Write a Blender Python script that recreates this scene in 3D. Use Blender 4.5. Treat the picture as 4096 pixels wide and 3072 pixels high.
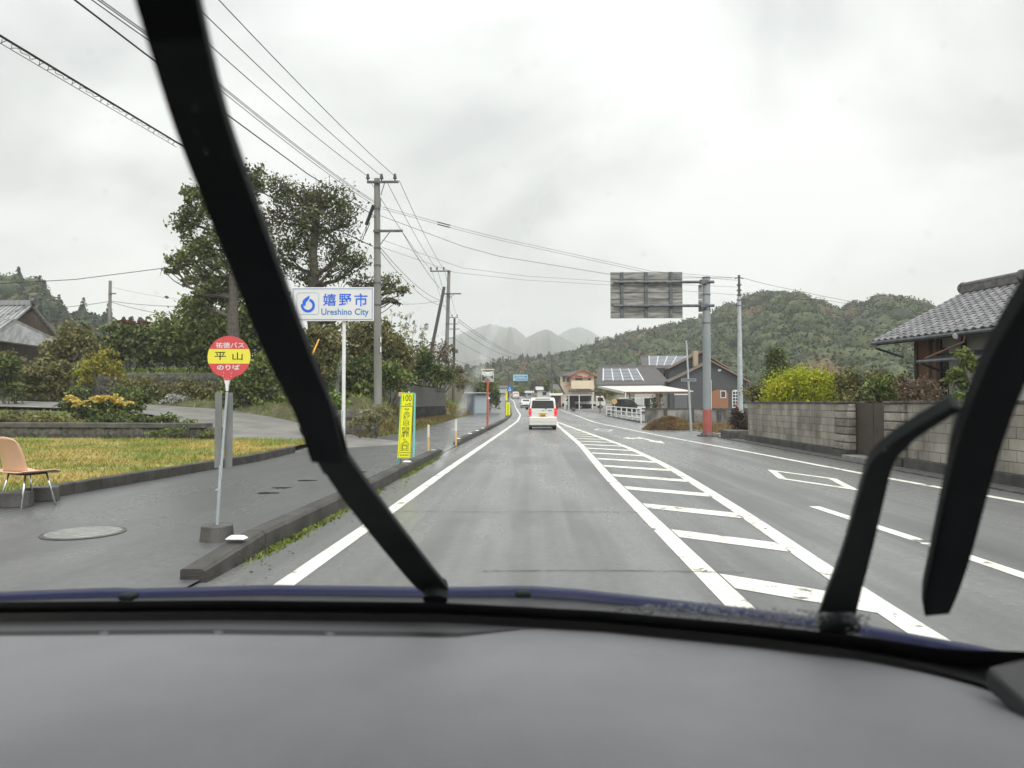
import bpy, math, random
import numpy as np
from mathutils import Vector, Matrix

for _o in list(bpy.data.objects):
    bpy.data.objects.remove(_o, do_unlink=True)
SC = bpy.context.scene
COL = SC.collection
R = math.radians

# ------------------------------------------------------------------ camera
CAM_H = 1.40
FPX = 2840.0                       # focal length in pixels of a 4096 px wide picture
cam_d = bpy.data.cameras.new('camera')
cam_d.sensor_width = 36.0
cam_d.lens = 36.0 * FPX / 4096.0
cam_d.clip_start = 0.05
cam_d.clip_end = 12000.0
cam_d.dof.use_dof = True
cam_d.dof.focus_distance = 24.0
cam_d.dof.aperture_fstop = 4.3
cam = bpy.data.objects.new('camera', cam_d)
COL.objects.link(cam)
cam.location = (0, 0, CAM_H)
cam.rotation_euler = (R(90 + 1.533), 0, R(1.573))
SC.camera = cam

# ------------------------------------------------------------------ sky, sun, exposure
SUN_EL, SUN_AZ = 50.0, 155.0
w = bpy.data.worlds.new('World')
SC.world = w
w.use_nodes = True
nt = w.node_tree
nt.nodes.clear()
_out = nt.nodes.new('ShaderNodeOutputWorld')
_bg = nt.nodes.new('ShaderNodeBackground')
_sky = nt.nodes.new('ShaderNodeTexSky')
_sky.sky_type = 'NISHITA'
_sky.sun_disc = False
_sky.sun_elevation = R(SUN_EL)
_sky.sun_rotation = R(SUN_AZ)
_sky.air_density = 2.0
_sky.dust_density = 6.0
_tc = nt.nodes.new('ShaderNodeTexCoord')
_sep = nt.nodes.new('ShaderNodeSeparateXYZ')
nt.links.new(_tc.outputs['Generated'], _sep.inputs[0])
# project the direction on a flat cloud deck so the clouds flatten towards the horizon
_mx = nt.nodes.new('ShaderNodeMath'); _mx.operation = 'ADD'; _mx.inputs[1].default_value = 0.5
nt.links.new(_sep.outputs['Z'], _mx.inputs[0])
_mm = nt.nodes.new('ShaderNodeMath'); _mm.operation = 'MAXIMUM'; _mm.inputs[1].default_value = 0.12
nt.links.new(_mx.outputs[0], _mm.inputs[0])
_dv = nt.nodes.new('ShaderNodeVectorMath'); _dv.operation = 'DIVIDE'
_cmb = nt.nodes.new('ShaderNodeCombineXYZ')
for i in range(3):
    nt.links.new(_mm.outputs[0], _cmb.inputs[i])
nt.links.new(_tc.outputs['Generated'], _dv.inputs[0])
nt.links.new(_cmb.outputs[0], _dv.inputs[1])
_n1 = nt.nodes.new('ShaderNodeTexNoise')
_n1.inputs['Scale'].default_value = 2.3
_n1.inputs['Detail'].default_value = 7
_n1.inputs['Roughness'].default_value = 0.5
_n1.inputs['Distortion'].default_value = 0.45
_mp = nt.nodes.new('ShaderNodeMapping')
_mp.inputs['Location'].default_value = (3.1, 1.7, 0.4)
nt.links.new(_dv.outputs[0], _mp.inputs[0])
nt.links.new(_mp.outputs[0], _n1.inputs['Vector'])
_cr = nt.nodes.new('ShaderNodeValToRGB')
_cr.color_ramp.elements[0].position = 0.39
_cr.color_ramp.elements[0].color = (0.34, 0.346, 0.35, 1)
_cr.color_ramp.elements[1].position = 0.62
_cr.color_ramp.elements[1].color = (0.60, 0.604, 0.593, 1)
_e = _cr.color_ramp.elements.new(0.50)
_e.color = (0.485, 0.490, 0.485, 1)
nt.links.new(_n1.outputs['Fac'], _cr.inputs[0])
# an overcast deck is brighter overhead than at the horizon
_el = nt.nodes.new('ShaderNodeMapRange')
_el.inputs['From Min'].default_value = 0.0
_el.inputs['From Max'].default_value = 1.0
_el.inputs['To Min'].default_value = 1.0
_el.inputs['To Max'].default_value = 3.0
_z2 = nt.nodes.new('ShaderNodeMath'); _z2.operation = 'POWER'; _z2.inputs[1].default_value = 3.0
_zc = nt.nodes.new('ShaderNodeMath'); _zc.operation = 'MAXIMUM'; _zc.inputs[1].default_value = 0.0
nt.links.new(_sep.outputs['Z'], _zc.inputs[0])
nt.links.new(_zc.outputs[0], _z2.inputs[0])
nt.links.new(_z2.outputs[0], _el.inputs['Value'])
_mul = nt.nodes.new('ShaderNodeVectorMath'); _mul.operation = 'SCALE'
nt.links.new(_cr.outputs[0], _mul.inputs[0])
nt.links.new(_el.outputs[0], _mul.inputs['Scale'])
_sk2 = nt.nodes.new('ShaderNodeVectorMath'); _sk2.operation = 'SCALE'
_sk2.inputs['Scale'].default_value = 0.006
nt.links.new(_sky.outputs[0], _sk2.inputs[0])
_add = nt.nodes.new('ShaderNodeVectorMath'); _add.operation = 'ADD'
nt.links.new(_mul.outputs[0], _add.inputs[0])
nt.links.new(_sk2.outputs[0], _add.inputs[1])
nt.links.new(_add.outputs[0], _bg.inputs['Color'])
_bg.inputs['Strength'].default_value = 1.0
nt.links.new(_bg.outputs[0], _out.inputs[0])

sun_d = bpy.data.lights.new('sun', 'SUN')
sun_d.energy = 1.5
sun_d.angle = R(40)
sun_d.color = (1.0, 0.985, 0.96)
sun = bpy.data.objects.new('sun', sun_d)
COL.objects.link(sun)
sun.location = (0, 0, 60)
sun.rotation_euler = (R(90 - SUN_EL), 0, R(180 - SUN_AZ))

SC.view_settings.view_transform = 'Standard'
SC.view_settings.look = 'None'
SC.view_settings.exposure = 0.76
SC.view_settings.gamma = 1.0
SC.view_settings.use_curve_mapping = False
SC.render.engine = 'CYCLES'
SC.cycles.use_denoising = True
SC.cycles.max_bounces = 6
SC.cycles.diffuse_bounces = 2
SC.cycles.glossy_bounces = 2
SC.cycles.transmission_bounces = 3
SC.cycles.transparent_max_bounces = 24
SC.cycles.volume_bounces = 2
SC.cycles.caustics_reflective = False
SC.cycles.caustics_refractive = False
SC.cycles.sample_clamp_indirect = 6.0

# ------------------------------------------------------------------ survey helpers: sight lines taken from the camera station
_rot = cam.rotation_euler.to_matrix()
def ray(u, v):
    return _rot @ Vector(((u - 2048.0) / FPX, -(v - 1536.0) / FPX, -1.0))
def G(u, v, z=0.0):                 # where the sight line meets the level z
    d = ray(u, v)
    t = (z - CAM_H) / d.z
    return Vector((d.x * t, d.y * t, z))
def At(u, v, y):                    # where the sight line meets the plane at distance y
    d = ray(u, v)
    t = y / d.y
    return Vector((d.x * t, y, CAM_H + d.z * t))
_zy = np.array([-1000, 0, 45, 80, 120, 168, 235, 300, 4000.])
_zz = np.array([0, 0, 0, .14, .55, 2.45, 5.0, 5.5, 5.5])
_fy = np.arange(-60, 420, 1.0)
_fz = np.interp(_fy, _zy, _zz)
for _ in range(3):
    _fz = np.convolve(np.pad(_fz, 8, mode='edge'), np.ones(17) / 17, mode='valid')
def zr(y):                          # height of the road along its length
    return float(np.interp(y, _fy, _fz))
def GR(u, v):                       # sight line to the road surface
    d = ray(u, v)
    t = 1.0
    while t < 400:
        if CAM_H + d.z * t <= zr(d.y * t):
            break
        t += 0.05
    return Vector((d.x * t, d.y * t, zr(d.y * t)))
def px(y):                          # metres per photo pixel at distance y
    return y / FPX

# ------------------------------------------------------------------ object helpers
def tag(o, label=None, cat=None, group=None, kind=None):
    if label: o['label'] = label
    if cat: o['category'] = cat
    if group: o['group'] = group
    if kind: o['kind'] = kind
    return o
def thing(name, loc, rz=0.0, label=None, cat=None, group=None):
    o = bpy.data.objects.new(name, None)
    o.empty_display_size = 0.2
    COL.objects.link(o)
    o.location = loc
    o.rotation_euler = (0, 0, rz)
    return tag(o, label, cat, group)
def link_mesh(name, me, mat=None, parent=None, smooth=False):
    if mat is not None:
        me.materials.clear()
        me.materials.append(mat)
    o = bpy.data.objects.new(name, me)
    COL.objects.link(o)
    if parent is not None:
        o.parent = parent
    if smooth:
        me.polygons.foreach_set('use_smooth', [True] * len(me.polygons))
    return o
def np_mesh(name, V, F):            # V (n,3), F (m,k) all faces with the same vertex count
    me = bpy.data.meshes.new(name)
    V = np.asarray(V, dtype=np.float32); F = np.asarray(F, dtype=np.int32)
    me.vertices.add(len(V)); me.vertices.foreach_set('co', V.ravel())
    m, k = F.shape
    me.loops.add(m * k); me.loops.foreach_set('vertex_index', F.ravel())
    me.polygons.add(m)
    me.polygons.foreach_set('loop_start', np.arange(0, m * k, k, dtype=np.int32))
    me.polygons.foreach_set('loop_total', np.full(m, k, dtype=np.int32))
    me.update(calc_edges=True)
    return me

class MB:
    def __init__(s):
        s.v = []; s.f = []
    def add(s, vs, fs):
        b = len(s.v)
        s.v += [tuple(p) for p in vs]
        s.f += [tuple(b + i for i in f) for f in fs]
        return s
    def box(s, c, size, rz=0.0, rx=0.0, ry=0.0):
        hx, hy, hz = size[0] / 2, size[1] / 2, size[2] / 2
        m = Matrix.Rotation(rz, 3, 'Z') @ Matrix.Rotation(ry, 3, 'Y') @ Matrix.Rotation(rx, 3, 'X')
        vs = []
        for z in (-hz, hz):
            for x, y in ((-hx, -hy), (hx, -hy), (hx, hy), (-hx, hy)):
                p = m @ Vector((x, y, z))
                vs.append((c[0] + p.x, c[1] + p.y, c[2] + p.z))
        return s.add(vs, [(3, 2, 1, 0), (4, 5, 6, 7), (0, 1, 5, 4), (1, 2, 6, 5), (2, 3, 7, 6), (3, 0, 4, 7)])
    def b2(s, a, b):                 # box from corner to corner
        return s.box([(a[i] + b[i]) / 2 for i in range(3)], [abs(b[i] - a[i]) for i in range(3)])
    def cyl(s, p0, p1, r0, r1=None, n=12, cap=True):
        if r1 is None: r1 = r0
        p0 = Vector(p0); p1 = Vector(p1)
        d = (p1 - p0).normalized()
        a = d.orthogonal().normalized(); b = d.cross(a)
        vs = []
        for p, r in ((p0, r0), (p1, r1)):
            for i in range(n):
                t = 2 * math.pi * i / n
                vs.append(p + a * (r * math.cos(t)) + b * (r * math.sin(t)))
        fs = [(i, (i + 1) % n, n + (i + 1) % n, n + i) for i in range(n)]
        if cap:
            fs += [tuple(range(n - 1, -1, -1)), tuple(range(n, 2 * n))]
        return s.add(vs, fs)
    def tube(s, pts, rad, n=8, cap=True):
        pts = [Vector(p) for p in pts]
        if not hasattr(rad, '__len__'): rad = [rad] * len(pts)
        vs = []; prev = None
        for i, p in enumerate(pts):
            d = (pts[min(i + 1, len(pts) - 1)] - pts[max(i - 1, 0)]).normalized()
            if prev is None:
                a = d.orthogonal().normalized()
            else:
                a = (prev - d * prev.dot(d)).normalized()
            prev = a
            b = d.cross(a)
            for k in range(n):
                t = 2 * math.pi * k / n
                vs.append(p + a * (rad[i] * math.cos(t)) + b * (rad[i] * math.sin(t)))
        fs = []
        for i in range(len(pts) - 1):
            for k in range(n):
                fs.append((i * n + k, i * n + (k + 1) % n, (i + 1) * n + (k + 1) % n, (i + 1) * n + k))
        if cap:
            fs += [tuple(range(n - 1, -1, -1)), tuple((len(pts) - 1) * n + k for k in range(n))]
        return s.add(vs, fs)
    def prism(s, poly, axis, a, b):   # polygon in the two other axes pulled along axis from a to b
        n = len(poly)
        def mk(p, q):
            if axis == 'y': return (p[0], q, p[1])
            if axis == 'x': return (q, p[0], p[1])
            return (p[0], p[1], q)
        vs = [mk(p, a) for p in poly] + [mk(p, b) for p in poly]
        fs = [(i, (i + 1) % n, n + (i + 1) % n, n + i) for i in range(n)]
        fs += [tuple(range(n - 1, -1, -1)), tuple(range(n, 2 * n))]
        return s.add(vs, fs)
    def sheet(s, rows):               # grid of points
        b = len(s.v); n = len(rows[0])
        for r in rows: s.v += [tuple(p) for p in r]
        for i in range(len(rows) - 1):
            for j in range(n - 1):
                s.f.append((b + i * n + j, b + i * n + j + 1, b + (i + 1) * n + j + 1, b + (i + 1) * n + j))
        return s
    def slab(s, pts, n, t):           # polygon pts in space with thickness t along -n
        n = Vector(n).normalized(); k = len(pts)
        a = [Vector(p) for p in pts]; b = [p - n * t for p in a]
        return s.add(a + b, [tuple(range(k)), tuple(range(2 * k - 1, k - 1, -1))] + [((i + 1) % k, i, k + i, k + (i + 1) % k) for i in range(k)])
    def mesh(s, name='m'):
        me = bpy.data.meshes.new(name)
        me.from_pydata(s.v, [], s.f)
        me.validate()
        return me
    def build(s, name, mat, parent=None, smooth=False, bevel=0.0, seg=2, loc=None):
        me = s.mesh(name)
        o = link_mesh(name, me, mat, parent)
        import bmesh
        bm = bmesh.new(); bm.from_mesh(me)
        bmesh.ops.recalc_face_normals(bm, faces=bm.faces)
        if bevel > 0:
            es = [e for e in bm.edges if len(e.link_faces) == 2 and e.calc_face_angle(0) > 0.5]
            bmesh.ops.bevel(bm, geom=es, offset=bevel, segments=seg, profile=0.5, affect='EDGES', clamp_overlap=True)
        bm.to_mesh(me); bm.free()
        if smooth:
            me.polygons.foreach_set('use_smooth', [True] * len(me.polygons))
        if loc is not None: o.location = loc
        return o

# ------------------------------------------------------------------ materials
MATS = {}
def mat(name, col, rough=0.7, metal=0.0, col2=None, scale=6.0, detail=4, bump=0.0, bscale=40.0, spec=0.5,
        stretch=None, isl=False, emit=0.0, coat=0.0, lo=0.35, hi=0.65, rough2=None, coords='Object'):
    if name in MATS: return MATS[name]
    m = bpy.data.materials.new(name); m.use_nodes = True
    t = m.node_tree; p = t.nodes['Principled BSDF']
    p.inputs['Roughness'].default_value = rough
    p.inputs['Metallic'].default_value = metal
    p.inputs['Specular IOR Level'].default_value = spec
    p.inputs['Coat Weight'].default_value = coat
    p.inputs['Coat Roughness'].default_value = 0.05
    p.inputs['Base Color'].default_value = (*col, 1)
    tc = t.nodes.new('ShaderNodeTexCoord')
    mp = t.nodes.new('ShaderNodeMapping')
    if coords == 'World':
        gp = t.nodes.new('ShaderNodeNewGeometry')
        t.links.new(gp.outputs['Position'], mp.inputs[0])
    else:
        t.links.new(tc.outputs[coords], mp.inputs[0])
    if stretch: mp.inputs['Scale'].default_value = stretch
    if col2 is not None:
        n = t.nodes.new('ShaderNodeTexNoise')
        n.inputs['Scale'].default_value = scale; n.inputs['Detail'].default_value = detail
        n.inputs['Roughness'].default_value = 0.6
        t.links.new(mp.outputs[0], n.inputs['Vector'])
        r = t.nodes.new('ShaderNodeValToRGB')
        r.color_ramp.elements[0].position = lo; r.color_ramp.elements[0].color = (*col, 1)
        r.color_ramp.elements[1].position = hi; r.color_ramp.elements[1].color = (*col2, 1)
        t.links.new(n.outputs['Fac'], r.inputs[0])
        src = r.outputs[0]
        if isl:
            g = t.nodes.new('ShaderNodeObjectInfo')
            hsv = t.nodes.new('ShaderNodeHueSaturation')
            mr = t.nodes.new('ShaderNodeMapRange')
            mr.inputs['To Min'].default_value = 1.0 - 0.28 * float(isl); mr.inputs['To Max'].default_value = 1.0 + 0.28 * float(isl)
            t.links.new(g.outputs['Random'], mr.inputs['Value'])
            t.links.new(mr.outputs[0], hsv.inputs['Value'])
            t.links.new(src, hsv.inputs['Color'])
            src = hsv.outputs[0]
        t.links.new(src, p.inputs['Base Color'])
        if rough2 is not None:
            rr = t.nodes.new('ShaderNodeMapRange')
            rr.inputs['From Min'].default_value = lo; rr.inputs['From Max'].default_value = hi
            rr.inputs['To Min'].default_value = rough; rr.inputs['To Max'].default_value = rough2
            t.links.new(n.outputs['Fac'], rr.inputs['Value'])
            t.links.new(rr.outputs[0], p.inputs['Roughness'])
    if bump > 0:
        n2 = t.nodes.new('ShaderNodeTexNoise')
        n2.inputs['Scale'].default_value = bscale; n2.inputs['Detail'].default_value = 5
        t.links.new(mp.outputs[0], n2.inputs['Vector'])
        b = t.nodes.new('ShaderNodeBump'); b.inputs['Strength'].default_value = bump; b.inputs['Distance'].default_value = 0.02
        t.links.new(n2.outputs['Fac'], b.inputs['Height'])
        t.links.new(b.outputs[0], p.inputs['Normal'])
    if emit > 0:
        p.inputs['Emission Color'].default_value = (*col, 1)
        p.inputs['Emission Strength'].default_value = emit
    MATS[name] = m
    return m

def leafmat(name, cols, rough=0.55, trans=0.25, scale=0.35, patch=None, patch_scale=0.05, patch_lo=0.6, isl=0.55, big=1.6):
    """foliage: every leaf has its own shade, larger patches differ a little"""
    if name in MATS: return MATS[name]
    m = bpy.data.materials.new(name); m.use_nodes = True
    t = m.node_tree; p = t.nodes['Principled BSDF']
    g = t.nodes.new('ShaderNodeNewGeometry')
    tc = t.nodes.new('ShaderNodeTexCoord')
    n = t.nodes.new('ShaderNodeTexNoise'); n.inputs['Scale'].default_value = scale; n.inputs['Detail'].default_value = 3
    t.links.new(tc.outputs['Object'], n.inputs['Vector'])
    a = t.nodes.new('ShaderNodeMath'); a.operation = 'MULTIPLY_ADD'
    a.inputs[1].default_value = isl
    t.links.new(g.outputs['Random Per Island'], a.inputs[0])
    b = t.nodes.new('ShaderNodeMath'); b.operation = 'MULTIPLY_ADD'; b.inputs[1].default_value = big; b.inputs[2].default_value = .25 - big / 2
    t.links.new(n.outputs['Fac'], b.inputs[0])
    t.links.new(b.outputs[0], a.inputs[2])
    r = t.nodes.new('ShaderNodeValToRGB')
    els = r.color_ramp.elements
    k = len(cols)
    els[0].position = 0.08; els[0].color = (*cols[0], 1)
    els[1].position = 0.95; els[1].color = (*cols[-1], 1)
    for i in range(1, k - 1):
        e = els.new(0.08 + 0.87 * i / (k - 1)); e.color = (*cols[i], 1)
    t.links.new(a.outputs[0], r.inputs[0])
    src = r.outputs[0]
    if patch is not None:
        n3 = t.nodes.new('ShaderNodeTexNoise'); n3.inputs['Scale'].default_value = patch_scale; n3.inputs['Detail'].default_value = 2
        t.links.new(tc.outputs['Object'], n3.inputs['Vector'])
        mr = t.nodes.new('ShaderNodeMapRange'); mr.inputs['From Min'].default_value = patch_lo; mr.inputs['From Max'].default_value = patch_lo + 0.08
        t.links.new(n3.outputs['Fac'], mr.inputs['Value'])
        mx = t.nodes.new('ShaderNodeMix'); mx.data_type = 'RGBA'
        mx.inputs[7].default_value = (*patch, 1)
        t.links.new(mr.outputs[0], mx.inputs[0]); t.links.new(src, mx.inputs[6])
        src = mx.outputs[2]
    t.links.new(src, p.inputs['Base Color'])
    p.inputs['Roughness'].default_value = rough
    p.inputs['Specular IOR Level'].default_value = 0.35
    tr = t.nodes.new('ShaderNodeBsdfTranslucent')
    t.links.new(src, tr.inputs['Color'])
    mix = t.nodes.new('ShaderNodeMixShader'); mix.inputs[0].default_value = trans
    out = t.nodes['Material Output']
    t.links.new(p.outputs[0], mix.inputs[1]); t.links.new(tr.outputs[0], mix.inputs[2])
    t.links.new(mix.outputs[0], out.inputs[0])
    MATS[name] = m
    return m

# ------------------------------------------------------------------ foliage helpers
def leaf_quads(P, size, rng, squash=0.0, ar=0.62):
    n = len(P)
    a = rng.normal(size=(n, 3)); a[:, 2] *= (1 - squash)
    a /= np.linalg.norm(a, axis=1, keepdims=True)
    b = rng.normal(size=(n, 3)); b -= (b * a).sum(1, keepdims=True) * a
    b /= np.linalg.norm(b, axis=1, keepdims=True)
    s = size * rng.uniform(0.6, 1.35, size=(n, 1))
    a = a * s; b = b * s * ar
    V = np.stack([P - a, P - b * 0.9 + a * 0.1, P + a, P + b * 0.9 + a * 0.1], axis=1).reshape(-1, 3)
    F = np.arange(4 * n).reshape(n, 4)
    return V, F
def cloud_points(blobs, rng, per=46, spread=0.26, shell=0.45):
    out = []
    for (c, r, n) in blobs:
        c = np.array(c, dtype=float); r = np.array(r, dtype=float)
        m = max(5, n // per)
        d = rng.normal(size=(m, 3)); d /= np.linalg.norm(d, axis=1, keepdims=True)
        rad = (shell + (1 - shell) * rng.uniform(size=(m, 1)) ** 0.6)
        cc = d * rad * 0.86
        idx = rng.integers(0, m, size=n)
        sc = rng.uniform(0.6, 1.3, size=(m, 1))
        off = rng.normal(size=(n, 3)) * spread * sc[idx]
        p = cc[idx] + off
        out.append(c + p * r)
    return np.concatenate(out)
def foliage(name, blobs, size, m, parent=None, seed=1, per=46, spread=0.26, shell=0.45, zmin=None, ar=0.62):
    rng = np.random.default_rng(seed)
    P = cloud_points(blobs, rng, per, spread, shell)
    if zmin is not None: P = P[P[:, 2] > zmin]
    V, F = leaf_quads(P, size, rng, ar=ar)
    return link_mesh(name, np_mesh(name, V, F), m, parent)
def limb(mb, p0, p1, r0, r1, rng, bend=0.12, n=6, sides=6):
    p0 = Vector(p0); p1 = Vector(p1); L = (p1 - p0).length
    side = Vector(rng.normal(size=3)); side -= side.project(p1 - p0); side.normalize()
    pts = []; rr = []
    for i in range(n + 1):
        t = i / n
        q = p0.lerp(p1, t) + side * (math.sin(t * math.pi) * L * bend) + Vector(rng.normal(size=3)) * (L * 0.018 * (0 < i < n))
        pts.append(q); rr.append(r0 + (r1 - r0) * t)
    mb.tube(pts, rr, sides)
    return pts
def bush(name, label, loc, blobs, size, m, cat='bush', group=None, seed=1, stems=5, stem_mat=None, per=46, spread=0.26, shell=0.45):
    """blobs are given relative to loc"""
    t = thing(name, loc, 0, label, cat, group)
    foliage('foliage', blobs, size, m, t, seed, per, spread, shell, zmin=-0.15)
    rng = np.random.default_rng(seed + 900)
    mb = MB()
    for i in range(stems):
        c, r, n = blobs[i % len(blobs)]
        limb(mb, (c[0] * 0.3 + rng.normal() * 0.08, c[1] * 0.3 + rng.normal() * 0.08, -0.1),
             (c[0] + rng.normal() * r[0] * 0.4, c[1] + rng.normal() * r[1] * 0.4, c[2] + r[2] * 0.35), 0.035, 0.008, rng, n=4, sides=5)
    mb.build('stems', stem_mat or M_BARK, t)
    return t
def grass(name, pts, hgt, wid, m, seed, lean=0.4):
    rng = np.random.default_rng(seed)
    P = np.asarray(pts, dtype=float); n = len(P)
    h = hgt * rng.uniform(0.45, 1.3, size=n); a = rng.uniform(0, 2 * math.pi, n)
    dx = np.stack([np.cos(a), np.sin(a), np.zeros(n)], 1) * (wid * rng.uniform(0.7, 1.3, n))[:, None]
    up = np.stack([rng.normal(size=n) * lean, rng.normal(size=n) * lean, np.ones(n)], 1) * h[:, None]
    V = np.stack([P - dx, P + dx, P + up], 1).reshape(-1, 3)
    return link_mesh(name, np_mesh(name, V, np.arange(3 * n).reshape(n, 3)), m)

# ------------------------------------------------------------------ lettering
def fit_text(s, x0, x1, z0, z1, y, m, parent, name='lettering', bold=0.0, keep=False, shear=0.0):
    """flat lettering in the plane y, facing -y, stretched to the box x0..x1, z0..z1"""
    cu = bpy.data.curves.new('t', 'FONT')
    cu.body = s; cu.size = 1.0; cu.offset = bold; cu.resolution_u = 4
    ob = bpy.data.objects.new('t', cu); COL.objects.link(ob)
    dg = bpy.context.evaluated_depsgraph_get()
    me = bpy.data.meshes.new_from_object(ob.evaluated_get(dg))
    bpy.data.objects.remove(ob, do_unlink=True)
    n = len(me.vertices)
    V = np.empty(n * 3, dtype=np.float32); me.vertices.foreach_get('co', V); V = V.reshape(-1, 3)
    lo = V.min(0); hi = V.max(0)
    sx = (x1 - x0) / max(hi[0] - lo[0], 1e-6); sz = (z1 - z0) / max(hi[1] - lo[1], 1e-6)
    W = np.zeros_like(V)
    W[:, 0] = x0 + (V[:, 0] - lo[0]) * sx
    W[:, 2] = z0 + (V[:, 1] - lo[1]) * sz
    W[:, 0] += shear * (W[:, 2] - z0)
    W[:, 1] = y
    me.vertices.foreach_set('co', W.ravel()); me.update()
    return link_mesh(name, me, m, parent)
def flat(poly, y):                  # thin flat plate in the plane y facing -y
    mb = MB(); n = len(poly)
    mb.add([(p[0], y, p[1]) for p in poly], [tuple(range(n))])
    return mb
def ring_band(mb, cx, cz, r0, r1, a0, a1, y, n=36):
    for i in range(n):
        ta = R(a0 + (a1 - a0) * i / n); tb = R(a0 + (a1 - a0) * (i + 1) / n)
        mb.add([(cx + r0 * math.cos(ta), y, cz + r0 * math.sin(ta)), (cx + r1 * math.cos(ta), y, cz + r1 * math.sin(ta)),
                (cx + r1 * math.cos(tb), y, cz + r1 * math.sin(tb)), (cx + r0 * math.cos(tb), y, cz + r0 * math.sin(tb))], [(0, 1, 2, 3)])
    return mb
# ================================================================== SETTING
M_BARK = mat('bark', (0.055, 0.045, 0.036), 0.9, col2=(0.12, 0.105, 0.09), scale=9, bump=0.5, bscale=30)
M_CONC = mat('old_concrete', (0.17, 0.168, 0.16), 0.8, col2=(0.30, 0.295, 0.28), scale=3.5, bump=0.25, bscale=60)
M_CONC_D = mat('wet_dark_concrete', (0.045, 0.043, 0.04), 0.6, col2=(0.11, 0.105, 0.098), scale=4, bump=0.4, bscale=45)
M_GALV = mat('galvanised_steel', (0.40, 0.44, 0.47), 0.45, 0.35, col2=(0.52, 0.56, 0.59), scale=4)
M_GALV_D = mat('dark_weathered_steel', (0.075, 0.085, 0.092), 0.55, 0.3, col2=(0.15, 0.165, 0.175), scale=6)
M_BLACK = mat('black_plastic', (0.012, 0.012, 0.013), 0.5)
M_WHITE = mat('white_paint', (0.78, 0.79, 0.78), 0.45, col2=(0.66, 0.67, 0.66), scale=5)
M_WIRE = mat('black_cable', (0.02, 0.021, 0.022), 0.6)

def asphalt(name, dark, light, r0, r1, streak=True, sc=0.35):
    m = bpy.data.materials.new(name); m.use_nodes = True
    t = m.node_tree; p = t.nodes['Principled BSDF']
    tc = t.nodes.new('ShaderNodeTexCoord')
    def noise(scale, detail, st=None, rough=0.6):
        mp = t.nodes.new('ShaderNodeMapping')
        if st: mp.inputs['Scale'].default_value = st
        t.links.new(tc.outputs['Object'], mp.inputs[0])
        n = t.nodes.new('ShaderNodeTexNoise'); n.inputs['Scale'].default_value = scale
        n.inputs['Detail'].default_value = detail; n.inputs['Roughness'].default_value = rough
        t.links.new(mp.outputs[0], n.inputs['Vector'])
        return n
    big = noise(sc, 5, (1, 0.35, 1))
    lanes = noise(1.5, 3, (1, 0.03, 1))
    fine = noise(16, 6, None, .7)
    grit = noise(70, 4, None, .7)
    def madd(a, k, b=None, c=0.0):
        x = t.nodes.new('ShaderNodeMath'); x.operation = 'MULTIPLY_ADD'
        t.links.new(a, x.inputs[0]); x.inputs[1].default_value = k
        if b is not None: t.links.new(b, x.inputs[2])
        else: x.inputs[2].default_value = c
        return x.outputs[0]
    s1 = madd(big.outputs['Fac'], 0.85, None, -0.32 if streak else -.02)
    s2 = madd(lanes.outputs['Fac'], 0.75 if streak else 0.15, s1)
    s3 = madd(fine.outputs['Fac'], 0.42, s2, 0)
    s4 = madd(grit.outputs['Fac'], 0.50, s3, 0)
    r = t.nodes.new('ShaderNodeValToRGB')
    r.color_ramp.elements[0].position = 0.42; r.color_ramp.elements[0].color = (*dark, 1)
    r.color_ramp.elements[1].position = 0.66; r.color_ramp.elements[1].color = (*light, 1)
    s5 = madd(s4, 0.5, None, 0.03)
    t.links.new(s5, r.inputs[0]); t.links.new(r.outputs[0], p.inputs['Base Color'])
    mr = t.nodes.new('ShaderNodeMapRange')
    mr.inputs['From Min'].default_value = 0.42; mr.inputs['From Max'].default_value = 0.85
    mr.inputs['To Min'].default_value = r0; mr.inputs['To Max'].default_value = r1
    t.links.new(s2, mr.inputs['Value']); t.links.new(mr.outputs[0], p.inputs['Roughness'])
    b = t.nodes.new('ShaderNodeBump'); b.inputs['Strength'].default_value = 0.35; b.inputs['Distance'].default_value = 0.012
    t.links.new(grit.outputs['Fac'], b.inputs['Height'])
    wet = t.nodes.new('ShaderNodeMapRange')      # standing water smooths the stones over
    wet.inputs['From Min'].default_value = 0.40; wet.inputs['From Max'].default_value = 0.72
    wet.inputs['To Min'].default_value = 0.42; wet.inputs['To Max'].default_value = 0.03
    t.links.new(s2, wet.inputs['Value']); t.links.new(wet.outputs[0], b.inputs['Strength'])
    b2 = t.nodes.new('ShaderNodeBump'); b2.inputs['Strength'].default_value = 0.12; b2.inputs['Distance'].default_value = 0.05
    n5 = noise(7, 4)
    t.links.new(n5.outputs['Fac'], b2.inputs['Height']); t.links.new(b.outputs[0], b2.inputs['Normal'])
    t.links.new(b2.outputs[0], p.inputs['Normal'])
    p.inputs['Specular IOR Level'].default_value = 0.6
    return m
M_ROAD = asphalt('wet_road_asphalt', (0.085, 0.086, 0.085), (0.235, 0.236, 0.232), 0.34, 0.10)
M_WALK = asphalt('wet_footway_asphalt', (0.070, 0.072, 0.074), (0.175, 0.178, 0.180), 0.34, 0.11, False, 0.5)

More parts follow.
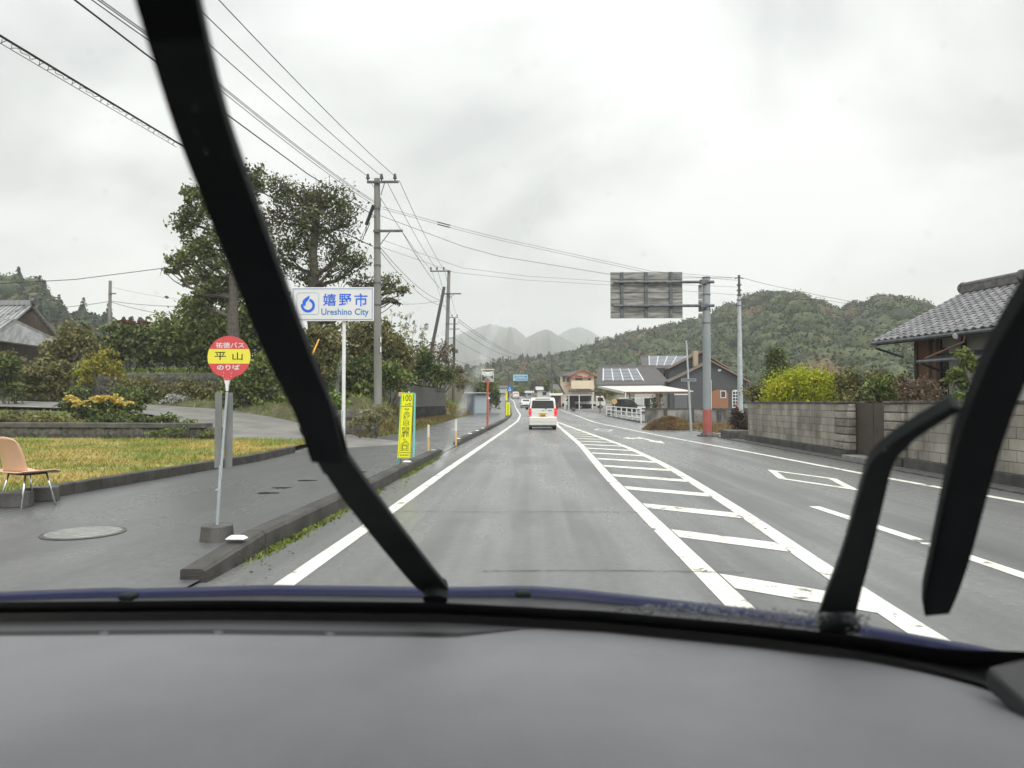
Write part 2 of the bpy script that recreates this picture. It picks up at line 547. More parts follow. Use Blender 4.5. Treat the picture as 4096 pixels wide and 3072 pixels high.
def paint_mat(name, col, wear=0.41):
    m = bpy.data.materials.new(name); m.use_nodes = True
    t = m.node_tree; p = t.nodes['Principled BSDF']
    tc = t.nodes.new('ShaderNodeTexCoord')
    n = t.nodes.new('ShaderNodeTexNoise'); n.inputs['Scale'].default_value = 3.2; n.inputs['Detail'].default_value = 9; n.inputs['Roughness'].default_value = 0.72
    t.links.new(tc.outputs['Object'], n.inputs['Vector'])
    r = t.nodes.new('ShaderNodeValToRGB')
    r.color_ramp.elements[0].position = wear - 0.03; r.color_ramp.elements[0].color = (0.10, 0.10, 0.095, 1)
    r.color_ramp.elements[1].position = wear + 0.015; r.color_ramp.elements[1].color = (col[0] * .86, col[1] * .86, col[2] * .84, 1)
    e = r.color_ramp.elements.new(0.6); e.color = (*col, 1)
    t.links.new(n.outputs['Fac'], r.inputs[0]); t.links.new(r.outputs[0], p.inputs['Base Color'])
    p.inputs['Roughness'].default_value = 0.45
    return m
M_LINE = paint_mat('white_road_paint', (0.76, 0.745, 0.67))

# ---- road course, surveyed from the painted lines
def course(pts, tail):
    q = sorted([(p.y, p.x) for p in (GR(*a) for a in pts)] + tail)
    ys = np.array([a for a, b in q]); xs = np.array([b for a, b in q])
    fy = np.arange(-20, 260, 0.5); fx = np.interp(fy, ys, xs)
    k = np.ones(9) / 9
    fx = np.convolve(np.pad(fx, 4, mode='edge'), k, mode='valid')
    return lambda y: float(np.interp(y, fy, fx))
LANE_L = course([(1103, 2332), (1406.9, 2134), (1504.5, 2069), (1759.5, 1890), (2041.6, 1702), (2066, 1684)], [(-20, -1.98), (75, -1.25), (105, -2.2), (150, -3.8), (168, -5.0), (200, -9), (260, -20)])
LANE_R = course([(2227, 1704), (2312, 1780), (2420.6, 1917.6), (2547, 2051.5), (2735, 2250), (2898, 2426)], [(-20, 1.42), (75, 1.85), (105, 1.0), (150, -.5), (168, -1.5), (200, -5.5), (260, -16)])
HATCH_R = course([(2227, 1686), (2507, 1784), (2681, 1863), (2887, 1986), (3000, 2058.7), (3154.6, 2155.5), (3354, 2297.6), (3472, 2378.7), (3817, 2595)], [(-20, 2.4), (75, 2.05), (105, 1.2), (150, -.3), (200, -5), (260, -15)])
EDGE_R = course([(2381, 1690), (2561.7, 1727.8), (2742.5, 1762), (3000, 1809), (3517, 1908.7), (3796, 1959), (4096, 2010)], [(-20, 8.0), (3, 7.6), (75, 4.6), (105, 4.3), (150, 3.0), (168, 2.0), (200, -2), (260, -12)])
DIVIDER = course([(3171.5, 2010), (3449, 2094.7), (3743, 2196), (4096, 2318)], [(-20, 4.2), (260, 3.4)])

YS = list(np.arange(-14, 60, 1.0)) + list(np.arange(60, 256, 3.0))
def road_right(y):
    return float(np.interp(y, [-20, 24, 28, 34, 48, 80, 110, 255], [7.9, 7.9, 9.2, 8.6, 8.2, 8.0, 6.2, -8]))
def kerb_x(y):
    return LANE_L(y) - float(np.interp(y, [0, 10, 25, 60, 255], [.56, .56, .72, .80, .85]))
mb = MB()
rows = []
for y in YS:
    a, b = kerb_x(y) - 0.05, road_right(y)
    rows.append([(a + (b - a) * i / 8, y, zr(y)) for i in range(9)])
mb.sheet(rows)
tag(mb.build('road', M_ROAD), kind='structure')

def walk_left(y):
    return float(np.interp(y, [-20, 9.9, 16.5, 20, 24, 34, 58, 80, 110, 255], [-7.12, -7.0, -6.45, -6.6, -6.9, -5.75, -6.4, -6.2, -6.6, -26]))
rows = []
for y in YS:
    a, b = walk_left(y), kerb_x(y) - 0.04
    rows.append([(a + (b - a) * i / 6, y, zr(y) + 0.022) for i in range(7)])
mb = MB().sheet(rows)
tag(mb.build('pavement', M_WALK), kind='structure')

# ---- ground under everything
M_GROUND = mat('soil_and_grass', (0.06, 0.065, 0.03), 0.95, col2=(0.14, 0.12, 0.065), scale=0.6, detail=8, bump=0.4, bscale=20)
gx = np.concatenate([np.linspace(-2500, -120, 12), np.linspace(-100, 100, 15), np.linspace(120, 2500, 12)])
gy = np.concatenate([np.linspace(-150, -10, 4), np.arange(0, 260, 8.0), np.linspace(270, 3250, 20)])
mb = MB().sheet([[(x, y, zr(y) - 0.09) for x in gx] for y in gy])
tag(mb.build('ground', M_GROUND, smooth=True), kind='structure')

# ---- painted markings
def stripe(f, y0, y1, wdt, off=0.0, name='edge_line', dz=0.004):
    mb = MB(); rows = []
    ys = list(np.arange(y0, min(y1, 60), 0.5)) + list(np.arange(max(y0, 60), y1, 2.0)) + [y1]
    for y in ys:
        x = f(y) + off
        rows.append([(x, y, zr(y) + dz), (x + wdt, y, zr(y) + dz)])
    mb.sheet(rows)
    return mb
def marking(mb, name, label):
    o = mb.build(name, M_LINE)
    return tag(o, label, 'road marking')
marking(stripe(LANE_L, -8, 185, 0.165), 'edge_line', 'long white edge line beside the left kerb')
marking(stripe(LANE_R, -8, 54, 0.185), 'lane_line', 'white line along the left side of the hatched island')
marking(stripe(HATCH_R, -8, 56, 0.185, -0.17), 'lane_line', 'white line along the right side of the hatched island')
marking(stripe(lambda y: (LANE_R(y) + HATCH_R(y)) / 2, 60, 180, 0.15), 'centre_line', 'distant white centre line beyond the leading van')
marking(stripe(EDGE_R, -8, 180, 0.16, -0.08), 'edge_line', 'white edge line in front of the block wall')
marking(stripe(DIVIDER, -8, 9.75, 0.15), 'lane_line', 'short white lane divider on the oncoming side')
ORD = ['nearest', 'second', 'third', 'fourth', 'fifth', 'sixth', 'seventh', 'eighth', 'ninth', 'tenth', 'eleventh', 'twelfth', 'thirteenth', 'fourteenth', 'fifteenth', 'sixteenth', 'seventeenth', 'eighteenth', 'nineteenth', 'twentieth']
ny = 0
k = 5.9 - 2.045
while k < 45:
    # each stripe slants towards the camera on its right side
    xl0, xr0 = LANE_R(k) + 0.20, HATCH_R(k - 0.9) - 0.171
    if xr0 - xl0 > 0.1:
        m2 = MB(); rows = []
        sl = 0.80 * (xr0 - xl0)
        for i in range(7):
            t = i / 6
            y = k - sl * t
            rows.append([(xl0 + (xr0 - xl0) * t, y - 0.46, zr(y) + 0.004), (xl0 + (xr0 - xl0) * t, y, zr(y) + 0.004)])
        m2.sheet(rows)
        o = m2.build('hatch_stripe', M_LINE)
        tag(o, (ORD[ny] + ' slanting white stripe of the hatched island counted from the camera'), 'road marking', 'slanting stripes of the hatched island')
        ny += 1
        if ny >= 20: break
    k += 2.045
M_TAR = mat('tar_seam', (0.018, 0.018, 0.018), 0.5)
for (y0, xa, xb, lab) in ((9.15, -1.8, 1.5, 'thin dark seam across the lane ahead of the bonnet'), (5.95, -.4, 1.75, 'nearest thin dark seam across the lane'), (16.8, -1.7, 1.6, 'farther thin dark seam across the lane')):
    rg_ = random.Random(int(y0 * 10)); rows = []
    for i in range(40):
        x = xa + (xb - xa) * i / 39; y = y0 + rg_.uniform(-.012, .012) + .03 * math.sin(x * 2.1)
        h = .008 * rg_.uniform(.3, 1.3)
        rows.append([(x, y - h, .0065), (x, y + h, .0065)])
    tag(MB().sheet(rows).build('road_seam', M_TAR), lab, 'road seam')
def diamond(cx, cy, hw, hl, label, skew=0.0):
    mb = MB()
    def pt(x, y): return (cx + x + skew * y, cy + y, zr(cy + y) + 0.004)
    o = [(0, hl), (hw, 0), (0, -hl), (-hw, 0)]
    s = 0.76; sx = (hw - .14) / hw; sy = (hl - .48) / hl
    i = [(0, hl * sy), (hw * sx, 0), (0, -hl * sy), (-hw * sx, 0)]
    for a in range(4):
        b = (a + 1) % 4
        mb.add([pt(*o[a]), pt(*o[b]), pt(*i[b]), pt(*i[a])], [(0, 1, 2, 3)])
    marking(mb, 'diamond_marking', label)
p1 = GR(3068.7, 1878.3); p2 = GR(3365, 1918); p3 = GR(3441, 1965); p4 = GR(3126.6, 1916)
c = (p1 + p3) / 2
diamond(c.x, c.y, abs(p2.x - p4.x) / 2, (p1.y - p3.y) / 2, 'large white outlined diamond painted on the oncoming lane', (p1.x - p3.x) / (p1.y - p3.y))
diamond(3.72, 36.9, 0.52, 2.0, 'farther small white outlined diamond on the oncoming lane', -0.03)
diamond(0.40, 54.0, 0.55, 2.2, 'white diamond on the lane partly hidden by the leading van')
# arrow on the oncoming lane: straight towards the camera with a branch
A0 = GR(2552.7, 1749.5); A1 = GR(2660, 1775.2)
mb = MB()
def ap(s, o):
    d = (A1 - A0).normalized(); n = Vector((d.y, -d.x, 0))
    q = A0 + (A1 - A0) * s + n * o
    return (q.x, q.y, zr(q.y) + 0.004)
mb.add([ap(0, -.08), ap(.62, -.08), ap(.62, .08), ap(0, .08)], [(0, 1, 2, 3)])
mb.add([ap(.62, -.26), ap(1, 0), ap(.62, .26)], [(0, 1, 2)])
mb.add([ap(.10, .08), ap(.26, .08), ap(.22, .42), ap(.12, .42)], [(0, 1, 2, 3)])
mb.add([ap(-.02, .42), ap(.36, .42), ap(.17, .80)], [(0, 1, 2)])
marking(mb, 'arrow_marking', 'white branching arrow painted on the oncoming lane')
for i, (u0, u1, v) in enumerate([(2070, 2084, 1646.5), (2097, 2112, 1646.5)]):
    a = GR(u0, v); b = GR(u1, v)
    mb = MB().add([(a.x, a.y - .8, zr(a.y) + .006), (b.x, a.y - .8, zr(a.y) + .006), (b.x, a.y + .8, zr(a.y) + .006), (a.x, a.y + .8, zr(a.y) + .006)], [(0, 1, 2, 3)])
    marking(mb, 'crossing_bar', ['left', 'right'][i] + ' of two short white bars across the far lane')

# ---- rows of kerb stones along the road
def kerb_run(y0, y1, label, drop=True):
    t = thing('kerb', (kerb_x((y0 + y1) / 2), (y0 + y1) / 2, 0), 0, label, 'kerb')
    ox, oy = t.location.x, t.location.y
    y = y0; n = 0; proto = None
    while y < y1 - 0.1:
        L = min(1.2, y1 - y)
        ya, yb = y + 0.006, y + L - 0.006
        xa, xb = kerb_x(ya), kerb_x(yb)
        h = 0.19
        ha = hb = h
        prof = [(-.20, -.1), (-.20, h - .015), (-.185, h), (-.03, h), (0, h - .03), (.02, -.1)]
        mb = MB(); k = len(prof)
        ea = 0.02 if (n == 0) else 0.0
        za, zb = zr(ya), zr(yb)
        va = [(xa + p - ox, ya - oy, max(za + q * (0.55 if n == 0 else 1), za - .1)) for p, q in prof]
        last = y + 1.2 >= y1 - 0.1
        vb = [(xb + p - ox, yb - oy, max(zb + q * (0.55 if last else 1), zb - .1)) for p, q in prof]
        mb.add(va + vb, [(i, (i + 1) % k, k + (i + 1) % k, k + i) for i in range(k)] + [tuple(range(k - 1, -1, -1)), tuple(range(k, 2 * k))])
        mb.build('kerb_stone', M_KERB, t)
        y += 1.2; n += 1
    return t
M_KERB = mat('weathered_kerb_concrete', (0.022, 0.020, 0.018), 0.6, col2=(0.085, 0.078, 0.070), scale=3, detail=7, bump=0.5, bscale=50, lo=.38, hi=.72)
K1 = kerb_run(5.5, 19.5, 'dark wet concrete kerb in front of the bus stop')
K2 = kerb_run(23.4, 72.5, 'dark kerb running past the orange mirror post')
kerb_run(76, 170, 'far kerb curving left behind the blue crossing sign')
# white reflector pads on the kerb
for i, (u, v, lab) in enumerate([(920, 2150, 'beside the bus stop base'), (1452, 1935, 'beside the white city sign post'), (1635, 1846, 'below the tall yellow sign'), (1746, 1798, 'at the sloping end of the near kerb'),
                               (1850, 1754, 'at the start of the second kerb'), (1895, 1734, 'second on the second kerb'), (1928, 1722, 'third on the second kerb'), (1953, 1712.5, 'next to the orange mirror post')]):
    p = G(u, v, 0.2)
    y = p.y; x = kerb_x(y) - 0.1
    t = MB()
    t.add([(-.085, -.05, 0), (.085, -.05, 0), (.085, .05, 0), (-.085, .05, 0), (-.055, -.03, .025), (.055, -.03, .025), (.055, .03, .025), (-.055, .03, .025)],
          [(0, 1, 5, 4), (1, 2, 6, 5), (2, 3, 7, 6), (3, 0, 4, 7), (4, 5, 6, 7), (3, 2, 1, 0)])
    o = t.build('kerb_reflector', M_WHITE)
    o.location = (x, y, zr(y) + .192)
    if i == 3: o.rotation_euler = (R(-4), 0, 0); o.location.z -= .02
    tag(o, 'white reflector pad on the kerb ' + lab, 'reflector', 'kerb reflectors')
# moss in the gutter at the foot of the kerb
rng = np.random.default_rng(4)
n = 5200
ys = rng.uniform(5.4, 19.3, n); keep = (np.sin(ys * 1.9) + np.sin(ys * 0.83 + 1) + rng.normal(size=n) * .5) > -0.15
ys = ys[keep]
P = np.array([(kerb_x(y) + .02 + abs(rng.normal()) * .045, y, 0.0) for y in ys])
M_MOSS = leafmat('gutter_moss', [(0.06, 0.085, 0.012), (0.14, 0.19, 0.03), (0.24, 0.27, 0.06)], trans=.1, scale=2)
o = grass('moss', P, 0.035, 0.012, M_MOSS, 5, 0.7)
tag(o, 'bright green moss along the foot of the kerb', 'moss', kind='stuff')
# loose grit and fallen leaves beside the kerbs
n = 900
ys = np.concatenate([rng.uniform(3, 60, n), rng.uniform(8, 40, n)])
xs = np.array([kerb_x(y) + .05 + abs(rng.normal()) * .16 for y in ys[:n]] + [7.8 - abs(rng.normal()) * .25 for y in ys[n:]])
P = np.stack([xs, ys, np.full(2 * n, .006)], 1)
V, F = leaf_quads(P, .016, rng, squash=.9)
V[:, 2] = np.maximum(V[:, 2], .003)
tag(link_mesh('litter', np_mesh('litter', V, F), leafmat('leaf_litter', [(.03, .026, .02), (.12, .09, .05), (.24, .17, .08)])), 'scattered grit and fallen leaves beside the kerbs', 'litter', kind='stuff')

# ================================================================== hills and mountains
def resample(pts, n):
    pts = [Vector(p) for p in pts]
    L = [0]
    for a, b in zip(pts, pts[1:]): L.append(L[-1] + (b - a).length)
    out = []
    for i in range(n):
        d = L[-1] * i / (n - 1)
        k = max(j for j in range(len(L)) if L[j] <= d + 1e-9); k = min(k, len(pts) - 2)
        out.append(pts[k].lerp(pts[k + 1], (d - L[k]) / (L[k + 1] - L[k])))
    return out
def hill(name, ridge, front, back, m, drop=0.0, ns=70, nt_=16, seed=3, wob=0.06, p=1.25, rough_ridge=False):
    """ridge is a list of crest points; the slopes run down to the ground before and behind it"""
    rid = resample(ridge, ns)
    rng = np.random.default_rng(seed)
    ph = rng.uniform(0, 6, 8); jit = rng.normal(size=97)
    def S(s, t):                       # s 0..1 along the crest, t 0 foot .. 1 crest .. 2 rear foot
        f = s * (ns - 1); i = min(int(f), ns - 2)
        c = rid[i].lerp(rid[i + 1], f - i)
        if t <= 1:
            y = c.y - front * (1 - t); h = (t ** p if t > 0 else 0)
        else:
            y = c.y + back * (t - 1); h = (1 - (t - 1)) ** 1.4
        g = zr(y) - 1.0
        edge = (1 - abs(2 * t - 1)) if t <= 1 else 0
        wv = math.sin(s * 31 + ph[0] + t * 3) + 0.7 * math.sin(s * 57 + ph[1] - t * 5) + .5 * math.sin(s * 93 + ph[2] + 7 * t)
        cz_ = c.z * (1 + jit[i % 97] * .004) if rough_ridge else c.z
        z = g + (cz_ - drop - g) * max(0, min(1.05, h + wob * wv * edge))
        x = c.x * (y / c.y) * (1.0) if t <= 1 else c.x
        return Vector((x, y, z))
    tl = [i / nt_ for i in range(nt_ + 1)] + [1 + i / 5 for i in range(1, 6)]
    mb = MB().sheet([[S(j / (ns - 1), t) for j in range(ns)] for t in tl])
    o = mb.build(name, m, smooth=True)
    tag(o, kind='structure')
    return S
M_HILL = mat('hillside_soil', (0.025, 0.035, 0.018), 0.95, col2=(0.06, 0.06, 0.035), scale=0.05)
def wood(name, label, S, n, size, leaf, m, seed, trange=(0.02, 1.12), srange=(0, 1), cone=0.0, per=95):
    """crowns standing on the slope S, as one mass of foliage"""
    rng = np.random.default_rng(seed)
    Vs = []; Fs = []; off = 0
    P_all = []; cores = []
    for i in range(n):
        s = rng.uniform(*srange); t = rng.uniform(trange[0], trange[1]) 
        b = S(s, t)
        r = size * rng.uniform(0.45, 1.5)
        k = int(per * rng.uniform(.8, 1.2))
        hh = 0
        if rng.uniform() < cone:
            hh = r * 2.5
            q = rng.uniform(0, 1, k) ** 0.7
            a = rng.uniform(0, 2 * math.pi, k)
            rad = (1 - q) ** 0.9 * r * 0.85 * np.sqrt(rng.uniform(.15, 1, k)) + .1
            P = np.stack([np.cos(a) * rad, np.sin(a) * rad, q * hh], 1)
        else:
            m_ = 9
            d = rng.normal(size=(m_, 3)); d /= np.linalg.norm(d, axis=1, keepdims=True)
            d[:, 2] = np.abs(d[:, 2]) * .8
            idx = rng.integers(0, m_, k)
            P = rng.normal(size=(k, 3)); P /= np.linalg.norm(P, axis=1, keepdims=True); P[:, 2] = np.abs(P[:, 2]) * 1.05 - .05
            P = P * rng.uniform(.78, 1.02, size=(k, 1)) + .12 * d[idx]
            P = P * np.array([r, r, r * .9]) * .92 + np.array([0, 0, r * .42])
        P_all.append(P + np.array(b)); cores.append((np.array(b), r, hh))
    P = np.concatenate(P_all)
    V, F = leaf_quads(P, leaf, rng, ar=.8)
    F3 = np.concatenate([F[:, [0, 1, 2]], F[:, [0, 2, 3]]])
    # solid heart of every crown
    ico, icf = ICO
    cv = []; cf = []; off = len(V)
    for i, (c, r, hh) in enumerate(cores):
        q = ico * (1 + rng.normal(size=(len(ico), 1)) * .10)
        if hh > 0:
            zz = (q[:, 2] + 1) / 2
            q = np.stack([q[:, 0] * (1.02 - zz) * r * .7, q[:, 1] * (1.02 - zz) * r * .7, zz * hh * .92], 1)
        else:
            q = q * np.array([r * .80, r * .80, r * .74]) + np.array([0, 0, r * .42])
        cv.append(q + c); cf.append(icf + off + i * len(ico))
    V = np.concatenate([V] + cv); F3 = np.concatenate([F3] + cf)
    return tag(link_mesh(name, np_mesh(name, V, F3), m), label, 'wood', kind='stuff')
def _ico():
    import bmesh
    bm = bmesh.new(); bmesh.ops.create_icosphere(bm, subdivisions=2, radius=1.0)
    v = np.array([p.co[:] for p in bm.verts]); f = np.array([[q.index for q in p.verts] for p in bm.faces]); bm.free()
    return v, f
ICO = _ico()

W_BROAD = leafmat('wooded_hill_leaves', [(0.020, 0.033, 0.011), (0.044, 0.068, 0.021), (0.070, 0.095, 0.030), (0.115, 0.122, 0.046)], trans=.15, scale=.16, patch=(0.15, 0.095, 0.045), patch_scale=.035, patch_lo=.60, isl=.22, big=2.4)
W_CEDAR = leafmat('cedar_hill_leaves', [(0.014, 0.028, 0.014), (0.034, 0.058, 0.026), (0.06, 0.088, 0.036)], trans=.1, scale=.09, isl=.35)
# right hill
def RP(l, yf): return [At(u * 1.8517, v * 1.8517, yf(u)) for u, v in l]
ridge = RP([(930, 812), (1000, 800), (1060, 786), (1130, 779), (1180, 776), (1215, 764), (1300, 739), (1370, 718), (1480, 692), (1560, 667), (1620, 638), (1690, 620), (1735, 630), (1790, 668), (1840, 659), (1900, 635), (1960, 643), (2010, 668), (2090, 715), (2230, 760), (2500, 800)],
           lambda u: float(np.interp(u, [900, 1215, 1500, 2000, 2500], [400, 380, 330, 270, 260])))
S1 = hill('hill', ridge, 150, 120, M_HILL, drop=6.0, ns=90, seed=3, p=1.1)
wood('wood', 'broadleaf wood covering the hill on the right', S1, 2500, 4.3, 0.44, W_BROAD, 11, trange=(0.03, 1.04), srange=(.03, .93), per=170)
wood('wood', 'pointed cedars along the foot of the right hill', S1, 240, 2.7, 0.4, W_CEDAR, 12, trange=(0.5, 1.02), srange=(.02, .40), cone=1.0, per=90)
# left hill
ridge = RP([(-420, 520), (-200, 560), (-80, 590), (0, 590), (40, 586), (80, 606), (110, 634), (160, 650), (200, 663), (260, 690), (330, 706), (420, 740), (520, 790)], lambda u: float(np.interp(u, [-400, 0, 330, 520], [210, 210, 230, 240])))
S2 = hill('hill', ridge, 90, 90, M_HILL, drop=5.0, ns=60, seed=8, p=1.0)
wood('wood', 'cedar wood on the slope behind the tiled roof at the left', S2, 900, 2.4, .36, W_CEDAR, 13, trange=(.05, 1.04), srange=(.12, .95), cone=.4, per=110)
wood('wood', 'rounded broadleaf crowns on the upper left slope', S2, 240, 3.2, .36, W_BROAD, 14, trange=(.1, 1.03), srange=(.05, .55), per=110)
# low wooded rise closing the valley
ridge = RP([(560, 850), (700, 822), (860, 812), (960, 815), (1040, 806), (1120, 800), (1200, 806), (1300, 820), (1400, 840)], lambda u: 330.0)
S3 = hill('hill', ridge, 60, 80, M_HILL, drop=4, ns=40, seed=9)
wood('wood', 'hazy low wood closing the end of the valley', S3, 420, 3.2, .45, W_CEDAR, 15, cone=.4, per=80)
# far mountains
M_MTN = mat('mountain_forest', (0.022, 0.032, 0.024), 0.95, col2=(0.06, 0.07, 0.045), scale=0.02, detail=8, bump=1.0, bscale=0.05)
def mountain(pts, y, front, seed):
    ridge = [At(u, v, y) for u, v in pts]
    S = hill('mountain', ridge, front, 600, M_MTN, ns=170, nt_=22, seed=seed, wob=.16, p=1.15, rough_ridge=True)
mountain([(1450, 1560), (1560, 1490), (1660, 1430), (1750, 1375), (1808, 1348), (1850, 1332), (1890, 1318), (1925, 1305), (1960, 1296), (1985, 1300), (2006, 1307), (2020, 1312), (2039, 1307), (2061, 1313), (2085, 1332), (2107, 1352), (2150, 1385), (2220, 1440), (2300, 1500)], 2050, 850, 21)
mountain([(1900, 1470), (2000, 1410), (2060, 1378), (2107, 1351), (2134, 1336), (2161, 1323), (2183, 1318), (2202, 1322), (2229, 1341), (2265, 1358), (2300, 1376), (2380, 1430), (2480, 1480)], 1750, 680, 22)
mountain([(2080, 1440), (2150, 1385), (2228, 1341), (2250, 1330), (2279, 1316), (2300, 1309), (2322, 1308), (2351, 1319), (2380, 1336), (2409, 1351), (2470, 1390), (2560, 1430), (2700, 1500)], 2400, 800, 23)
mountain([(1300, 1560), (1700, 1480), (1900, 1440), (2050, 1430), (2200, 1420), (2400, 1440), (2700, 1480)], 1100, 340, 24)

# ---- the damp air
mb = MB().b2((-2600, -170, -7), (2600, 3300, 420))
hz = mb.build('haze', None)
tag(hz, 'pale rain haze filling the valley', 'haze', kind='stuff')
m = bpy.data.materials.new('rain_haze'); m.use_nodes = True
m.node_tree.nodes.clear()
vo = m.node_tree.nodes.new('ShaderNodeOutputMaterial')
pv = m.node_tree.nodes.new('ShaderNodeVolumePrincipled')
pv.inputs['Color'].default_value = (0.985, 0.995, 1, 1)
pv.inputs['Density'].default_value = 0.0005
pv.inputs['Anisotropy'].default_value = 0.2
m.node_tree.links.new(pv.outputs[0], vo.inputs['Volume'])
hz.data.materials.append(m)
# ================================================================== LEFT SIDE OF THE ROAD
M_LAWN = mat('lawn_soil', (0.16, 0.16, 0.04), 0.95, col2=(0.36, 0.28, 0.08), scale=1.1, detail=8, bump=0.5, bscale=30)
L_DRY = leafmat('dry_grass_blades', [(0.15, 0.16, 0.03), (0.33, 0.29, 0.07), (0.52, 0.39, 0.12), (0.46, 0.31, 0.14)], trans=.2, scale=1.2, patch=(.21, .25, .05), patch_scale=.5, patch_lo=.465)
L_GREENGRASS = leafmat('green_grass_blades', [(0.09, 0.15, 0.018), (0.19, 0.27, 0.045), (0.32, 0.36, 0.08)], trans=.2, scale=1.0)
M_DRIVE = mat('pale_concrete_drive', (0.13, 0.127, 0.12), 0.5, col2=(0.24, 0.23, 0.215), scale=0.8, detail=6, bump=.15, bscale=40)
M_STONE = mat('dark_mossy_stone', (0.035, 0.036, 0.03), 0.85, col2=(0.13, 0.125, 0.11), scale=3, detail=8, bump=.8, bscale=14)
M_BANK = mat('overgrown_bank', (0.045, 0.05, 0.022), 0.95, col2=(0.12, 0.105, 0.05), scale=1.4, detail=8, bump=.6, bscale=18)

# lawn behind the footway
def lawn_edge(y): return walk_left(y) - 0.13
rows = []
for y in np.arange(-10, 23.6, 0.7):
    a = lawn_edge(y)
    rows.append([(a - d, y, 0.15 + 0.05 * min(1, d / 4) + 0.03 * math.sin(d * 1.3 + y)) for d in (0, .6, 1.5, 3, 5, 8, 12, 18, 30)])
o = MB().sheet(rows).build('lawn', M_LAWN, smooth=True); tag(o, kind='structure')
rng = np.random.default_rng(8)
n = 46000
ys = rng.uniform(5, 23.4, n); xs = np.array([lawn_edge(y) for y in ys]) - .02 - rng.uniform(0, 1, n) ** 1.4 * 17
z = 0.15 + 0.05 * np.minimum(1, (np.array([lawn_edge(y) for y in ys]) - xs) / 4)
o = grass('grass', np.stack([xs, ys, z], 1), 0.085, 0.014, L_DRY, 9, .7)
tag(o, 'yellowing wet lawn grass behind the footway', 'grass', kind='stuff')
pat = (np.sin(xs * 1.7 + ys) + np.sin(ys * 2.3 - xs * .6)) > 1.15
o = grass('grass', np.stack([xs, ys, z], 1)[pat], 0.12, 0.012, L_GREENGRASS, 19, .6)
tag(o, 'greener tufts in the yellowing lawn', 'grass', kind='stuff')
# kerb stones holding the lawn
t = thing('lawn_kerb', (lawn_edge(8), 8, 0), 0, 'low dark kerb holding the edge of the yellow lawn', 'kerb')
y = -2.0
while y < 19.5:
    xa, xb = walk_left(y + .005), walk_left(y + .595)
    ox, oy = t.location.x, t.location.y
    vs = []
    for yy, xx in ((y + .006, xa), (y + .594, xb)):
        vs += [(xx + .02 - ox, yy - oy, 0), (xx + .02 - ox, yy - oy, .185), (xx + .005 - ox, yy - oy, .20), (xx - .13 - ox, yy - oy, .20), (xx - .13 - ox, yy - oy, 0)]
    MB().add(vs, [(i, (i + 1) % 5, 5 + (i + 1) % 5, 5 + i) for i in range(5)] + [(4, 3, 2, 1, 0), (5, 6, 7, 8, 9)]).build('kerb_stone', M_KERB, t)
    y += .6
# litter along its foot handled by the leaves below

# the drive that climbs away to the left
dl = [(-5.2, 21.2, -.004), (-6.7, 22.6, .012), (-8.2, 24.7, .06), (-10.5, 27.5, .2), (-13.0, 31.0, .55), (-16.5, 34.0, .95), (-21.5, 35.8, 1.22), (-29, 36.5, 1.40), (-44, 37, 1.6)]
nr = [(-2.2, -2.7), (-2.0, -2.7), (-1.6, -2.6), (-1.6, -2.6), (-1.0, -2.6), (-.6, -2.4), (-.3, -2.3), (0, -2.4), (0, -2.4)]
rows = []
for (x, y, z), (ax, ay) in zip(dl, nr):
    _tl = min(1, max(0, (-7.5 - x) / 4)); rows.append([(x + ax * k, y + ay * k, z + .02 - .10 * k * _tl) for k in (1, .5, 0, -.5, -1)])
rr = []
for i in range(len(rows) - 1):
    for k in range(4):
        rr.append([tuple(Vector(a).lerp(Vector(b), k / 4)) for a, b in zip(rows[i], rows[i + 1])])
rr.append(rows[-1])
tag(MB().sheet(rr).build('drive', M_DRIVE, smooth=True), kind='structure')

# raised garden bed and banks (one sheet of ground, level by level)
DLV = [Vector(p) for p in dl]
def drive_at(x, y):
    best = (1e9, 0)
    q = Vector((x, y))
    for a, b in zip(DLV, DLV[1:]):
        ab = (b - a).xy; t_ = max(0, min(1, (q - a.xy).dot(ab) / ab.length_squared))
        d = (q - (a.xy + ab * t_)).length
        if d < best[0]: best = (d, a.z + (b.z - a.z) * t_)
    return best
def wall_x(y): return -7.45 + .35 * (y - 36.5) / 22.5
def zl(x, y):
    """lie of the land left of the footway"""
    z = float(np.interp(y, [23.5, 26, 33, 36, 40, 42.5, 43.2, 52, 70, 120], [.25, .55, 1.0, 1.3, 1.6, 1.8, 3.25, 3.9, 4.4, 5.0]))
    b = float(np.interp(y, [24, 27, 30, 36, 58, 75, 90], [.05, .6, 1.4, 2.3, 2.7, 1.2, .35]))
    k = min(1, max(0, (-9.5 - x) / 3.0))
    b *= min(1, max(0, (walk_left(y) - .15 - x) / 1.6))
    if 36 < y < 60 and x > wall_x(y) - .25:
        b = min(b, .22)
    r = b * (1 - k) + z * k
    d, zd = drive_at(x, y)
    if d < 4.6:
        lim = zd - .2 + max(0, d - 3.0) * .6
        r = min(r, lim)
    return r
rows = []
for y in list(np.arange(23.4, 60, 1.0)) + list(np.arange(60, 125, 5)):
    xe = walk_left(y) - .05
    rows.append([(xe - d, y, zl(xe - d, y) - .02 if y > 23.5 else -.05) for d in (0, .3, .6, .8, 1.0, 1.2, 1.4, 1.6, 1.8, 2.2, 3, 3.8, 4.6, 5.4, 6.2, 7, 8, 9, 10, 11.5, 13, 15, 17, 20, 24, 28, 32, 40, 55, 90)])
tag(MB().sheet(rows).build('bank', M_BANK, smooth=True), kind='structure')
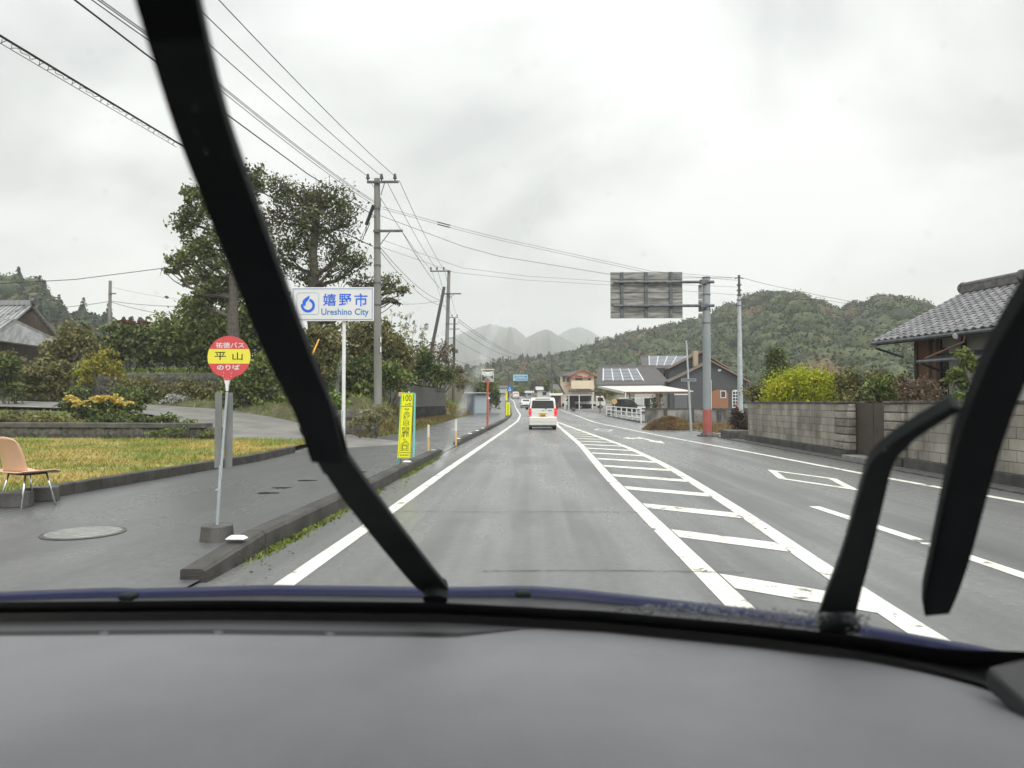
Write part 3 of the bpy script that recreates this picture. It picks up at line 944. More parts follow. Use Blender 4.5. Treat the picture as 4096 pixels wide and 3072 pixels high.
# grass on the banks
n = 30000
ys = rng.uniform(25, 75, n); xe = np.array([walk_left(y) for y in ys]); xs = xe - rng.uniform(0, 1, n) ** 1.5 * 26
zz = np.array([zl(a, b) for a, b in zip(xs, ys)])
drive_y = np.interp(xs, [-44, -29, -21.5, -16.5, -13, -10.5, -8, -6.6], [37, 36.5, 35.8, 34, 31, 27.5, 24.5, 22])
ok = np.abs(ys - drive_y) > 3.2
o = grass('grass', np.stack([xs, ys, zz - .02], 1)[ok], 0.20, 0.03, L_GREENGRASS, 10, .6)
tag(o, 'rough green grass on the banks left of the road', 'grass', kind='stuff')
n = 7000
ys = rng.uniform(27, 100, n); xs = np.array([walk_left(y) for y in ys]) - rng.uniform(0, 1.1, n)
zz = np.array([zl(a, b) for a, b in zip(xs, ys)])
o = grass('grass', np.stack([xs, ys, zz], 1), 0.26, 0.03, leafmat('brown_verge_grass', [(.09, .055, .02), (.19, .12, .045), (.28, .20, .08)], scale=.8), 10, .7)
tag(o, 'brown withered grass along the edge of the footway', 'grass', kind='stuff')

# low stone wall at the back of the lawn, stone by stone
def stone_mesh(seed, sx, sy, sz):
    import bmesh
    rg = np.random.default_rng(seed)
    bm = bmesh.new(); bmesh.ops.create_cube(bm, size=1.0)
    bmesh.ops.subdivide_edges(bm, edges=bm.edges, cuts=1, use_grid_fill=True)
    for v in bm.verts:
        l = v.co.length
        v.co = v.co * (0.62 / max(l, .5)) * .55 + v.co * .5
        v.co += Vector(rg.normal(size=3)) * .04
        v.co = Vector((v.co.x * sx, v.co.y * sy, v.co.z * sz))
    me = bpy.data.meshes.new('stone'); bm.to_mesh(me); bm.free()
    return me
STONES = [stone_mesh(i, 1, 1, 1) for i in range(6)]
for me in STONES: me.materials.append(M_STONE)
def stone_wall(name, a, b, z0, h, label, sl=.5, sh=.28, core=True, cap=None):
    a = Vector(a); b = Vector(b); L = (b - a).length; rz = math.atan2(b.y - a.y, b.x - a.x)
    t = thing(name, (a.x, a.y, 0), rz, label, 'wall')
    rg = np.random.default_rng(int(L * 100))
    MB().b2((0, .12, z0 - .2), (L, .4, z0 + h - .05)).build('core', M_STONE, t)
    rows_ = max(1, int(round(h / sh)))
    for r in range(rows_):
        x = -rg.uniform(0, .3)
        while x < L:
            wd = sl * rg.uniform(.7, 1.4)
            o = bpy.data.objects.new('stone', STONES[rg.integers(0, 6)]); COL.objects.link(o); o.parent = t
            o.location = (x + wd / 2, .12 + rg.normal() * .02, z0 + (r + .5) * h / rows_)
            o.scale = (wd * 1.02, .34, h / rows_ * 1.06)
            o.rotation_euler = (0, rg.normal() * .04, 0)
            x += wd
    if cap:
        MB().b2((-.05, -.1, z0 + h), (L + .05, .42, z0 + h + cap)).build('coping', M_CONC_D, t, bevel=.015)
    return t
pL = At(-260, 1740, 23.9); pR = At(819, 1740, 23.2)
stone_wall('stone_wall', (pL.x, pL.y, 0), (pR.x, pR.y, 0), .15, .42, 'low mossy stone wall at the back of the yellow lawn', cap=.16)
# garden wall beyond the drive
pL = At(-220, 1600, 42.6); pR = At(1180, 1600, 40.5)
stone_wall('stone_wall', (pL.x, pL.y, 0), (pR.x, pR.y, 0), 1.35, 1.75, 'tall dark retaining wall below the garden terrace', sl=1.0, sh=.6)
# small stone wall at the corner by the pole
pL = At(1235, 1700, 27.2); pR = At(1480, 1700, 28.6)
stone_wall('stone_wall', (pL.x, pL.y, 0), (pR.x, pR.y, 0), .12, .95, 'rounded boulders below the utility pole on the corner', sl=.75, sh=.45)

# dark block retaining wall along the footway
t = thing('retaining_wall', (-7.45, 36.5, 0), math.atan2(22.5, .35), 'long dark concrete block retaining wall below the bushes', 'wall')
L = 22.5
MB().b2((0, .03, -.2), (L, .45, 2.5)).build('core', M_CONC_D, t)
bm_ = MB().box((0, 0, 0), (.885, .12, .285)).build('block', M_CONC_D, t)
me = bm_.data; bpy.data.objects.remove(bm_, do_unlink=True)
M_CONC_D2 = mat('dark_retaining_block', (0.018, 0.0175, 0.017), 0.9, col2=(0.055, 0.052, 0.048), scale=4, bump=0.4, bscale=45, isl=True, spec=.08)
me.materials.clear(); me.materials.append(M_CONC_D2)
for r in range(9):
    for c_ in range(25):
        x = c_ * .9 + (.45 if r % 2 else 0) + .45
        if x > L - .4: continue
        o = bpy.data.objects.new('block', me); COL.objects.link(o); o.parent = t
        o.location = (x, -.03 + .035 * r + random.Random(r * 31 + c_).uniform(-.006, .006), .15 + r * .29)
# ------------------------------------------------------------------ leaves for shrubs and trees
L_DARK = leafmat('dark_evergreen_leaves', [(0.023, 0.039, 0.012), (0.061, 0.092, 0.026), (0.124, 0.159, 0.044), (0.218, 0.246, 0.078)], scale=.9)
L_MID = leafmat('mid_green_leaves', [(0.047, 0.073, 0.018), (0.108, 0.154, 0.038), (0.188, 0.234, 0.060), (0.295, 0.322, 0.102)], scale=.9)
L_OLIVE = leafmat('olive_brown_leaves', [(0.049, 0.054, 0.020), (0.119, 0.122, 0.043), (0.203, 0.190, 0.069), (0.294, 0.259, 0.100)], scale=.9)
L_LIME = leafmat('lime_leaves', [(0.13, 0.18, 0.010), (0.28, 0.34, 0.016), (0.44, 0.46, 0.025), (0.56, 0.52, 0.04)], scale=1.6, trans=.35)
L_GOLD = leafmat('golden_leaves', [(0.10, 0.12, 0.018), (0.22, 0.22, 0.035), (0.36, 0.32, 0.055), (0.46, 0.40, 0.09)], scale=1.6, trans=.3)
L_RED = leafmat('reddish_leaves', [(0.056, 0.027, 0.016), (0.134, 0.061, 0.035), (0.202, 0.104, 0.050)], scale=1.2)
L_PETAL = leafmat('yellow_petals', [(0.50, 0.36, 0.06), (0.68, 0.52, 0.12), (0.78, 0.64, 0.24)], scale=2, trans=.3)
L_TREE = leafmat('big_tree_leaves', [(0.022, 0.030, 0.011), (0.054, 0.070, 0.023), (0.113, 0.132, 0.041), (0.197, 0.205, 0.074)], scale=.5, patch=(.085, .05, .026), patch_scale=.22, patch_lo=.56)
L_TREE2 = leafmat('glossy_tree_leaves', [(0.023, 0.039, 0.012), (0.065, 0.095, 0.026), (0.146, 0.182, 0.052), (0.277, 0.302, 0.104)], scale=.5, rough=.4)

def Bl(base, u, v, y, ru, rv, n, ry=None):
    c = At(u, v, y) - Vector(base)
    return ((c.x, c.y, c.z), (ru * px(y), (ry if ry else ru * px(y) * .8), rv * px(y)), n)

# ---- big trees
def tree(name, label, base, top, r0, blobs, leaf, m, seed, per=60, twig=5, group=None, spread=.26, split=.45):
    t = thing(name, base, 0, label, 'tree', group)
    rng = np.random.default_rng(seed)
    mb = MB()
    top = Vector(top) - Vector(base)
    pts = limb(mb, (0, 0, -.4), tuple(top), r0, r0 * .38, rng, .03, 9, 10)
    for c, r, n in blobs:
        c = Vector(c)
        k = max(1, min(len(pts) - 1, int(len(pts) * (split + (1 - split) * rng.uniform(0.0, .8)))))
        k = min(range(1, len(pts)), key=lambda i: abs(pts[i].z - (c.z - (c - top).xy.length * .55)))
        a = limb(mb, pts[k], c, r0 * .34, r0 * .10, rng, .12, 6, 7)
        for j in range(twig):
            d = Vector(rng.normal(size=3)); d.normalize()
            e = c + Vector((d.x * r[0], d.y * r[1], abs(d.z) * r[2] * .9)) * .85
            b = limb(mb, a[rng.integers(2, len(a))], e, r0 * .11, r0 * .03, rng, .1, 4, 5)
            for q in range(3):
                d2 = Vector(rng.normal(size=3)) * min(r) * .4
                limb(mb, b[2 + q % 3], b[2 + q % 3] + d2, r0 * .045, r0 * .015, rng, .08, 3, 4)
    mb.build('trunk', M_BARK, t, smooth=True)
    foliage('crown', blobs, leaf, m, t, seed + 5, per=per, spread=spread, shell=.3)
    return t
YT = 44.0
base = At(1275, 1490, YT); base.z = zl(base.x, YT)
bl = [Bl(base, 1120, 760, YT, 75, 70, 607), Bl(base, 1210, 800, YT, 110, 80, 1148), Bl(base, 1330, 790, YT, 95, 75, 946), Bl(base, 1390, 870, YT, 70, 90, 539),
      Bl(base, 1150, 900, YT, 120, 110, 1284), Bl(base, 1280, 890, YT, 130, 90, 1419), Bl(base, 1220, 990, YT, 120, 80, 1012), Bl(base, 1370, 1000, YT, 85, 75, 607), Bl(base, 1110, 1040, YT, 90, 90, 607),
      Bl(base, 1420, 1060, YT, 75, 65, 437), Bl(base, 1440, 1130, YT, 60, 40, 255), Bl(base, 1330, 1090, YT, 90, 55, 336), Bl(base, 1190, 1110, YT, 90, 55, 301), Bl(base, 1540, 1120, YT, 80, 30, 281), Bl(base, 1590, 1165, YT, 70, 26, 255), Bl(base, 1500, 1165, YT, 60, 25, 167), Bl(base, 1560, 1205, YT, 60, 18, 132), Bl(base, 1450, 1210, YT, 60, 25, 132)]
tree('big_tree', 'tall spreading tree with open branches behind the white city sign', base, At(1265, 860, YT), .5, bl, .105, L_TREE, 31, per=20, twig=9, spread=.20)
YT2 = 40.0
base = At(925, 1490, YT2); base.z = zl(base.x, YT2)
bl = [Bl(base, 760, 780, YT2, 45, 50, 353), Bl(base, 740, 880, YT2, 60, 75, 673), Bl(base, 850, 830, YT2, 90, 100, 1264), Bl(base, 960, 800, YT2, 100, 110, 1348), Bl(base, 1010, 720, YT2, 70, 60, 673), Bl(base, 780, 1000, YT2, 70, 70, 673), Bl(base, 720, 1040, YT2, 55, 40, 379), Bl(base, 880, 1000, YT2, 110, 110, 1516),
      Bl(base, 1000, 960, YT2, 100, 120, 1264), Bl(base, 800, 1100, YT2, 70, 40, 421), Bl(base, 690, 1075, YT2, 45, 30, 217), Bl(base, 860, 1170, YT2, 90, 70, 1094), Bl(base, 790, 1230, YT2, 70, 60, 926), Bl(base, 930, 1130, YT2, 90, 100, 926), Bl(base, 760, 1130, YT2, 36, 30, 168)]
tree('evergreen_tree', 'glossy evergreen tree half hidden by the left wiper', base, At(930, 850, YT2), .42, bl, .125, L_TREE2, 33, per=22, twig=7, spread=.19)

# ---- shrubs on the left, background to foreground
def shrub(name, label, y, specs, leaf, m, seed, cat='bush', group=None, per=40, stems=5, zbase=None, spread=.26, shell=.4):
    u0 = sum(s[0] for s in specs) / len(specs)
    b = At(u0, 1612, y); b.z = zbase if zbase is not None else zl(b.x, y)
    return bush(name, label, b, [Bl(b, s[0], s[1], y + (s[5] if len(s) > 5 else 0), s[2], s[3], s[4]) for s in specs], leaf, m, cat, group, seed, stems, per=per, spread=spread, shell=shell)
shrub('evergreen_bush', 'dense dark evergreen mass behind the bus stop sign', 46, [(720, 1330, 110, 90, 1800), (830, 1300, 120, 110, 2000), (640, 1380, 90, 70, 1200), (950, 1340, 130, 120, 2200), (760, 1410, 130, 60, 1500), (900, 1430, 130, 70, 1500), (1060, 1400, 120, 120, 1800), (1050, 1280, 110, 120, 1700)], .17, L_MID, 41)
shrub('evergreen_bush', 'rounded dark green bush on the terrace left of the bus stop', 45, [(600, 1400, 90, 70, 1500), (560, 1350, 80, 60, 1100), (500, 1370, 90, 70, 1200), (480, 1320, 60, 30, 500), (430, 1400, 80, 60, 900)], .15, L_DARK, 42)
shrub('red_bush', 'reddish brown bush topping the dark garden hedge', 47, [(520, 1300, 60, 22, 700), (570, 1305, 50, 20, 500), (470, 1310, 40, 16, 250)], .13, L_RED, 43)
shrub('bare_bush', 'brownish twiggy bush behind the garden left of the golden shrub', 42, [(290, 1340, 70, 60, 900), (250, 1400, 80, 60, 900), (350, 1390, 70, 60, 800), (200, 1440, 70, 50, 700)], .13, L_OLIVE, 44)
shrub('garden_bush', 'grey green shrub row along the far side of the drive', 40, [(60, 1500, 80, 60, 1100), (160, 1510, 80, 60, 1100), (240, 1500, 60, 60, 800), (20, 1440, 60, 40, 600), (320, 1520, 60, 50, 700), (100, 1560, 90, 30, 500), (220, 1560, 90, 30, 500)], .12, L_OLIVE, 45, zbase=1.3)
shrub('garden_bush', 'round topped dark shrub at the left edge of the picture', 36, [(30, 1455, 60, 40, 800), (20, 1520, 60, 50, 700), (60, 1570, 50, 30, 300)], .11, L_DARK, 46, zbase=1.2)
shrub('golden_shrub', 'golden leaved shrub above the yellow flowers', 33, [(420, 1440, 55, 40, 700), (375, 1465, 50, 40, 600), (455, 1480, 45, 40, 500), (350, 1510, 30, 28, 220), (440, 1420, 30, 22, 200)], .085, L_GOLD, 47, zbase=1.0, per=26, spread=.2)
shrub('palm_shrub', 'small bright green spiky plant beside the golden shrub', 33.5, [(310, 1490, 25, 20, 160), (330, 1500, 22, 22, 160), (320, 1560, 12, 40, 60)], .09, L_LIME, 48, zbase=1.0)
shrub('garden_bush', 'low dark bush behind the yellow flowers', 31, [(520, 1580, 70, 32, 800), (330, 1575, 50, 30, 400), (560, 1600, 50, 26, 400)], .09, L_DARK, 49, zbase=.9)
t = shrub('flowering_shrub', 'mound of yellow flowers on the garden bed behind the lawn', 27.2, [(290, 1622, 50, 22, 500), (380, 1630, 70, 24, 700), (470, 1622, 60, 22, 600), (540, 1634, 40, 16, 300), (350, 1660, 90, 22, 600), (480, 1660, 90, 22, 600)], .07, L_DARK, 50, zbase=.65, cat='flowers')
b = t.location
rng = np.random.default_rng(77)
P = cloud_points([Bl(b, u, v, 26.9, ru, rv, n) for u, v, ru, rv, n in [(285, 1596, 36, 20, 220), (320, 1610, 36, 16, 200), (400, 1596, 45, 20, 330), (455, 1592, 40, 18, 260), (500, 1612, 45, 14, 160), (345, 1625, 60, 10, 90)]], rng, per=8, spread=.10, shell=.3)
V, F = leaf_quads(P, .05, rng, ar=.95)
link_mesh('blossom', np_mesh('blossom', V, F), L_PETAL, t)
shrub('garden_bush', 'grey green plants on the bed left of the yellow flowers', 26.2, [(60, 1670, 80, 30, 800), (180, 1675, 80, 26, 700), (20, 1700, 70, 28, 500), (280, 1690, 70, 18, 400), (120, 1700, 80, 20, 400)], .07, L_OLIVE, 51, zbase=.5)
shrub('garden_bush', 'mixed green plants on the bed right of the yellow flowers', 25.8, [(430, 1680, 70, 18, 500), (560, 1678, 70, 18, 500), (670, 1672, 60, 16, 300), (740, 1690, 50, 14, 200)], .07, L_DARK, 52, zbase=.5)
shrub('weeds', 'weeds growing against the right end of the low stone wall', 22.9, [(700, 1725, 60, 22, 260), (640, 1735, 50, 14, 160), (815, 1728, 40, 16, 150)], .05, L_MID, 53, zbase=.2, cat='weeds')
shrub('white_flowers', 'pale grey leaved plants at the foot of the tall garden wall', 39.6, [(720, 1600, 50, 22, 300), (660, 1605, 40, 16, 160), (770, 1608, 30, 16, 140)], .075, leafmat('pale_leaves', [(.2, .2, .18), (.42, .42, .40), (.6, .6, .58)]), 54, zbase=1.3)
shrub('climber', 'brown creeper hanging over the tall garden wall', 40.2, [(560, 1545, 60, 40, 600), (640, 1560, 60, 45, 600), (740, 1555, 60, 45, 600), (820, 1560, 60, 50, 600), (480, 1550, 40, 40, 300)], .10, L_OLIVE, 55, zbase=1.3)
shrub('evergreen_bush', 'green bush on the terrace edge behind the bus stop sign', 38, [(980, 1520, 90, 60, 1200), (1060, 1560, 90, 60, 1100), (930, 1590, 70, 40, 600), (1080, 1480, 80, 70, 900), (1150, 1620, 60, 40, 500)], .12, L_MID, 56)
# bank by the pole
shrub('bank_bush', 'dark brush below the big tree left of the white post', 36, [(1240, 1400, 80, 90, 1400), (1300, 1480, 80, 80, 1300), (1200, 1500, 70, 90, 1100), (1340, 1420, 60, 80, 900), (1290, 1350, 60, 50, 600)], .12, L_OLIVE, 57)
shrub('bank_bush', 'dense dark bush right of the white post', 33, [(1400, 1500, 70, 60, 1400), (1450, 1540, 60, 50, 900), (1380, 1560, 60, 40, 700), (1470, 1470, 50, 50, 700)], .10, L_DARK, 58)
shrub('bank_bush', 'tall olive thicket behind the near utility pole', 41, [(1430, 1350, 80, 70, 1300), (1520, 1360, 80, 70, 1300), (1580, 1400, 70, 70, 1000), (1480, 1420, 90, 60, 1100), (1410, 1430, 70, 60, 800), (1620, 1440, 60, 60, 700), (1500, 1300, 50, 40, 400)], .13, L_OLIVE, 59)
shrub('bank_bush', 'bright green bush right of the near utility pole', 34.5, [(1560, 1500, 60, 50, 1000), (1600, 1530, 50, 40, 600), (1520, 1530, 40, 40, 450)], .10, L_MID, 60)
shrub('bank_bush', 'dark bushes on top of the dark retaining wall', 46, [(1640, 1480, 60, 50, 900), (1700, 1490, 60, 45, 900), (1750, 1500, 50, 40, 700), (1790, 1510, 36, 40, 500), (1690, 1440, 50, 40, 500)], .12, L_DARK, 61, zbase=2.5)
shrub('bare_bush', 'bare brown thicket between the leaning pole and the second pole', 54, [(1740, 1430, 50, 60, 500), (1790, 1420, 40, 60, 420), (1700, 1400, 40, 50, 350), (1830, 1480, 30, 50, 300)], .10, leafmat('bare_twigs', [(.09, .065, .045), (.17, .125, .085), (.24, .18, .12)]), 62, stems=14, zbase=2.3)
shrub('green_shoots', 'bright green weeds on the bank left of the white post', 29.5, [(1330, 1595, 40, 30, 300), (1310, 1630, 40, 26, 260), (1360, 1620, 40, 24, 240)], .09, leafmat('fresh_weed_leaves', [(.07, .12, .02), (.16, .24, .05), (.26, .34, .09)]), 63, cat='weeds')
shrub('weeds', 'pale weeds growing over the corner boulders', 26.6, [(1500, 1650, 50, 36, 300), (1460, 1690, 50, 26, 240), (1540, 1640, 30, 26, 140), (1400, 1700, 30, 18, 120)], .07, leafmat('pale_weed_leaves', [(.12, .12, .05), (.24, .23, .11), (.34, .33, .18)]), 64, cat='weeds', zbase=.1)
# bamboo behind the pole
t = thing('bamboo', (At(1600, 1400, 50).x, 50, zl(-9, 50)), 0, 'feathery bamboo tips rising behind the near utility pole', 'bamboo')
mb = MB(); rng = np.random.default_rng(5); bl = []
for i, (u, v) in enumerate([(1570, 1255), (1600, 1262), (1625, 1270), (1645, 1262), (1660, 1300), (1690, 1310), (1705, 1308), (1540, 1280)]):
    tip = At(u, v, 50 + rng.uniform(-1, 1)) - t.location
    root = Vector((tip.x * .6 + rng.normal() * .2, tip.y * .6, -.3))
    p = limb(mb, root, tip, .035, .008, rng, .05, 7, 5)
    for q in p[3:]:
        bl.append((tuple(q), (.22, .22, .30), 34))
mb.build('stems', mat('bamboo_stem', (.20, .20, .08), .6), t)
foliage('leaves', bl, .11, L_MID, t, 9, per=12, ar=.25)
# dark conifer hedge and shed beyond the mirror
def gz(y): return zr(y)
shrub('conifer_hedge', 'clipped dark conifer hedge beyond the orange mirror', 86, [(1960, 1560, 26, 60, 900), (1980, 1580, 20, 45, 600), (1935, 1570, 24, 50, 600), (1910, 1560, 24, 40, 500)], .16, L_DARK, 71, zbase=.3, cat='hedge')
shrub('garden_tree', 'round greenish tree behind the grey shed', 95, [(1900, 1530, 30, 26, 600), (1870, 1540, 30, 24, 600), (1840, 1530, 24, 24, 400)], .2, L_OLIVE, 72, zbase=.6)
# ================================================================== POLES, WIRES, SIGNS
M_POLE = mat('concrete_pole', (0.17, 0.17, 0.155), 0.85, col2=(0.25, 0.245, 0.23), scale=2.5, bump=.15, bscale=60, stretch=(1, 1, .25))
M_POLE_D = mat('dark_pole', (0.055, 0.055, 0.048), 0.85, col2=(0.11, 0.108, 0.095), scale=2.5, stretch=(1, 1, .25))
M_INS = mat('insulator', (0.02, 0.02, 0.022), 0.35)
ZP = {}
def insulator(mb, p):
    x, y, z = p
    mb.cyl((x, y, z), (x, y, z + .10), .03, .03, 8)
    mb.cyl((x, y, z + .10), (x, y, z + .17), .09, .06, 8)
    mb.cyl((x, y, z + .17), (x, y, z + .30), .07, .045, 8)
def crossarm(t, x0, x1, z, ins=(), brace=None, y=-.17, name='crossarm'):
    a = MB().b2((x0, y - .045, z - .045), (x1, y + .045, z + .045))
    o = a.build(name, M_GALV_D, t)
    for x in ins:
        b = MB(); insulator(b, (x, y, z + .045)); b.build('insulator', M_INS, t, smooth=False)
    if brace:
        MB().cyl((brace[0], y, z - .05), (0.1, -.1, z - brace[1]), .02, .02, 6).build('brace', M_GALV_D, t)
def pole(name, label, base, top, r0, r1, m, group=None, bands=()):
    t = thing(name, base, 0, label, 'utility pole', group)
    d = Vector(top) - Vector(base)
    MB().cyl((0, 0, -.4), tuple(d), r0, r1, 14).build('pole_shaft', m, t, smooth=False)
    for f in bands:
        p = d * f; r = r0 + (r1 - r0) * f + .012
        MB().cyl(tuple(p - Vector((0, 0, .04))), tuple(p + Vector((0, 0, .04))), r, r, 14).build('band', M_GALV_D, t)
    return t
Y1 = 30.0
b1 = At(1512, 1590, Y1); t1 = At(1508, 715, Y1)
P1 = pole('utility_pole', 'tall grey concrete utility pole behind the white city sign', b1, t1, .175, .125, M_POLE, bands=(.42, .52, .60, .68, .86))
def loc1(u, v, dy=0): return At(u, v, Y1 + dy) - b1
zA = loc1(1500, 733).z
crossarm(P1, loc1(1472, 733).x, loc1(1597, 733).x, zA, [loc1(u, 0).x for u in (1479, 1533, 1586)], (loc1(1545, 0).x, .55))
zB = loc1(1500, 928).z
crossarm(P1, loc1(1497, 928).x, loc1(1614, 928).x, zB, [], (loc1(1566, 0).x, .55))
a = loc1(1494, 822, -.5); b = loc1(1465, 900, -.5)
MB().cyl(tuple(b), tuple(a), .075, .075, 12).build('cable_joint', M_BLACK, P1)
MB().cyl(tuple(loc1(1485, 868, -.45)), tuple(loc1(1508, 868)), .02, .02, 6).build('bracket', M_GALV_D, P1)
mb = MB()
for k in range(4):
    z = loc1(0, 818 + 9 * k).z
    mb.cyl((0.1, -.1, z), (loc1(1531, 0).x, -.25, z), .012, .012, 6)
mb.cyl((loc1(1531, 0).x, -.25, loc1(0, 812).z), (loc1(1531, 0).x, -.25, loc1(0, 846).z), .015, .015, 6)
mb.build('wire_rack', M_GALV_D, P1)
mb = MB()
rr = np.random.default_rng(3)
pts = [loc1(1466, 905, -.5), loc1(1462, 930, -.4), loc1(1450, 958, -.4), loc1(1458, 940, -.3), loc1(1470, 915, -.4), loc1(1480, 890, -.4)]
mb.tube(pts, .018, 6)
mb.build('hanging_cable', M_WIRE, P1)
for k in range(2):
    p = loc1(1525.5, 1358 + 40 * k)
    MB().b2((p.x - .02, -.15, p.z - .13), (p.x + .02, -.08, p.z + .1)).build('plate', M_WHITE, P1)
Y2 = 58.0
b2_ = At(1782, 1560, Y2); t2_ = At(1796, 1083, Y2)
P2 = pole('utility_pole', 'second concrete utility pole farther along the left side', b2_, t2_, .19, .13, M_POLE, bands=(.55, .68, .78))
def loc2(u, v, dy=0): return At(u, v, Y2 + dy) - b2_
dx = (t2_ - b2_).x
crossarm(P2, loc2(1725, 0).x, loc2(1806, 0).x, loc2(0, 1095).z, [loc2(u, 0).x for u in (1728, 1752, 1779)])
crossarm(P2, loc2(1781, 0).x, loc2(1848, 0).x, loc2(0, 1184).z, [], (loc2(1820, 0).x, .5))
b3 = At(1718, 1420, 56); t3 = At(1777, 1148, 56.5)
b3.z = 2.5; b3.x -= .55
P2b = pole('leaning_pole', 'dark leaning stay pole propping the second utility pole', b3, t3, .16, .12, M_POLE_D, bands=(.95,))
Y3 = 92.0
b4 = At(1812, 1600, Y3); b4.z = .6; t4 = At(1818, 1273, Y3)
P3 = pole('utility_pole', 'distant utility pole with several crossarms beyond the second one', b4, t4, .2, .14, M_POLE_D)
def loc3(u, v, dy=0): return At(u, v, Y3 + dy) - b4
for v, u0, u1, ins in ((1276, 1798, 1834, (1800, 1812, 1832)), (1302, 1798, 1835, ()), (1322, 1798, 1842, ()), (1357, 1800, 1826, ())):
    crossarm(P3, loc3(u0, 0).x, loc3(u1, 0).x, loc3(0, v).z, [loc3(u, 0).x for u in ins])
MB().cyl(tuple(loc3(1822, 1412, -.3)), tuple(loc3(1822, 1398, -.3)), .35, .35, 12).build('transformer', M_GALV_D, P3)
Y4 = 62.0
b5 = At(437, 1400, Y4); b5.z = zl(b5.x, Y4); t5 = At(441, 1123, Y4)
P4 = pole('utility_pole', 'lone mossy utility pole left of the big trees', b5, t5, .17, .13, M_POLE, bands=(.85,))
p = t5 - b5
MB().b2((.1, -.1, p.z - 1.2), (.55, 0, p.z - 1.1)).build('crossarm', M_GALV_D, P4)
# far pole right with dark stay
Y5 = 125.0
b6 = At(2208, 1620, Y5); b6.z = zr(Y5); t6 = At(2208, 1420, Y5)
P5 = pole('utility_pole', 'far dark utility pole left of the cream house', b6, t6, .2, .14, M_POLE_D)
for v in (1432, 1442, 1452):
    p = At(2208, v, Y5) - b6
    MB().b2((-.8, -.1, p.z - .06), (.9, .02, p.z + .06)).build('crossarm', M_GALV_D, P5)
pa = At(2211, 1480, 124); pb = At(2261, 1583, 122)
o = MB().tube([pa, pa.lerp(pb, .5) - Vector((0, 0, .25)), pb], .16, 8).build('stay_cable', M_BLACK)
tag(o, 'thick black slanting stay in front of the cream house', 'cable')

# ---- wires
def wire(label, pts, r=.012, sag=0.0, name='overhead_wire', group=None, n=18):
    P = [Vector(p) for p in pts]; out = []
    for a, b in zip(P, P[1:]):
        for i in range(n):
            t = i / n
            q = a.lerp(b, t); q.z -= sag * 4 * t * (1 - t)
            out.append(q)
    out.append(P[-1])
    o = MB().tube(out, r, 5).build(name, M_WIRE)
    return tag(o, label, 'wire', group)
def ext(a, b, y):                  # carry the straight line a-b on to distance y
    t = (y - a.y) / (b.y - a.y)
    return a.lerp(b, t)
for i, (uA, uB, vB, nm) in enumerate([(1479, 818.6, 161, 'left'), (1533, 788, 27, 'middle'), (1586, 876, 0, 'right')]):
    a = At(uA, 710, Y1 - .17); m_ = At(uB, vB, [14.8, 13.6, 13.8][i])
    wire('%s of the three thin wires rising to the top left from the near pole' % nm, [a, m_, ext(a, m_, 2)], .011, .12, group='high wires towards the camera')
for i, (vA, uB, vB, y) in enumerate([(806, 868, 327, 14), (812, 868, 335, 14), (822, 872, 352, 14)]):
    a = At(1499, vA, Y1); m_ = At(uB, vB, y)
    wire('%s of three close thin wires below the top ones' % ['upper', 'middle', 'lower'][i], [a, m_, ext(a, m_, 2)], .009, .1, group='low voltage wires towards the camera')
a = At(1495, 862, Y1); m1 = At(1230, 695, 22); m2 = At(907, 457, 16); m3 = At(576, 211, 12); m4 = At(300, 0, 10)
wire('thick cable entering the top left corner beside the wiper', [a, m1, m2, m3, m4, ext(m3, m4, 5)], .016, 0)
a = At(1490, 985, Y1); c1 = At(1376, 931, 27); c2 = At(1072, 782, 20.5); c3 = At(707, 569, 15.2); c4 = At(0, 142, 10)
wire('heavy cable with spiral hangers at the left edge of the sky', [a, c1, c2, c3, c4, ext(c3, c4, 7)], .02, 0)
# hanger spiral below it
pts = []
for i in range(241):
    t = i / 240
    q = (c3.lerp(c4, t)); ph = t * 26 * 2 * math.pi
    w_ = .06 * (.6 + .4 * math.sin(t * 40))
    pts.append(q + Vector((math.cos(ph) * w_ * .6, math.sin(ph) * .03, -.055 + math.sin(ph) * w_)))
o = MB().tube(pts, .005, 4).build('cable_hanger', M_WIRE); tag(o, 'thin looping hanger wire wound below the heavy cable', 'wire')
wire('thin messenger wire just under the heavy cable', [c3 - Vector((0, 0, .11)), c4 - Vector((0, 0, .11))], .006)
# near pole to the right hand pole
YR = 38.0
for i, (vA, dv) in enumerate([(828, 0), (836, 9)]):
    wire('%s of two twin wires crossing the sky to the grey steel pole' % ['upper', 'lower'][i], [At(1531, vA, Y1), At(1850, 915 + dv, 32), At(2000, 952 + dv, 33), At(2606, 1085 + dv, 36), At(2948, 1112 + dv, YR)], .008, group='twin wires over the road')
    q0, q1 = At(1750, 888 + dv, 31.4), At(1800, 901 + dv, 31.7)
    o = MB().tube([q0, q1], .024, 6).build('wire_sleeve', M_WIRE); tag(o, 'black sleeve on the %s twin wire' % ['upper', 'lower'][i], 'sleeve', 'sleeves on the twin wires')
wire('lone wire crossing the sky below the twin wires', [At(1520, 862, Y1), At(1850, 985, 32), At(2000, 1026, 33), At(2438, 1097, 35.5), At(2700, 1112, 37), At(2948, 1111, YR)], .010)
wire('faint upper wire crossing behind the sign board', [At(1530, 960, Y1), At(1850, 1072, 34), At(2100, 1104, 36), At(2438, 1126, 37), At(2950, 1148, YR)], .007)
wire('faint lower wire crossing behind the sign board', [At(1530, 990, Y1), At(1820, 1090, 34), At(2100, 1120, 36), At(2438, 1140, 37), At(2950, 1180, YR)], .007)
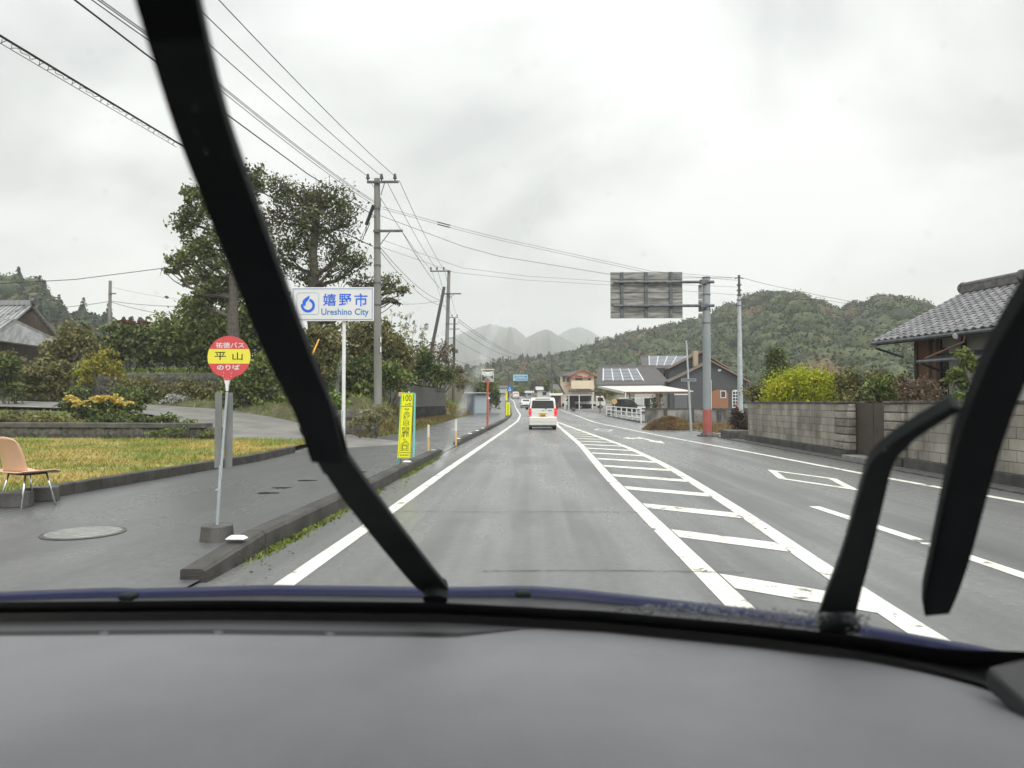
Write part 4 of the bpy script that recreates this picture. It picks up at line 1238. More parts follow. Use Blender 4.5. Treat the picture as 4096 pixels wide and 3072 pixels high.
# near pole to second pole and on
for i, (uA, uB) in enumerate([(1479, 1728), (1545, 1752), (1597, 1779)]):
    wire('%s of three wires from the near pole to the second pole' % ['left', 'middle', 'right'][i], [At(uA, 722, Y1), At(uB, 1084, Y2)], .012, .25, group='high wires beyond the near pole')
    wire('%s of three wires from the second pole to the distant pole' % ['left', 'middle', 'right'][i], [At(uB, 1084, Y2), At([1800, 1812, 1832][i], 1274, Y3)], .014, .3, group='high wires beyond the second pole')
for i, (uA, vA, uB, vB) in enumerate([(1612, 933, 1793, 1185), (1517, 985, 1786, 1205), (1517, 1000, 1786, 1225)]):
    wire(['cable from the lower crossarm of the near pole', 'upper sagging cable between the two poles', 'lower sagging cable between the two poles'][i], [At(uA, vA, Y1), At(uB, vB, Y2)], .013, [.3, .55, .6][i])
for i, (uA, vA, uB, vB, y) in enumerate([(1834, 1277, 2090, 1425, 190), (1830, 1285, 2080, 1425, 190), (1842, 1322, 2060, 1428, 190)]):
    wire('%s of the wires descending from the distant pole towards the hills' % ['upper', 'middle', 'lower'][i], [At(uA, vA, Y3), At(uB, vB, y)], .03, .8, group='wires beyond the distant pole')
wire('wire sagging from the distant pole to the far right', [At(1822, 1360, Y3), At(2210, 1500, 125)], .02, 1.0)
wire('lower wire sagging from the distant pole to the far right', [At(1822, 1440, Y3), At(2205, 1530, 125)], .02, .6)
# left side
wire('sagging black cable crossing the sky at the left', [At(-200, 1140, 34), At(0, 1134, 34.5), At(300, 1118, 35.5), At(660, 1072, 37), At(900, 1020, 39)], .018)
wire('cable from the tiled roof up to the mossy pole', [At(145, 1237, 60), At(435, 1206, Y4)], .022, .1)
wire('cable below it behind the tiled roof', [At(160, 1283, 60), At(435, 1264, Y4)], .022, .1)
wire('upper cable from the mossy pole into the trees', [At(444, 1204, Y4), At(720, 1226, 55)], .02, .1)
wire('lower cable from the mossy pole into the trees', [At(444, 1208, Y4), At(690, 1263, 55)], .02, .1)
wire('pair of thin wires right of the mossy pole', [At(452, 1150, Y4), At(740, 1200, 58)], .009, .1)
wire('thin wire from the big tree to the stay pole', [At(1600, 1216, 48), At(1758, 1203, 57)], .012, .1)

# ================================================================== city sign
M_SIGNW = mat('sign_white', (0.74, 0.74, 0.73), 0.4, col2=(.68, .68, .67), scale=2)
M_BLUE = mat('sign_blue', (0.008, 0.13, 0.72), 0.4)
M_BLUE2 = mat('sign_pale_blue', (0.02, 0.20, 0.55), 0.4)
YS_ = 13.5
b = At(1370, 1905, YS_); b.z = 0.022
t = thing('city_sign', b, R(1.2), 'white city name sign with blue lettering on a white post', 'sign')
k = px(YS_)
def sx(zx): return (1150 + zx * .16727 - 1370) * k
def sz(zy): return At(1326, 1130 + zy * .16727, YS_).z - b.z
MB().cyl((0, .05, -.1), (0, .05, sz(300)), .035, .035, 14).build('post', M_WHITE, t)
MB().b2((sx(60), -.018, sz(925)), (sx(2048), .012, sz(118))).build('panel', M_SIGNW, t, bevel=.004)
yy = -.021
def frame(x0, x1, z0, z1, wd, y, m, name):
    mb = MB()
    mb.add([(x0, y, z0), (x1, y, z0), (x1, y, z1), (x0, y, z1), (x0 + wd, y, z0 + wd), (x1 - wd, y, z0 + wd), (x1 - wd, y, z1 - wd), (x0 + wd, y, z1 - wd)],
           [(0, 1, 5, 4), (1, 2, 6, 5), (2, 3, 7, 6), (3, 0, 4, 7)])
    return mb.build(name, m, t)
frame(sx(95), sx(2018), sz(893), sz(150), .010, yy, M_BLUE2, 'border_line')
# rounded square
mb = MB(); x0, x1, z0, z1 = sx(188), sx(727), sz(768), sz(248); rr_ = sx(70) - sx(0); wl = .0055
out = []; inn = []
for cx, cz, a0 in ((x1 - rr_, z1 - rr_, 0), (x0 + rr_, z1 - rr_, 90), (x0 + rr_, z0 + rr_, 180), (x1 - rr_, z0 + rr_, 270)):
    for i in range(7):
        a = R(a0 + 15 * i)
        out.append((cx + rr_ * math.cos(a), yy, cz + rr_ * math.sin(a))); inn.append((cx + (rr_ - wl) * math.cos(a), yy, cz + (rr_ - wl) * math.sin(a)))
n = len(out); mb.add(out + inn, [(i, (i + 1) % n, n + (i + 1) % n, n + i) for i in range(n)])
mb.build('emblem_frame', M_BLUE2, t)
mb = MB(); kk = .16727 * k
ring_band(mb, sx(460), sz(552), 108 * kk, 170 * kk, -192, 74, yy - .001)
mb.build('emblem_ring', M_BLUE, t)
fl = [(490, 305), (497, 345), (488, 385), (462, 425), (425, 460), (405, 500), (402, 530), (410, 562), (370, 558), (342, 542), (326, 505), (328, 460), (345, 425), (385, 385), (440, 350), (475, 328)]
flat([(sx(a), sz(c)) for a, c in fl], yy - .0015).build('emblem_flame', M_BLUE, t)
for ch, xa, xb, za, zb in (('嬉', 825, 1138, 562, 270), ('野', 1210, 1512, 562, 275), ('市', 1580, 1900, 575, 265)):
    fit_text(ch, sx(xa), sx(xb), sz(za), sz(zb), yy - .001, M_BLUE, t, bold=.012)
fit_text('Ureshino City', sx(785), sx(1930), sz(825), sz(625), yy - .001, M_BLUE2, t, bold=.012)
MB().b2((-.034, .008, 1.02), (.0, .014, 1.25)).build('sticker', mat('faded_sticker', (.30, .33, .33), .6, col2=(.6, .62, .62), scale=60), t)

# ================================================================== bus stop
M_RED = mat('sign_red', (0.62, 0.075, 0.085), 0.45)
M_YEL = mat('sign_yellow', (0.80, 0.72, 0.07), 0.45)
M_INK = mat('black_ink', (0.012, 0.012, 0.012), 0.5)
p = G(868, 2160, .022)
YB = p.y
b = At(868, 2140, YB); b.z = .022
t = thing('bus_stop_sign', b, R(2), 'round red and yellow bus stop sign on a concrete drum', 'bus stop')
k = px(YB); kz = 250 / 1659.0 * k
def sx(zx): return (800 + zx * .15069 - 868) * k
def sz(zy): return At(905, 1320 + zy * .15069, YB).z - b.z
cx, cz, rad = sx(728), sz(722), 571 * kz
MB().cyl((0, 0, -.02), (0, 0, .155), .165, .15, 24).build('base', M_CONC_D, t, bevel=.012)
lean = sx(690)
MB().cyl((.0, 0, .1), (lean * .35, -.005, .75), .016, .016, 12).build('lower_post', M_GALV, t)
MB().cyl((lean * .35, -.005, .62), (lean, -.012, sz(1640)), .014, .012, 12).build('upper_post', M_GALV, t)
def arc(z0, z1, n=20):             # slice of the disc between two heights
    a0 = math.asin(max(-1, min(1, (z0 - cz) / rad))); a1 = math.asin(max(-1, min(1, (z1 - cz) / rad)))
    r_ = [(cx + rad * math.cos(a0 + (a1 - a0) * i / n), cz + rad * math.sin(a0 + (a1 - a0) * i / n)) for i in range(n + 1)]
    l_ = [(2 * cx - q[0], q[1]) for q in r_[::-1]]
    return r_ + l_
zt, zb_ = sz(508), sz(893)
def plate(poly, name, m, y0=-.012, y1=.0):
    MB().prism(poly, 'y', y0, y1).build(name, m, t)
plate(arc(zt, cz + rad), 'top_segment', M_RED)
plate(arc(zb_, zt), 'middle_band', M_YEL)
low = arc(cz - rad * .80, zb_)
neck = [(q[0], q[1]) for q in low]
# lower red segment runs into a neck
rt = [q for q in low[:21]]
poly = [(sx(770), sz(1335))] + [(sx(880), sz(1250))] + rt + [(2 * cx - q[0], q[1]) for q in rt[::-1]] + [(sx(570), sz(1250)), (sx(605), sz(1335))]
plate(poly, 'bottom_segment', M_RED)
plate([(sx(768), sz(1337)), (sx(608), sz(1337)), (sx(640), sz(1450)), (sx(660), sz(1620)), (sx(715), sz(1620)), (sx(730), sz(1450))], 'neck', M_WHITE)
ty = -.0135
fit_text('祐徳バス', sx(375), sx(1135), sz(482), sz(330), ty, M_SIGNW, t, bold=.014)
fit_text('平', sx(345), sx(650), sz(795), sz(585), ty, M_INK, t, bold=.005)
fit_text('山', sx(825), sx(1098), sz(800), sz(595), ty, M_INK, t, bold=.005)
fit_text('のりば', sx(415), sx(1025), sz(1065), sz(920), ty, M_SIGNW, t, bold=.03)
for a, c in ((595, 1133), (800, 1143), (588, 1222), (797, 1226), (640, 1300), (725, 1302)):
    MB().cyl((sx(a), ty + .002, sz(c)), (sx(a), ty - .004, sz(c)), .0035, .0035, 8).build('rivet', M_SIGNW, t)
# timetable boards: two upright grey plates back to back on the post
z0, z1 = At(870, 1873, YB).z - b.z, At(870, 1570, YB).z - b.z
for i, (ua, ub, dy) in enumerate(((846, 880, .05), (888, 924, .04))):
    xa, xb = (ua - 868) * k, (ub - 868) * k
    m_ = MB()
    m_.add([(xa, dy, z0), (xb, dy * .2, z0), (xb, dy * .2, z1), (xa, dy, z1), (xa, dy + .01, z0), (xb, dy * .2 + .01, z0), (xb, dy * .2 + .01, z1), (xa, dy + .01, z1)],
           [(0, 1, 2, 3), (7, 6, 5, 4), (0, 4, 5, 1), (1, 5, 6, 2), (2, 6, 7, 3), (3, 7, 4, 0)])
    m_.build('timetable_board', mat('board_back_grey', (.20, .205, .20), .5, .3, col2=(.30, .31, .30), scale=6, stretch=(1, 1, .2)), t)
MB().b2((-.012, -.022, .50), (.03, .012, .512)).build('clamp', M_GALV, t)

# ================================================================== tall yellow works sign
M_FLUO = mat('fluorescent_yellow', (0.86, 0.86, 0.012), 0.5, col2=(.78, .80, .01), scale=3)
M_TEAL = mat('teal_frame', (0.10, 0.42, 0.36), 0.45)
p = G(1650, 1855, .022); YW = p.y
b = At(1622, 1858, YW); b.z = .022
t = thing('works_sign', b, R(3), 'tall fluorescent yellow roadworks sign in a teal frame', 'sign')
k = px(YW)
def wx(zx, zy): return (1550 + zx * .21097 - 1622) * k
def wz(zy): return At(1622, 1540 + zy * .21097, YW).z - b.z
def q(a, c, y): return (wx(a, c), y, wz(c))
MB().slab([q(262, 150, -.03), q(190, 1385, -.03), q(437, 1385, -.03), q(487, 150, -.03)], (0, -1, 0), .012).build('panel', M_FLUO, t)
mb = MB()
for a0, c0, a1, c1 in ((245, 150, 200, 1500), (515, 160, 485, 1440)):
    mb.tube([q(a0, c0, .02), q(a1, c1, .12 if a0 > 400 else .0)], .017, 8)
mb.tube([q(245, 155, .0), q(515, 160, .02)], .014, 8)
for c_ in (380, 740, 1180): mb.tube([q(235 - (c_ - 380) * .03, c_, .0), q(520 - (c_ - 380) * .03, c_, .05)], .011, 8)
mb.build('frame', M_TEAL, t)
MB().tube([q(255, 1380, -.01), q(252, 1510, -.01)], .012, 8).build('leg', M_GALV_D, t)
MB().tube([q(430, 1380, -.01), q(428, 1440, -.01)], .012, 8).build('leg', M_GALV_D, t)
for a0, c0, a1, c1 in ((495, 165, 475, 1390), (232, 240, 228, 400)):
    MB().slab([q(a0, c0, .0), q(a1, c1, .02), q(a1 + 36, c1, .03), q(a0 + 36, c0, .01)], (0, -1, 0), .004).build('mesh_panel', mat('teal_net', (.20, .55, .47), .6), t)
MB().cyl(q(405, 155, -.05), q(405, 118, -.05), .016, .012, 8).build('clip', M_WHITE, t)
MB().b2(q(208, 215, -.02), q(262, 135, .02)).build('tape', mat('peach_tape', (.65, .42, .22), .6), t)
ty = -.032
frame_pts = [(268, 163, 480, 400), (262, 408, 470, 1275), (215, 1283, 432, 1375)]
mb = MB()
for x0, z0, x1, z1 in frame_pts:
    s0 = -(0.055) * 0
    def ln(a, c, a2, c2, wdt=4):
        A = Vector(q(a, c, ty)); B = Vector(q(a2, c2, ty)); d = (B - A).normalized(); n_ = Vector((-d.z, 0, d.x)) * (wdt * .5 * .211 * k)
        mb.add([A - n_, B - n_, B + n_, A + n_], [(0, 1, 2, 3)])
    sl = (262 - 190) / 1235.0
    ln(x0, z0, x0 - (z1 - z0) * sl * .72, z1); ln(x1, z0, x1 - (z1 - z0) * .04, z1)
    ln(x0, z0, x1, z0); ln(x0 - (z1 - z0) * sl * .72, z1, x1 - (z1 - z0) * .04, z1)
mb.build('border_line', M_INK, t)
fit_text('100', wx(297, 0), wx(455, 0), wz(305), wz(190), ty, M_INK, t, bold=0.0)
fit_text('m先', wx(337, 0), wx(455, 0), wz(390), wz(335), ty, M_INK, t)
cs = '工事車両出入口'
ys_ = [440, 553, 668, 795, 890, 1010, 1125]; hs = [105, 112, 110, 108, 120, 118, 122]
for i, ch in enumerate(cs):
    cxn = 368 - i * 7
    wd = [46, 58, 58, 64, 70, 78, 76][i]
    fit_text(ch, wx(cxn - wd, 0), wx(cxn + wd, 0), wz(ys_[i] + hs[i]), wz(ys_[i]), ty, M_INK, t, bold=.075)
    fit_text(ch, wx(cxn - wd + 6, 0), wx(cxn + wd - 6, 0), wz(ys_[i] + hs[i] - 6), wz(ys_[i] + 6), ty - .0015, M_FLUO, t, bold=.004)
mb = MB()
rg = random.Random(3); x = 235
while x < 400:
    wdt = rg.uniform(6, 16); A = q(x, 1340, ty); B = q(x + wdt, 1315, ty)
    mb.add([(A[0], ty, A[2]), (B[0], ty, A[2]), (B[0], ty, B[2]), (A[0], ty, B[2])], [(0, 1, 2, 3)]); x += wdt + 5
mb.build('small_print', mat('faded_ink', (.25, .24, .02), .6), t)

# second yellow sign
def small_sign(u, v0, v1, y, label):
    b = At(u, v1, y); b.z = zr(y) + .02
    t = thing('works_sign', b, 0, label, 'sign')
    w2 = .21; z1 = At(u, v0, y).z - b.z; z0 = .16
    MB().b2((-w2, -.02, z0), (w2, .0, z1)).build('panel', M_FLUO, t)
    mb = MB()
    for s in (-1, 1):
        mb.tube([(s * (w2 + .02), .01, 0), (s * (w2 + .02), .01, z1 + .02)], .02, 6)
        mb.tube([(s * (w2 + .02), .35, 0), (s * (w2 + .02), .01, z1)], .015, 6)
    mb.build('frame', mat('blue_frame', (.02, .06, .22), .5), t)
    MB().b2((-w2, -.03, .0), (w2, .0, .12)).build('weight', M_BLACK, t)
    mb = MB(); rg = random.Random(5)
    for i in range(7):
        z = z1 - .18 - i * .145
        mb.add([(-.06, -.024, z), (.07, -.024, z), (.05, -.024, z - .08), (-.05, -.024, z - .08)], [(0, 1, 2, 3)])
    mb.build('lettering', mat('faded_ink', (.25, .24, .02), .6), t)
small_sign(2032, 1610, 1671, 66, 'distant fluorescent yellow sign on the footway by the crossing')
small_sign(2026, 1557, 1596, 150, 'farthest small yellow sign behind the blue crossing sign')

# delineator posts
for u, v0, v1, lab in ((1714, 1699, 1809, 'thin white and tan marker post beyond the yellow sign'), (1824, 1677, 1782, 'thin marker post at the start of the second kerb')):
    p = G(u, v1, .02); b = Vector((p.x, p.y, .02))
    t = thing('marker_post', b, 0, lab, 'post', 'marker posts')
    h = At(u, v0, p.y).z - .02
    MB().cyl((0, 0, 0), (-.004, 0, h * .55), .035, .034, 12).build('lower_tube', mat('tan_plastic', (.62, .42, .16), .5), t)
    MB().cyl((-.004, 0, h * .55), (-.004, 0, h), .036, .036, 12).build('upper_tube', mat('cream_plastic', (.66, .62, .52), .5), t)

# convex mirror on an orange post
M_ORANGE = mat('orange_paint', (0.62, 0.12, 0.03), 0.45, col2=(.5, .09, .03), scale=4)
YM = G(1950, 1713, .02).y
b = At(1950, 1713, YM); b.z = .02
t = thing('traffic_mirror', b, 0, 'square convex traffic mirror on an orange post', 'mirror')
hz_ = At(1950, 1527, YM).z - b.z
MB().cyl((0, 0, 0), (.01, 0, hz_ + .2), .055, .05, 14).build('post', M_ORANGE, t)
MB().b2((-.33, .02, hz_ - .02), (.33, .10, hz_ + .66)).build('housing', M_SIGNW, t, bevel=.05)
MB().b2((-.38, -.10, hz_ + .60), (.38, .10, hz_ + .70)).build('hood', mat('cream_hood', (.5, .42, .32), .5), t, bevel=.03)
# mirror glass: slightly domed
rows = []
for i in range(9):
    rows.append([(-.30 + .60 * j / 8, .02 - .07 * (1 - ((i - 4) / 4) ** 2) * (1 - ((j - 4) / 4) ** 2) - .005, hz_ + .02 + .60 * i / 8) for j in range(9)])
MB().sheet(rows).build('mirror_glass', mat('mirror_glass', (.75, .76, .74), .03, 1.0), t, smooth=True)
MB().cyl((.09, -.02, hz_ - .9), (.09, -.05, hz_ - .9), .06, .06, 12).build('reflector', M_WHITE, t)
MB().cyl((.0, 0, .0), (0, 0, .08), .12, .09, 12).build('foot', M_CONC, t)

# pedestrian crossing sign
YC = 76.0
b = At(2039, 1650, YC); b.z = zr(YC) + .02
t = thing('crossing_sign', b, 0, 'blue five sided crossing sign on a pale post', 'sign')
zc = At(2039, 1556, YC).z - b.z
MB().cyl((0, 0, 0), (0, 0, zc + .2), .04, .04, 10).build('post', M_GALV, t)
MB().prism([(-.32, zc - .26), (.32, zc - .26), (.34, zc + .05), (0, zc + .42), (-.34, zc + .05)], 'y', -.07, -.05).build('panel', mat('crossing_blue', (.03, .17, .55), .4), t)
MB().prism([(-.16, zc - .2), (.16, zc - .2), (0, zc + .22)], 'y', -.075, -.071).build('symbol', M_WHITE, t)
mb = MB(); mb.cyl((0, -.078, zc + .06), (0, -.083, zc + .06), .03, .03, 8); mb.add([(-.05, -.08, zc - .16), (-.02, -.08, zc - .16), (.0, -.08, zc - .06), (.04, -.08, zc - .16), (.07, -.08, zc - .16), (.03, -.08, zc + .03), (-.03, -.08, zc + .03)], [(0, 1, 2, 3, 4, 5, 6)])
mb.build('pictogram', M_INK, t)
# blue grey thin post
b = At(1984, 1612, 92); b.z = zr(92) + .02
t = thing('sign_post', b, 0, 'thin grey post with a small dark plate by the conifer hedge', 'post')
h = At(1984, 1556, 92).z - b.z
MB().cyl((0, 0, 0), (-.1, 0, h), .06, .05, 10).build('post', M_GALV, t)
MB().b2((-.5, -.06, h - .25), (.2, -.02, h + .05)).build('plate', mat('plate_navy', (.04, .08, .16), .5), t)
# overhead sign
YO = 172.0
b = At(2038, 1600, YO); b.z = zr(YO); b.x -= .2
t = thing('overhead_sign', b, 0, 'far pale blue overhead direction sign on a dark gantry post', 'sign')
def lo(u, v): return At(u, v, YO) - b
MB().cyl((0, 0, 0), (0, 0, lo(0, 1497).z), .28, .22, 12).build('post', mat('brown_post', (.06, .045, .04), .6), t)
mb = MB()
for v in (1505, 1518): mb.tube([(0, 0, lo(0, v).z), (lo(2070, 0).x, 0, lo(0, v).z)], .11, 8)
mb.build('arm', MATS['brown_post'], t)
MB().b2((lo(2052.5, 0).x, -.25, lo(0, 1525).z), (lo(2110.5, 0).x, -.15, lo(0, 1501).z)).build('panel', mat('overhead_pale_blue', (.36, .56, .70), .4), t)
mb = MB(); rg = random.Random(8)
for v0, v1, u0, u1 in ((1503.5, 1509.5, 2056, 2100), (1514, 1521, 2062, 2108)):
    u = u0
    while u < u1:
        wd = rg.uniform(2.5, 5)
        A = lo(u, v1); B = lo(u + wd, v0)
        mb.add([(A.x, -.26, A.z), (B.x, -.26, A.z), (B.x, -.26, B.z), (A.x, -.26, B.z)], [(0, 1, 2, 3)]); u += wd + 1.6
mb.build('lettering', mat('overhead_ink', (.10, .26, .42), .5), t)
A = lo(2101, 1511); MB().b2((A.x, -.262, A.z), (A.x + .4, -.256, A.z + .45)).build('route_badge', M_BLUE2, t)

# yellow slanted guy wire cover left of the white post
pa = At(1237, 1446, 31); pb = At(1276, 1357, 31.5)
mb = MB().tube([pa, pb], [.05, .035], 8)
o = mb.build('guy_cover', mat('yellow_plastic', (.72, .38, .03), .5)); tag(o, 'slanting yellow guy wire cover left of the white post', 'guy cover')
wire('thin guy wire rising from the yellow cover', [pb, At(1500, 820, Y1)], .008)

# ================================================================== chair on the footway
M_PEACH = mat('peach_plastic', (0.72, 0.45, 0.30), 0.45, col2=(.66, .40, .27), scale=3)
M_CHROME = mat('chrome', (.7, .72, .74), .18, 1.0)
pc = Vector((-6.74, 9.35, 0))
ch_rz = R(158)
t = thing('chair', (pc.x, pc.y, .022), ch_rz, 'peach plastic shell chair with chrome legs on the footway', 'chair'); t.scale = (1.13, 1.13, 1.1)
# seat: shell with turned-up sides; local frame, front of the seat towards -y
def shell(f, name, n=14, m_=14, th=.012):
    top = [[Vector(f(i / n, j / m_)) for j in range(m_ + 1)] for i in range(n + 1)]
    mb = MB().sheet(top)
    o = mb.build(name, M_PEACH, t, smooth=True)
    md = o.modifiers.new('thick', 'SOLIDIFY'); md.thickness = th
    return o
def seat_f(s, q):
    x = (q - .5) * .58 * (1 - .12 * (2 * s - 1) ** 4)
    y = -.23 + .44 * s
    e = abs(2 * q - 1)
    z = .43 + .022 * e ** 4 - .02 * math.sin(s * math.pi) * (1 - e) - .03 * max(0, .18 - s) / .18
    return (x, y, z)
shell(seat_f, 'seat')
def back_f(s, q):
    wd = .44 - .10 * s ** 3
    x = (q - .5) * wd
    e = abs(2 * q - 1)
    y = .18 + .05 * s + .06 * (s ** 2) - .045 * e ** 2 * (1 - .4 * s)
    z = .435 + .42 * s - .035 * max(0, s - .82) / .18 * e ** 2
    return (x, y, z)
shell(back_f, 'backrest')
for sx_, sy_ in ((-1, -1), (1, -1), (-1, 1), (1, 1)):
    MB().tube([(sx_ * .15, sy_ * .12, .41), (sx_ * .21, sy_ * .20, 0)], .011, 8).build('leg', M_CHROME, t, smooth=True)
MB().tube([(-.16, -.12, .40), (.16, -.12, .40)], .012, 8).tube([(-.16, .12, .40), (.16, .12, .40)], .012, 8).tube([(-.16, -.12, .40), (-.16, .12, .40)], .012, 8).tube([(.16, -.12, .40), (.16, .12, .40)], .012, 8).build('under_frame', M_BLACK, t)
# dark concrete blocks beside the chair
for i, (u, v, lab) in enumerate(((20, 2035, 'left dark concrete block behind the chair'), (135, 2010, 'right dark concrete block behind the chair'))):
    p = G(u, v, .022)
    o = MB().box((0, 0, .10), (.42, .20, .20)).build('concrete_block', M_CONC_D, bevel=.012)
    o.location = (p.x, p.y + .15, .022); o.rotation_euler = (0, 0, R(15 + 10 * i))
    tag(o, lab, 'block', 'blocks behind the chair')
# manhole cover
p = G(335, 2133, .022)
t = thing('manhole_cover', (p.x, p.y, .024), R(8), 'wet round manhole cover in the footway by the chair', 'manhole')
MB().cyl((0, 0, 0), (0, 0, .008), .40, .40, 40).build('rim', M_CONC_D, t)
MB().cyl((0, 0, .008), (0, 0, .012), .36, .36, 40).build('lid', mat('wet_iron', (.24, .24, .23), .10, .2, col2=(.36, .36, .35), scale=9, bump=.3, bscale=25), t)
# puddles / dark repair patches on the footway
for i, (u, v, lab) in enumerate(((1070, 1972, 'nearest small dark dent in the footway'), (1125, 1951, 'second small dark dent in the footway'), (1225, 1922, 'small dark dent close to the white post'), (1440, 1888, 'thin dark dent beyond the white post'), (1745, 1765, 'dark dent beside the second kerb'))):
    p = G(u, v, .024)
    pts = []
    rg = random.Random(i)
    for a in range(14):
        an = a / 14 * 2 * math.pi; r_ = .11 * rg.uniform(.7, 1.2)
        pts.append((p.x + math.cos(an) * r_ * 1.5, p.y + math.sin(an) * r_, .0262))
    o = MB().add(pts, [tuple(range(14))]).build('dent', mat('wet_patch', (.025, .025, .025), .12)); tag(o, lab, 'puddle', 'wet dents in the footway')
# ================================================================== RIGHT SIDE OF THE ROAD
M_BLOCK = mat('concrete_block_wall', (0.17, 0.157, 0.132), 0.85, col2=(0.40, 0.372, 0.318), scale=1.5, detail=8, bump=.35, bscale=45, isl=.55, lo=.33, hi=.66, coords='World', stretch=(1, 1, .45))
M_BLOCK_R = mat('rockfaced_block', (0.17, 0.155, 0.135), 0.9, col2=(0.34, 0.31, 0.27), scale=5, bump=.9, bscale=18, isl=True)
M_MORTAR = mat('mortar', (0.10, 0.095, 0.085), 0.9, col2=(.16, .15, .135), scale=6)
M_PLINTH = mat('stained_plinth', (0.025, 0.024, 0.022), 0.65, col2=(0.08, 0.077, 0.07), scale=3, detail=8, bump=.4, bscale=40)
M_COPING = mat('stained_coping', (0.035, 0.034, 0.03), 0.7, col2=(0.16, 0.15, 0.135), scale=4, detail=8, lo=.42, hi=.72)
M_LOT = mat('gravel_lot', (0.13, 0.125, 0.11), 0.8, col2=(0.24, 0.225, 0.20), scale=2.5, detail=8, bump=.4, bscale=50)
# yard ground behind the wall and the lots
o = MB().sheet([[(x, y, .03 + .0 * x) for x in (8.2, 12, 20, 40)] for y in (0, 15, 30, 46)]).build('yard', M_LOT); tag(o, kind='structure')
rows = []
for y in (46.2, 60, 80, 100, 120, 140):
    rows.append([(road_right(y) - .05 + d, y, zr(y) + .015) for d in (0, 4, 9, 16, 30)])
o = MB().sheet(rows).build('forecourt', M_LOT); tag(o, kind='structure')

XW = 8.02
def block_wall(y0, y1, label, courses=6):
    """y0 > y1: wall runs towards the camera along x = XW, road side facing -x"""
    L = y0 - y1
    t = thing('block_wall', (XW, y0, 0), R(-90), label, 'wall')     # local +x runs towards the camera, local -y faces the road
    zb = .22
    MB().b2((0, -.10, -.1), (L, .22, zb)).build('plinth', M_PLINTH, t, bevel=.01)
    MB().b2((.01, .02, zb), (L - .01, .10, zb + courses * .195)).build('mortar_core', M_MORTAR, t)
    pro = MB().box((0, 0, 0), (.39, .115, .186)).build('block', M_BLOCK, t, bevel=.004, seg=1); me = pro.data
    bpy.data.objects.remove(pro, do_unlink=True)
    rg = random.Random(int(y0 * 10))
    for c in range(courses):
        x = 0.0
        off = .2 if c % 2 else 0
        k_ = 0
        while x < L - .05:
            wd = .4
            if k_ == 0 and off: wd = .2
            wd = min(wd, L - x)
            if wd > .06:
                ob = bpy.data.objects.new('block', me); COL.objects.link(ob); ob.parent = t
                ob.location = (x + wd / 2, .06 + rg.uniform(-.003, .003), zb + (c + .5) * .195)
                ob.scale.x = (wd - .008) / .392
            x += wd; k_ += 1
    MB().b2((-.01, -.03, zb + courses * .195), (L + .01, .15, zb + courses * .195 + .055)).build('coping', M_COPING, t, bevel=.008)
    return t
block_wall(26.6, 19.0, 'weathered block wall left of the brown gate')
block_wall(15.4, 6.2, 'weathered block wall right of the brown gate behind the wiper')
def gate_pillar(y0, y1, label):
    t = thing('gate_pillar', (XW, y0, 0), R(-90), label, 'pillar', 'gate pillars')
    L = y0 - y1
    MB().b2((.01, -.12, -.1), (L - .01, .32, .20)).build('plinth', M_PLINTH, t)
    MB().b2((.03, -.03, .20), (L - .03, .28, 1.39)).build('mortar_core', M_MORTAR, t)
    for c in range(6):
        for k_ in range(1):
            m_ = MB().box((L / 2, .12, .20 + (c + .5) * .198), (L - .01, .36, .17)).build('block', M_BLOCK_R, t, bevel=.02, seg=2)
    MB().b2((0, -.10, 1.39), (L, .36, 1.44)).build('coping', M_COPING, t, bevel=.008)
gate_pillar(18.96, 18.1, 'rock faced pillar on the left of the brown gate')
gate_pillar(16.3, 15.44, 'rock faced pillar on the right of the brown gate')
t = thing('gate', (XW + .14, 18.08, 0), R(-90), 'plain brown metal gate in the block wall', 'gate')
M_BROWN = mat('brown_metal', (0.055, 0.043, 0.034), 0.5, .2, col2=(.075, .06, .047), scale=2)
MB().b2((.02, 0, .12), (.87, .04, 1.40)).build('leaf', M_BROWN, t)
MB().b2((.89, 0, .12), (1.74, .04, 1.40)).build('leaf', M_BROWN, t)
MB().b2((-.01, -.015, .1), (.02, .05, 1.42)).build('post', M_BROWN, t)
MB().b2((1.74, -.015, .1), (1.77, .05, 1.42)).build('post', M_BROWN, t)
MB().tube([(.84, -.05, .78), (.84, -.06, .70), (.86, -.05, .66)], .012, 6).build('handle', M_GALV_D, t)
o = MB().b2((XW - .25, 16.32, 0), (XW + .8, 18.06, .11)).build('doorstep', M_CONC, bevel=.01); tag(o, 'pale concrete step in front of the brown gate', 'step')
# gutter cover strip
mb = MB()
t = thing('gutter', (7.72, 16, 0), 0, 'concrete gutter covers along the foot of the block wall', 'gutter')
pro = MB().box((0, 0, 0), (.42, .592, .06)).build('slab', M_CONC_D, t, bevel=.006, seg=1); me = pro.data; bpy.data.objects.remove(pro, do_unlink=True)
y = 5.0
while y < 29:
    ob = bpy.data.objects.new('slab', me); COL.objects.link(ob); ob.parent = t; ob.location = (0, y - 16 + .3, .0); y += .6

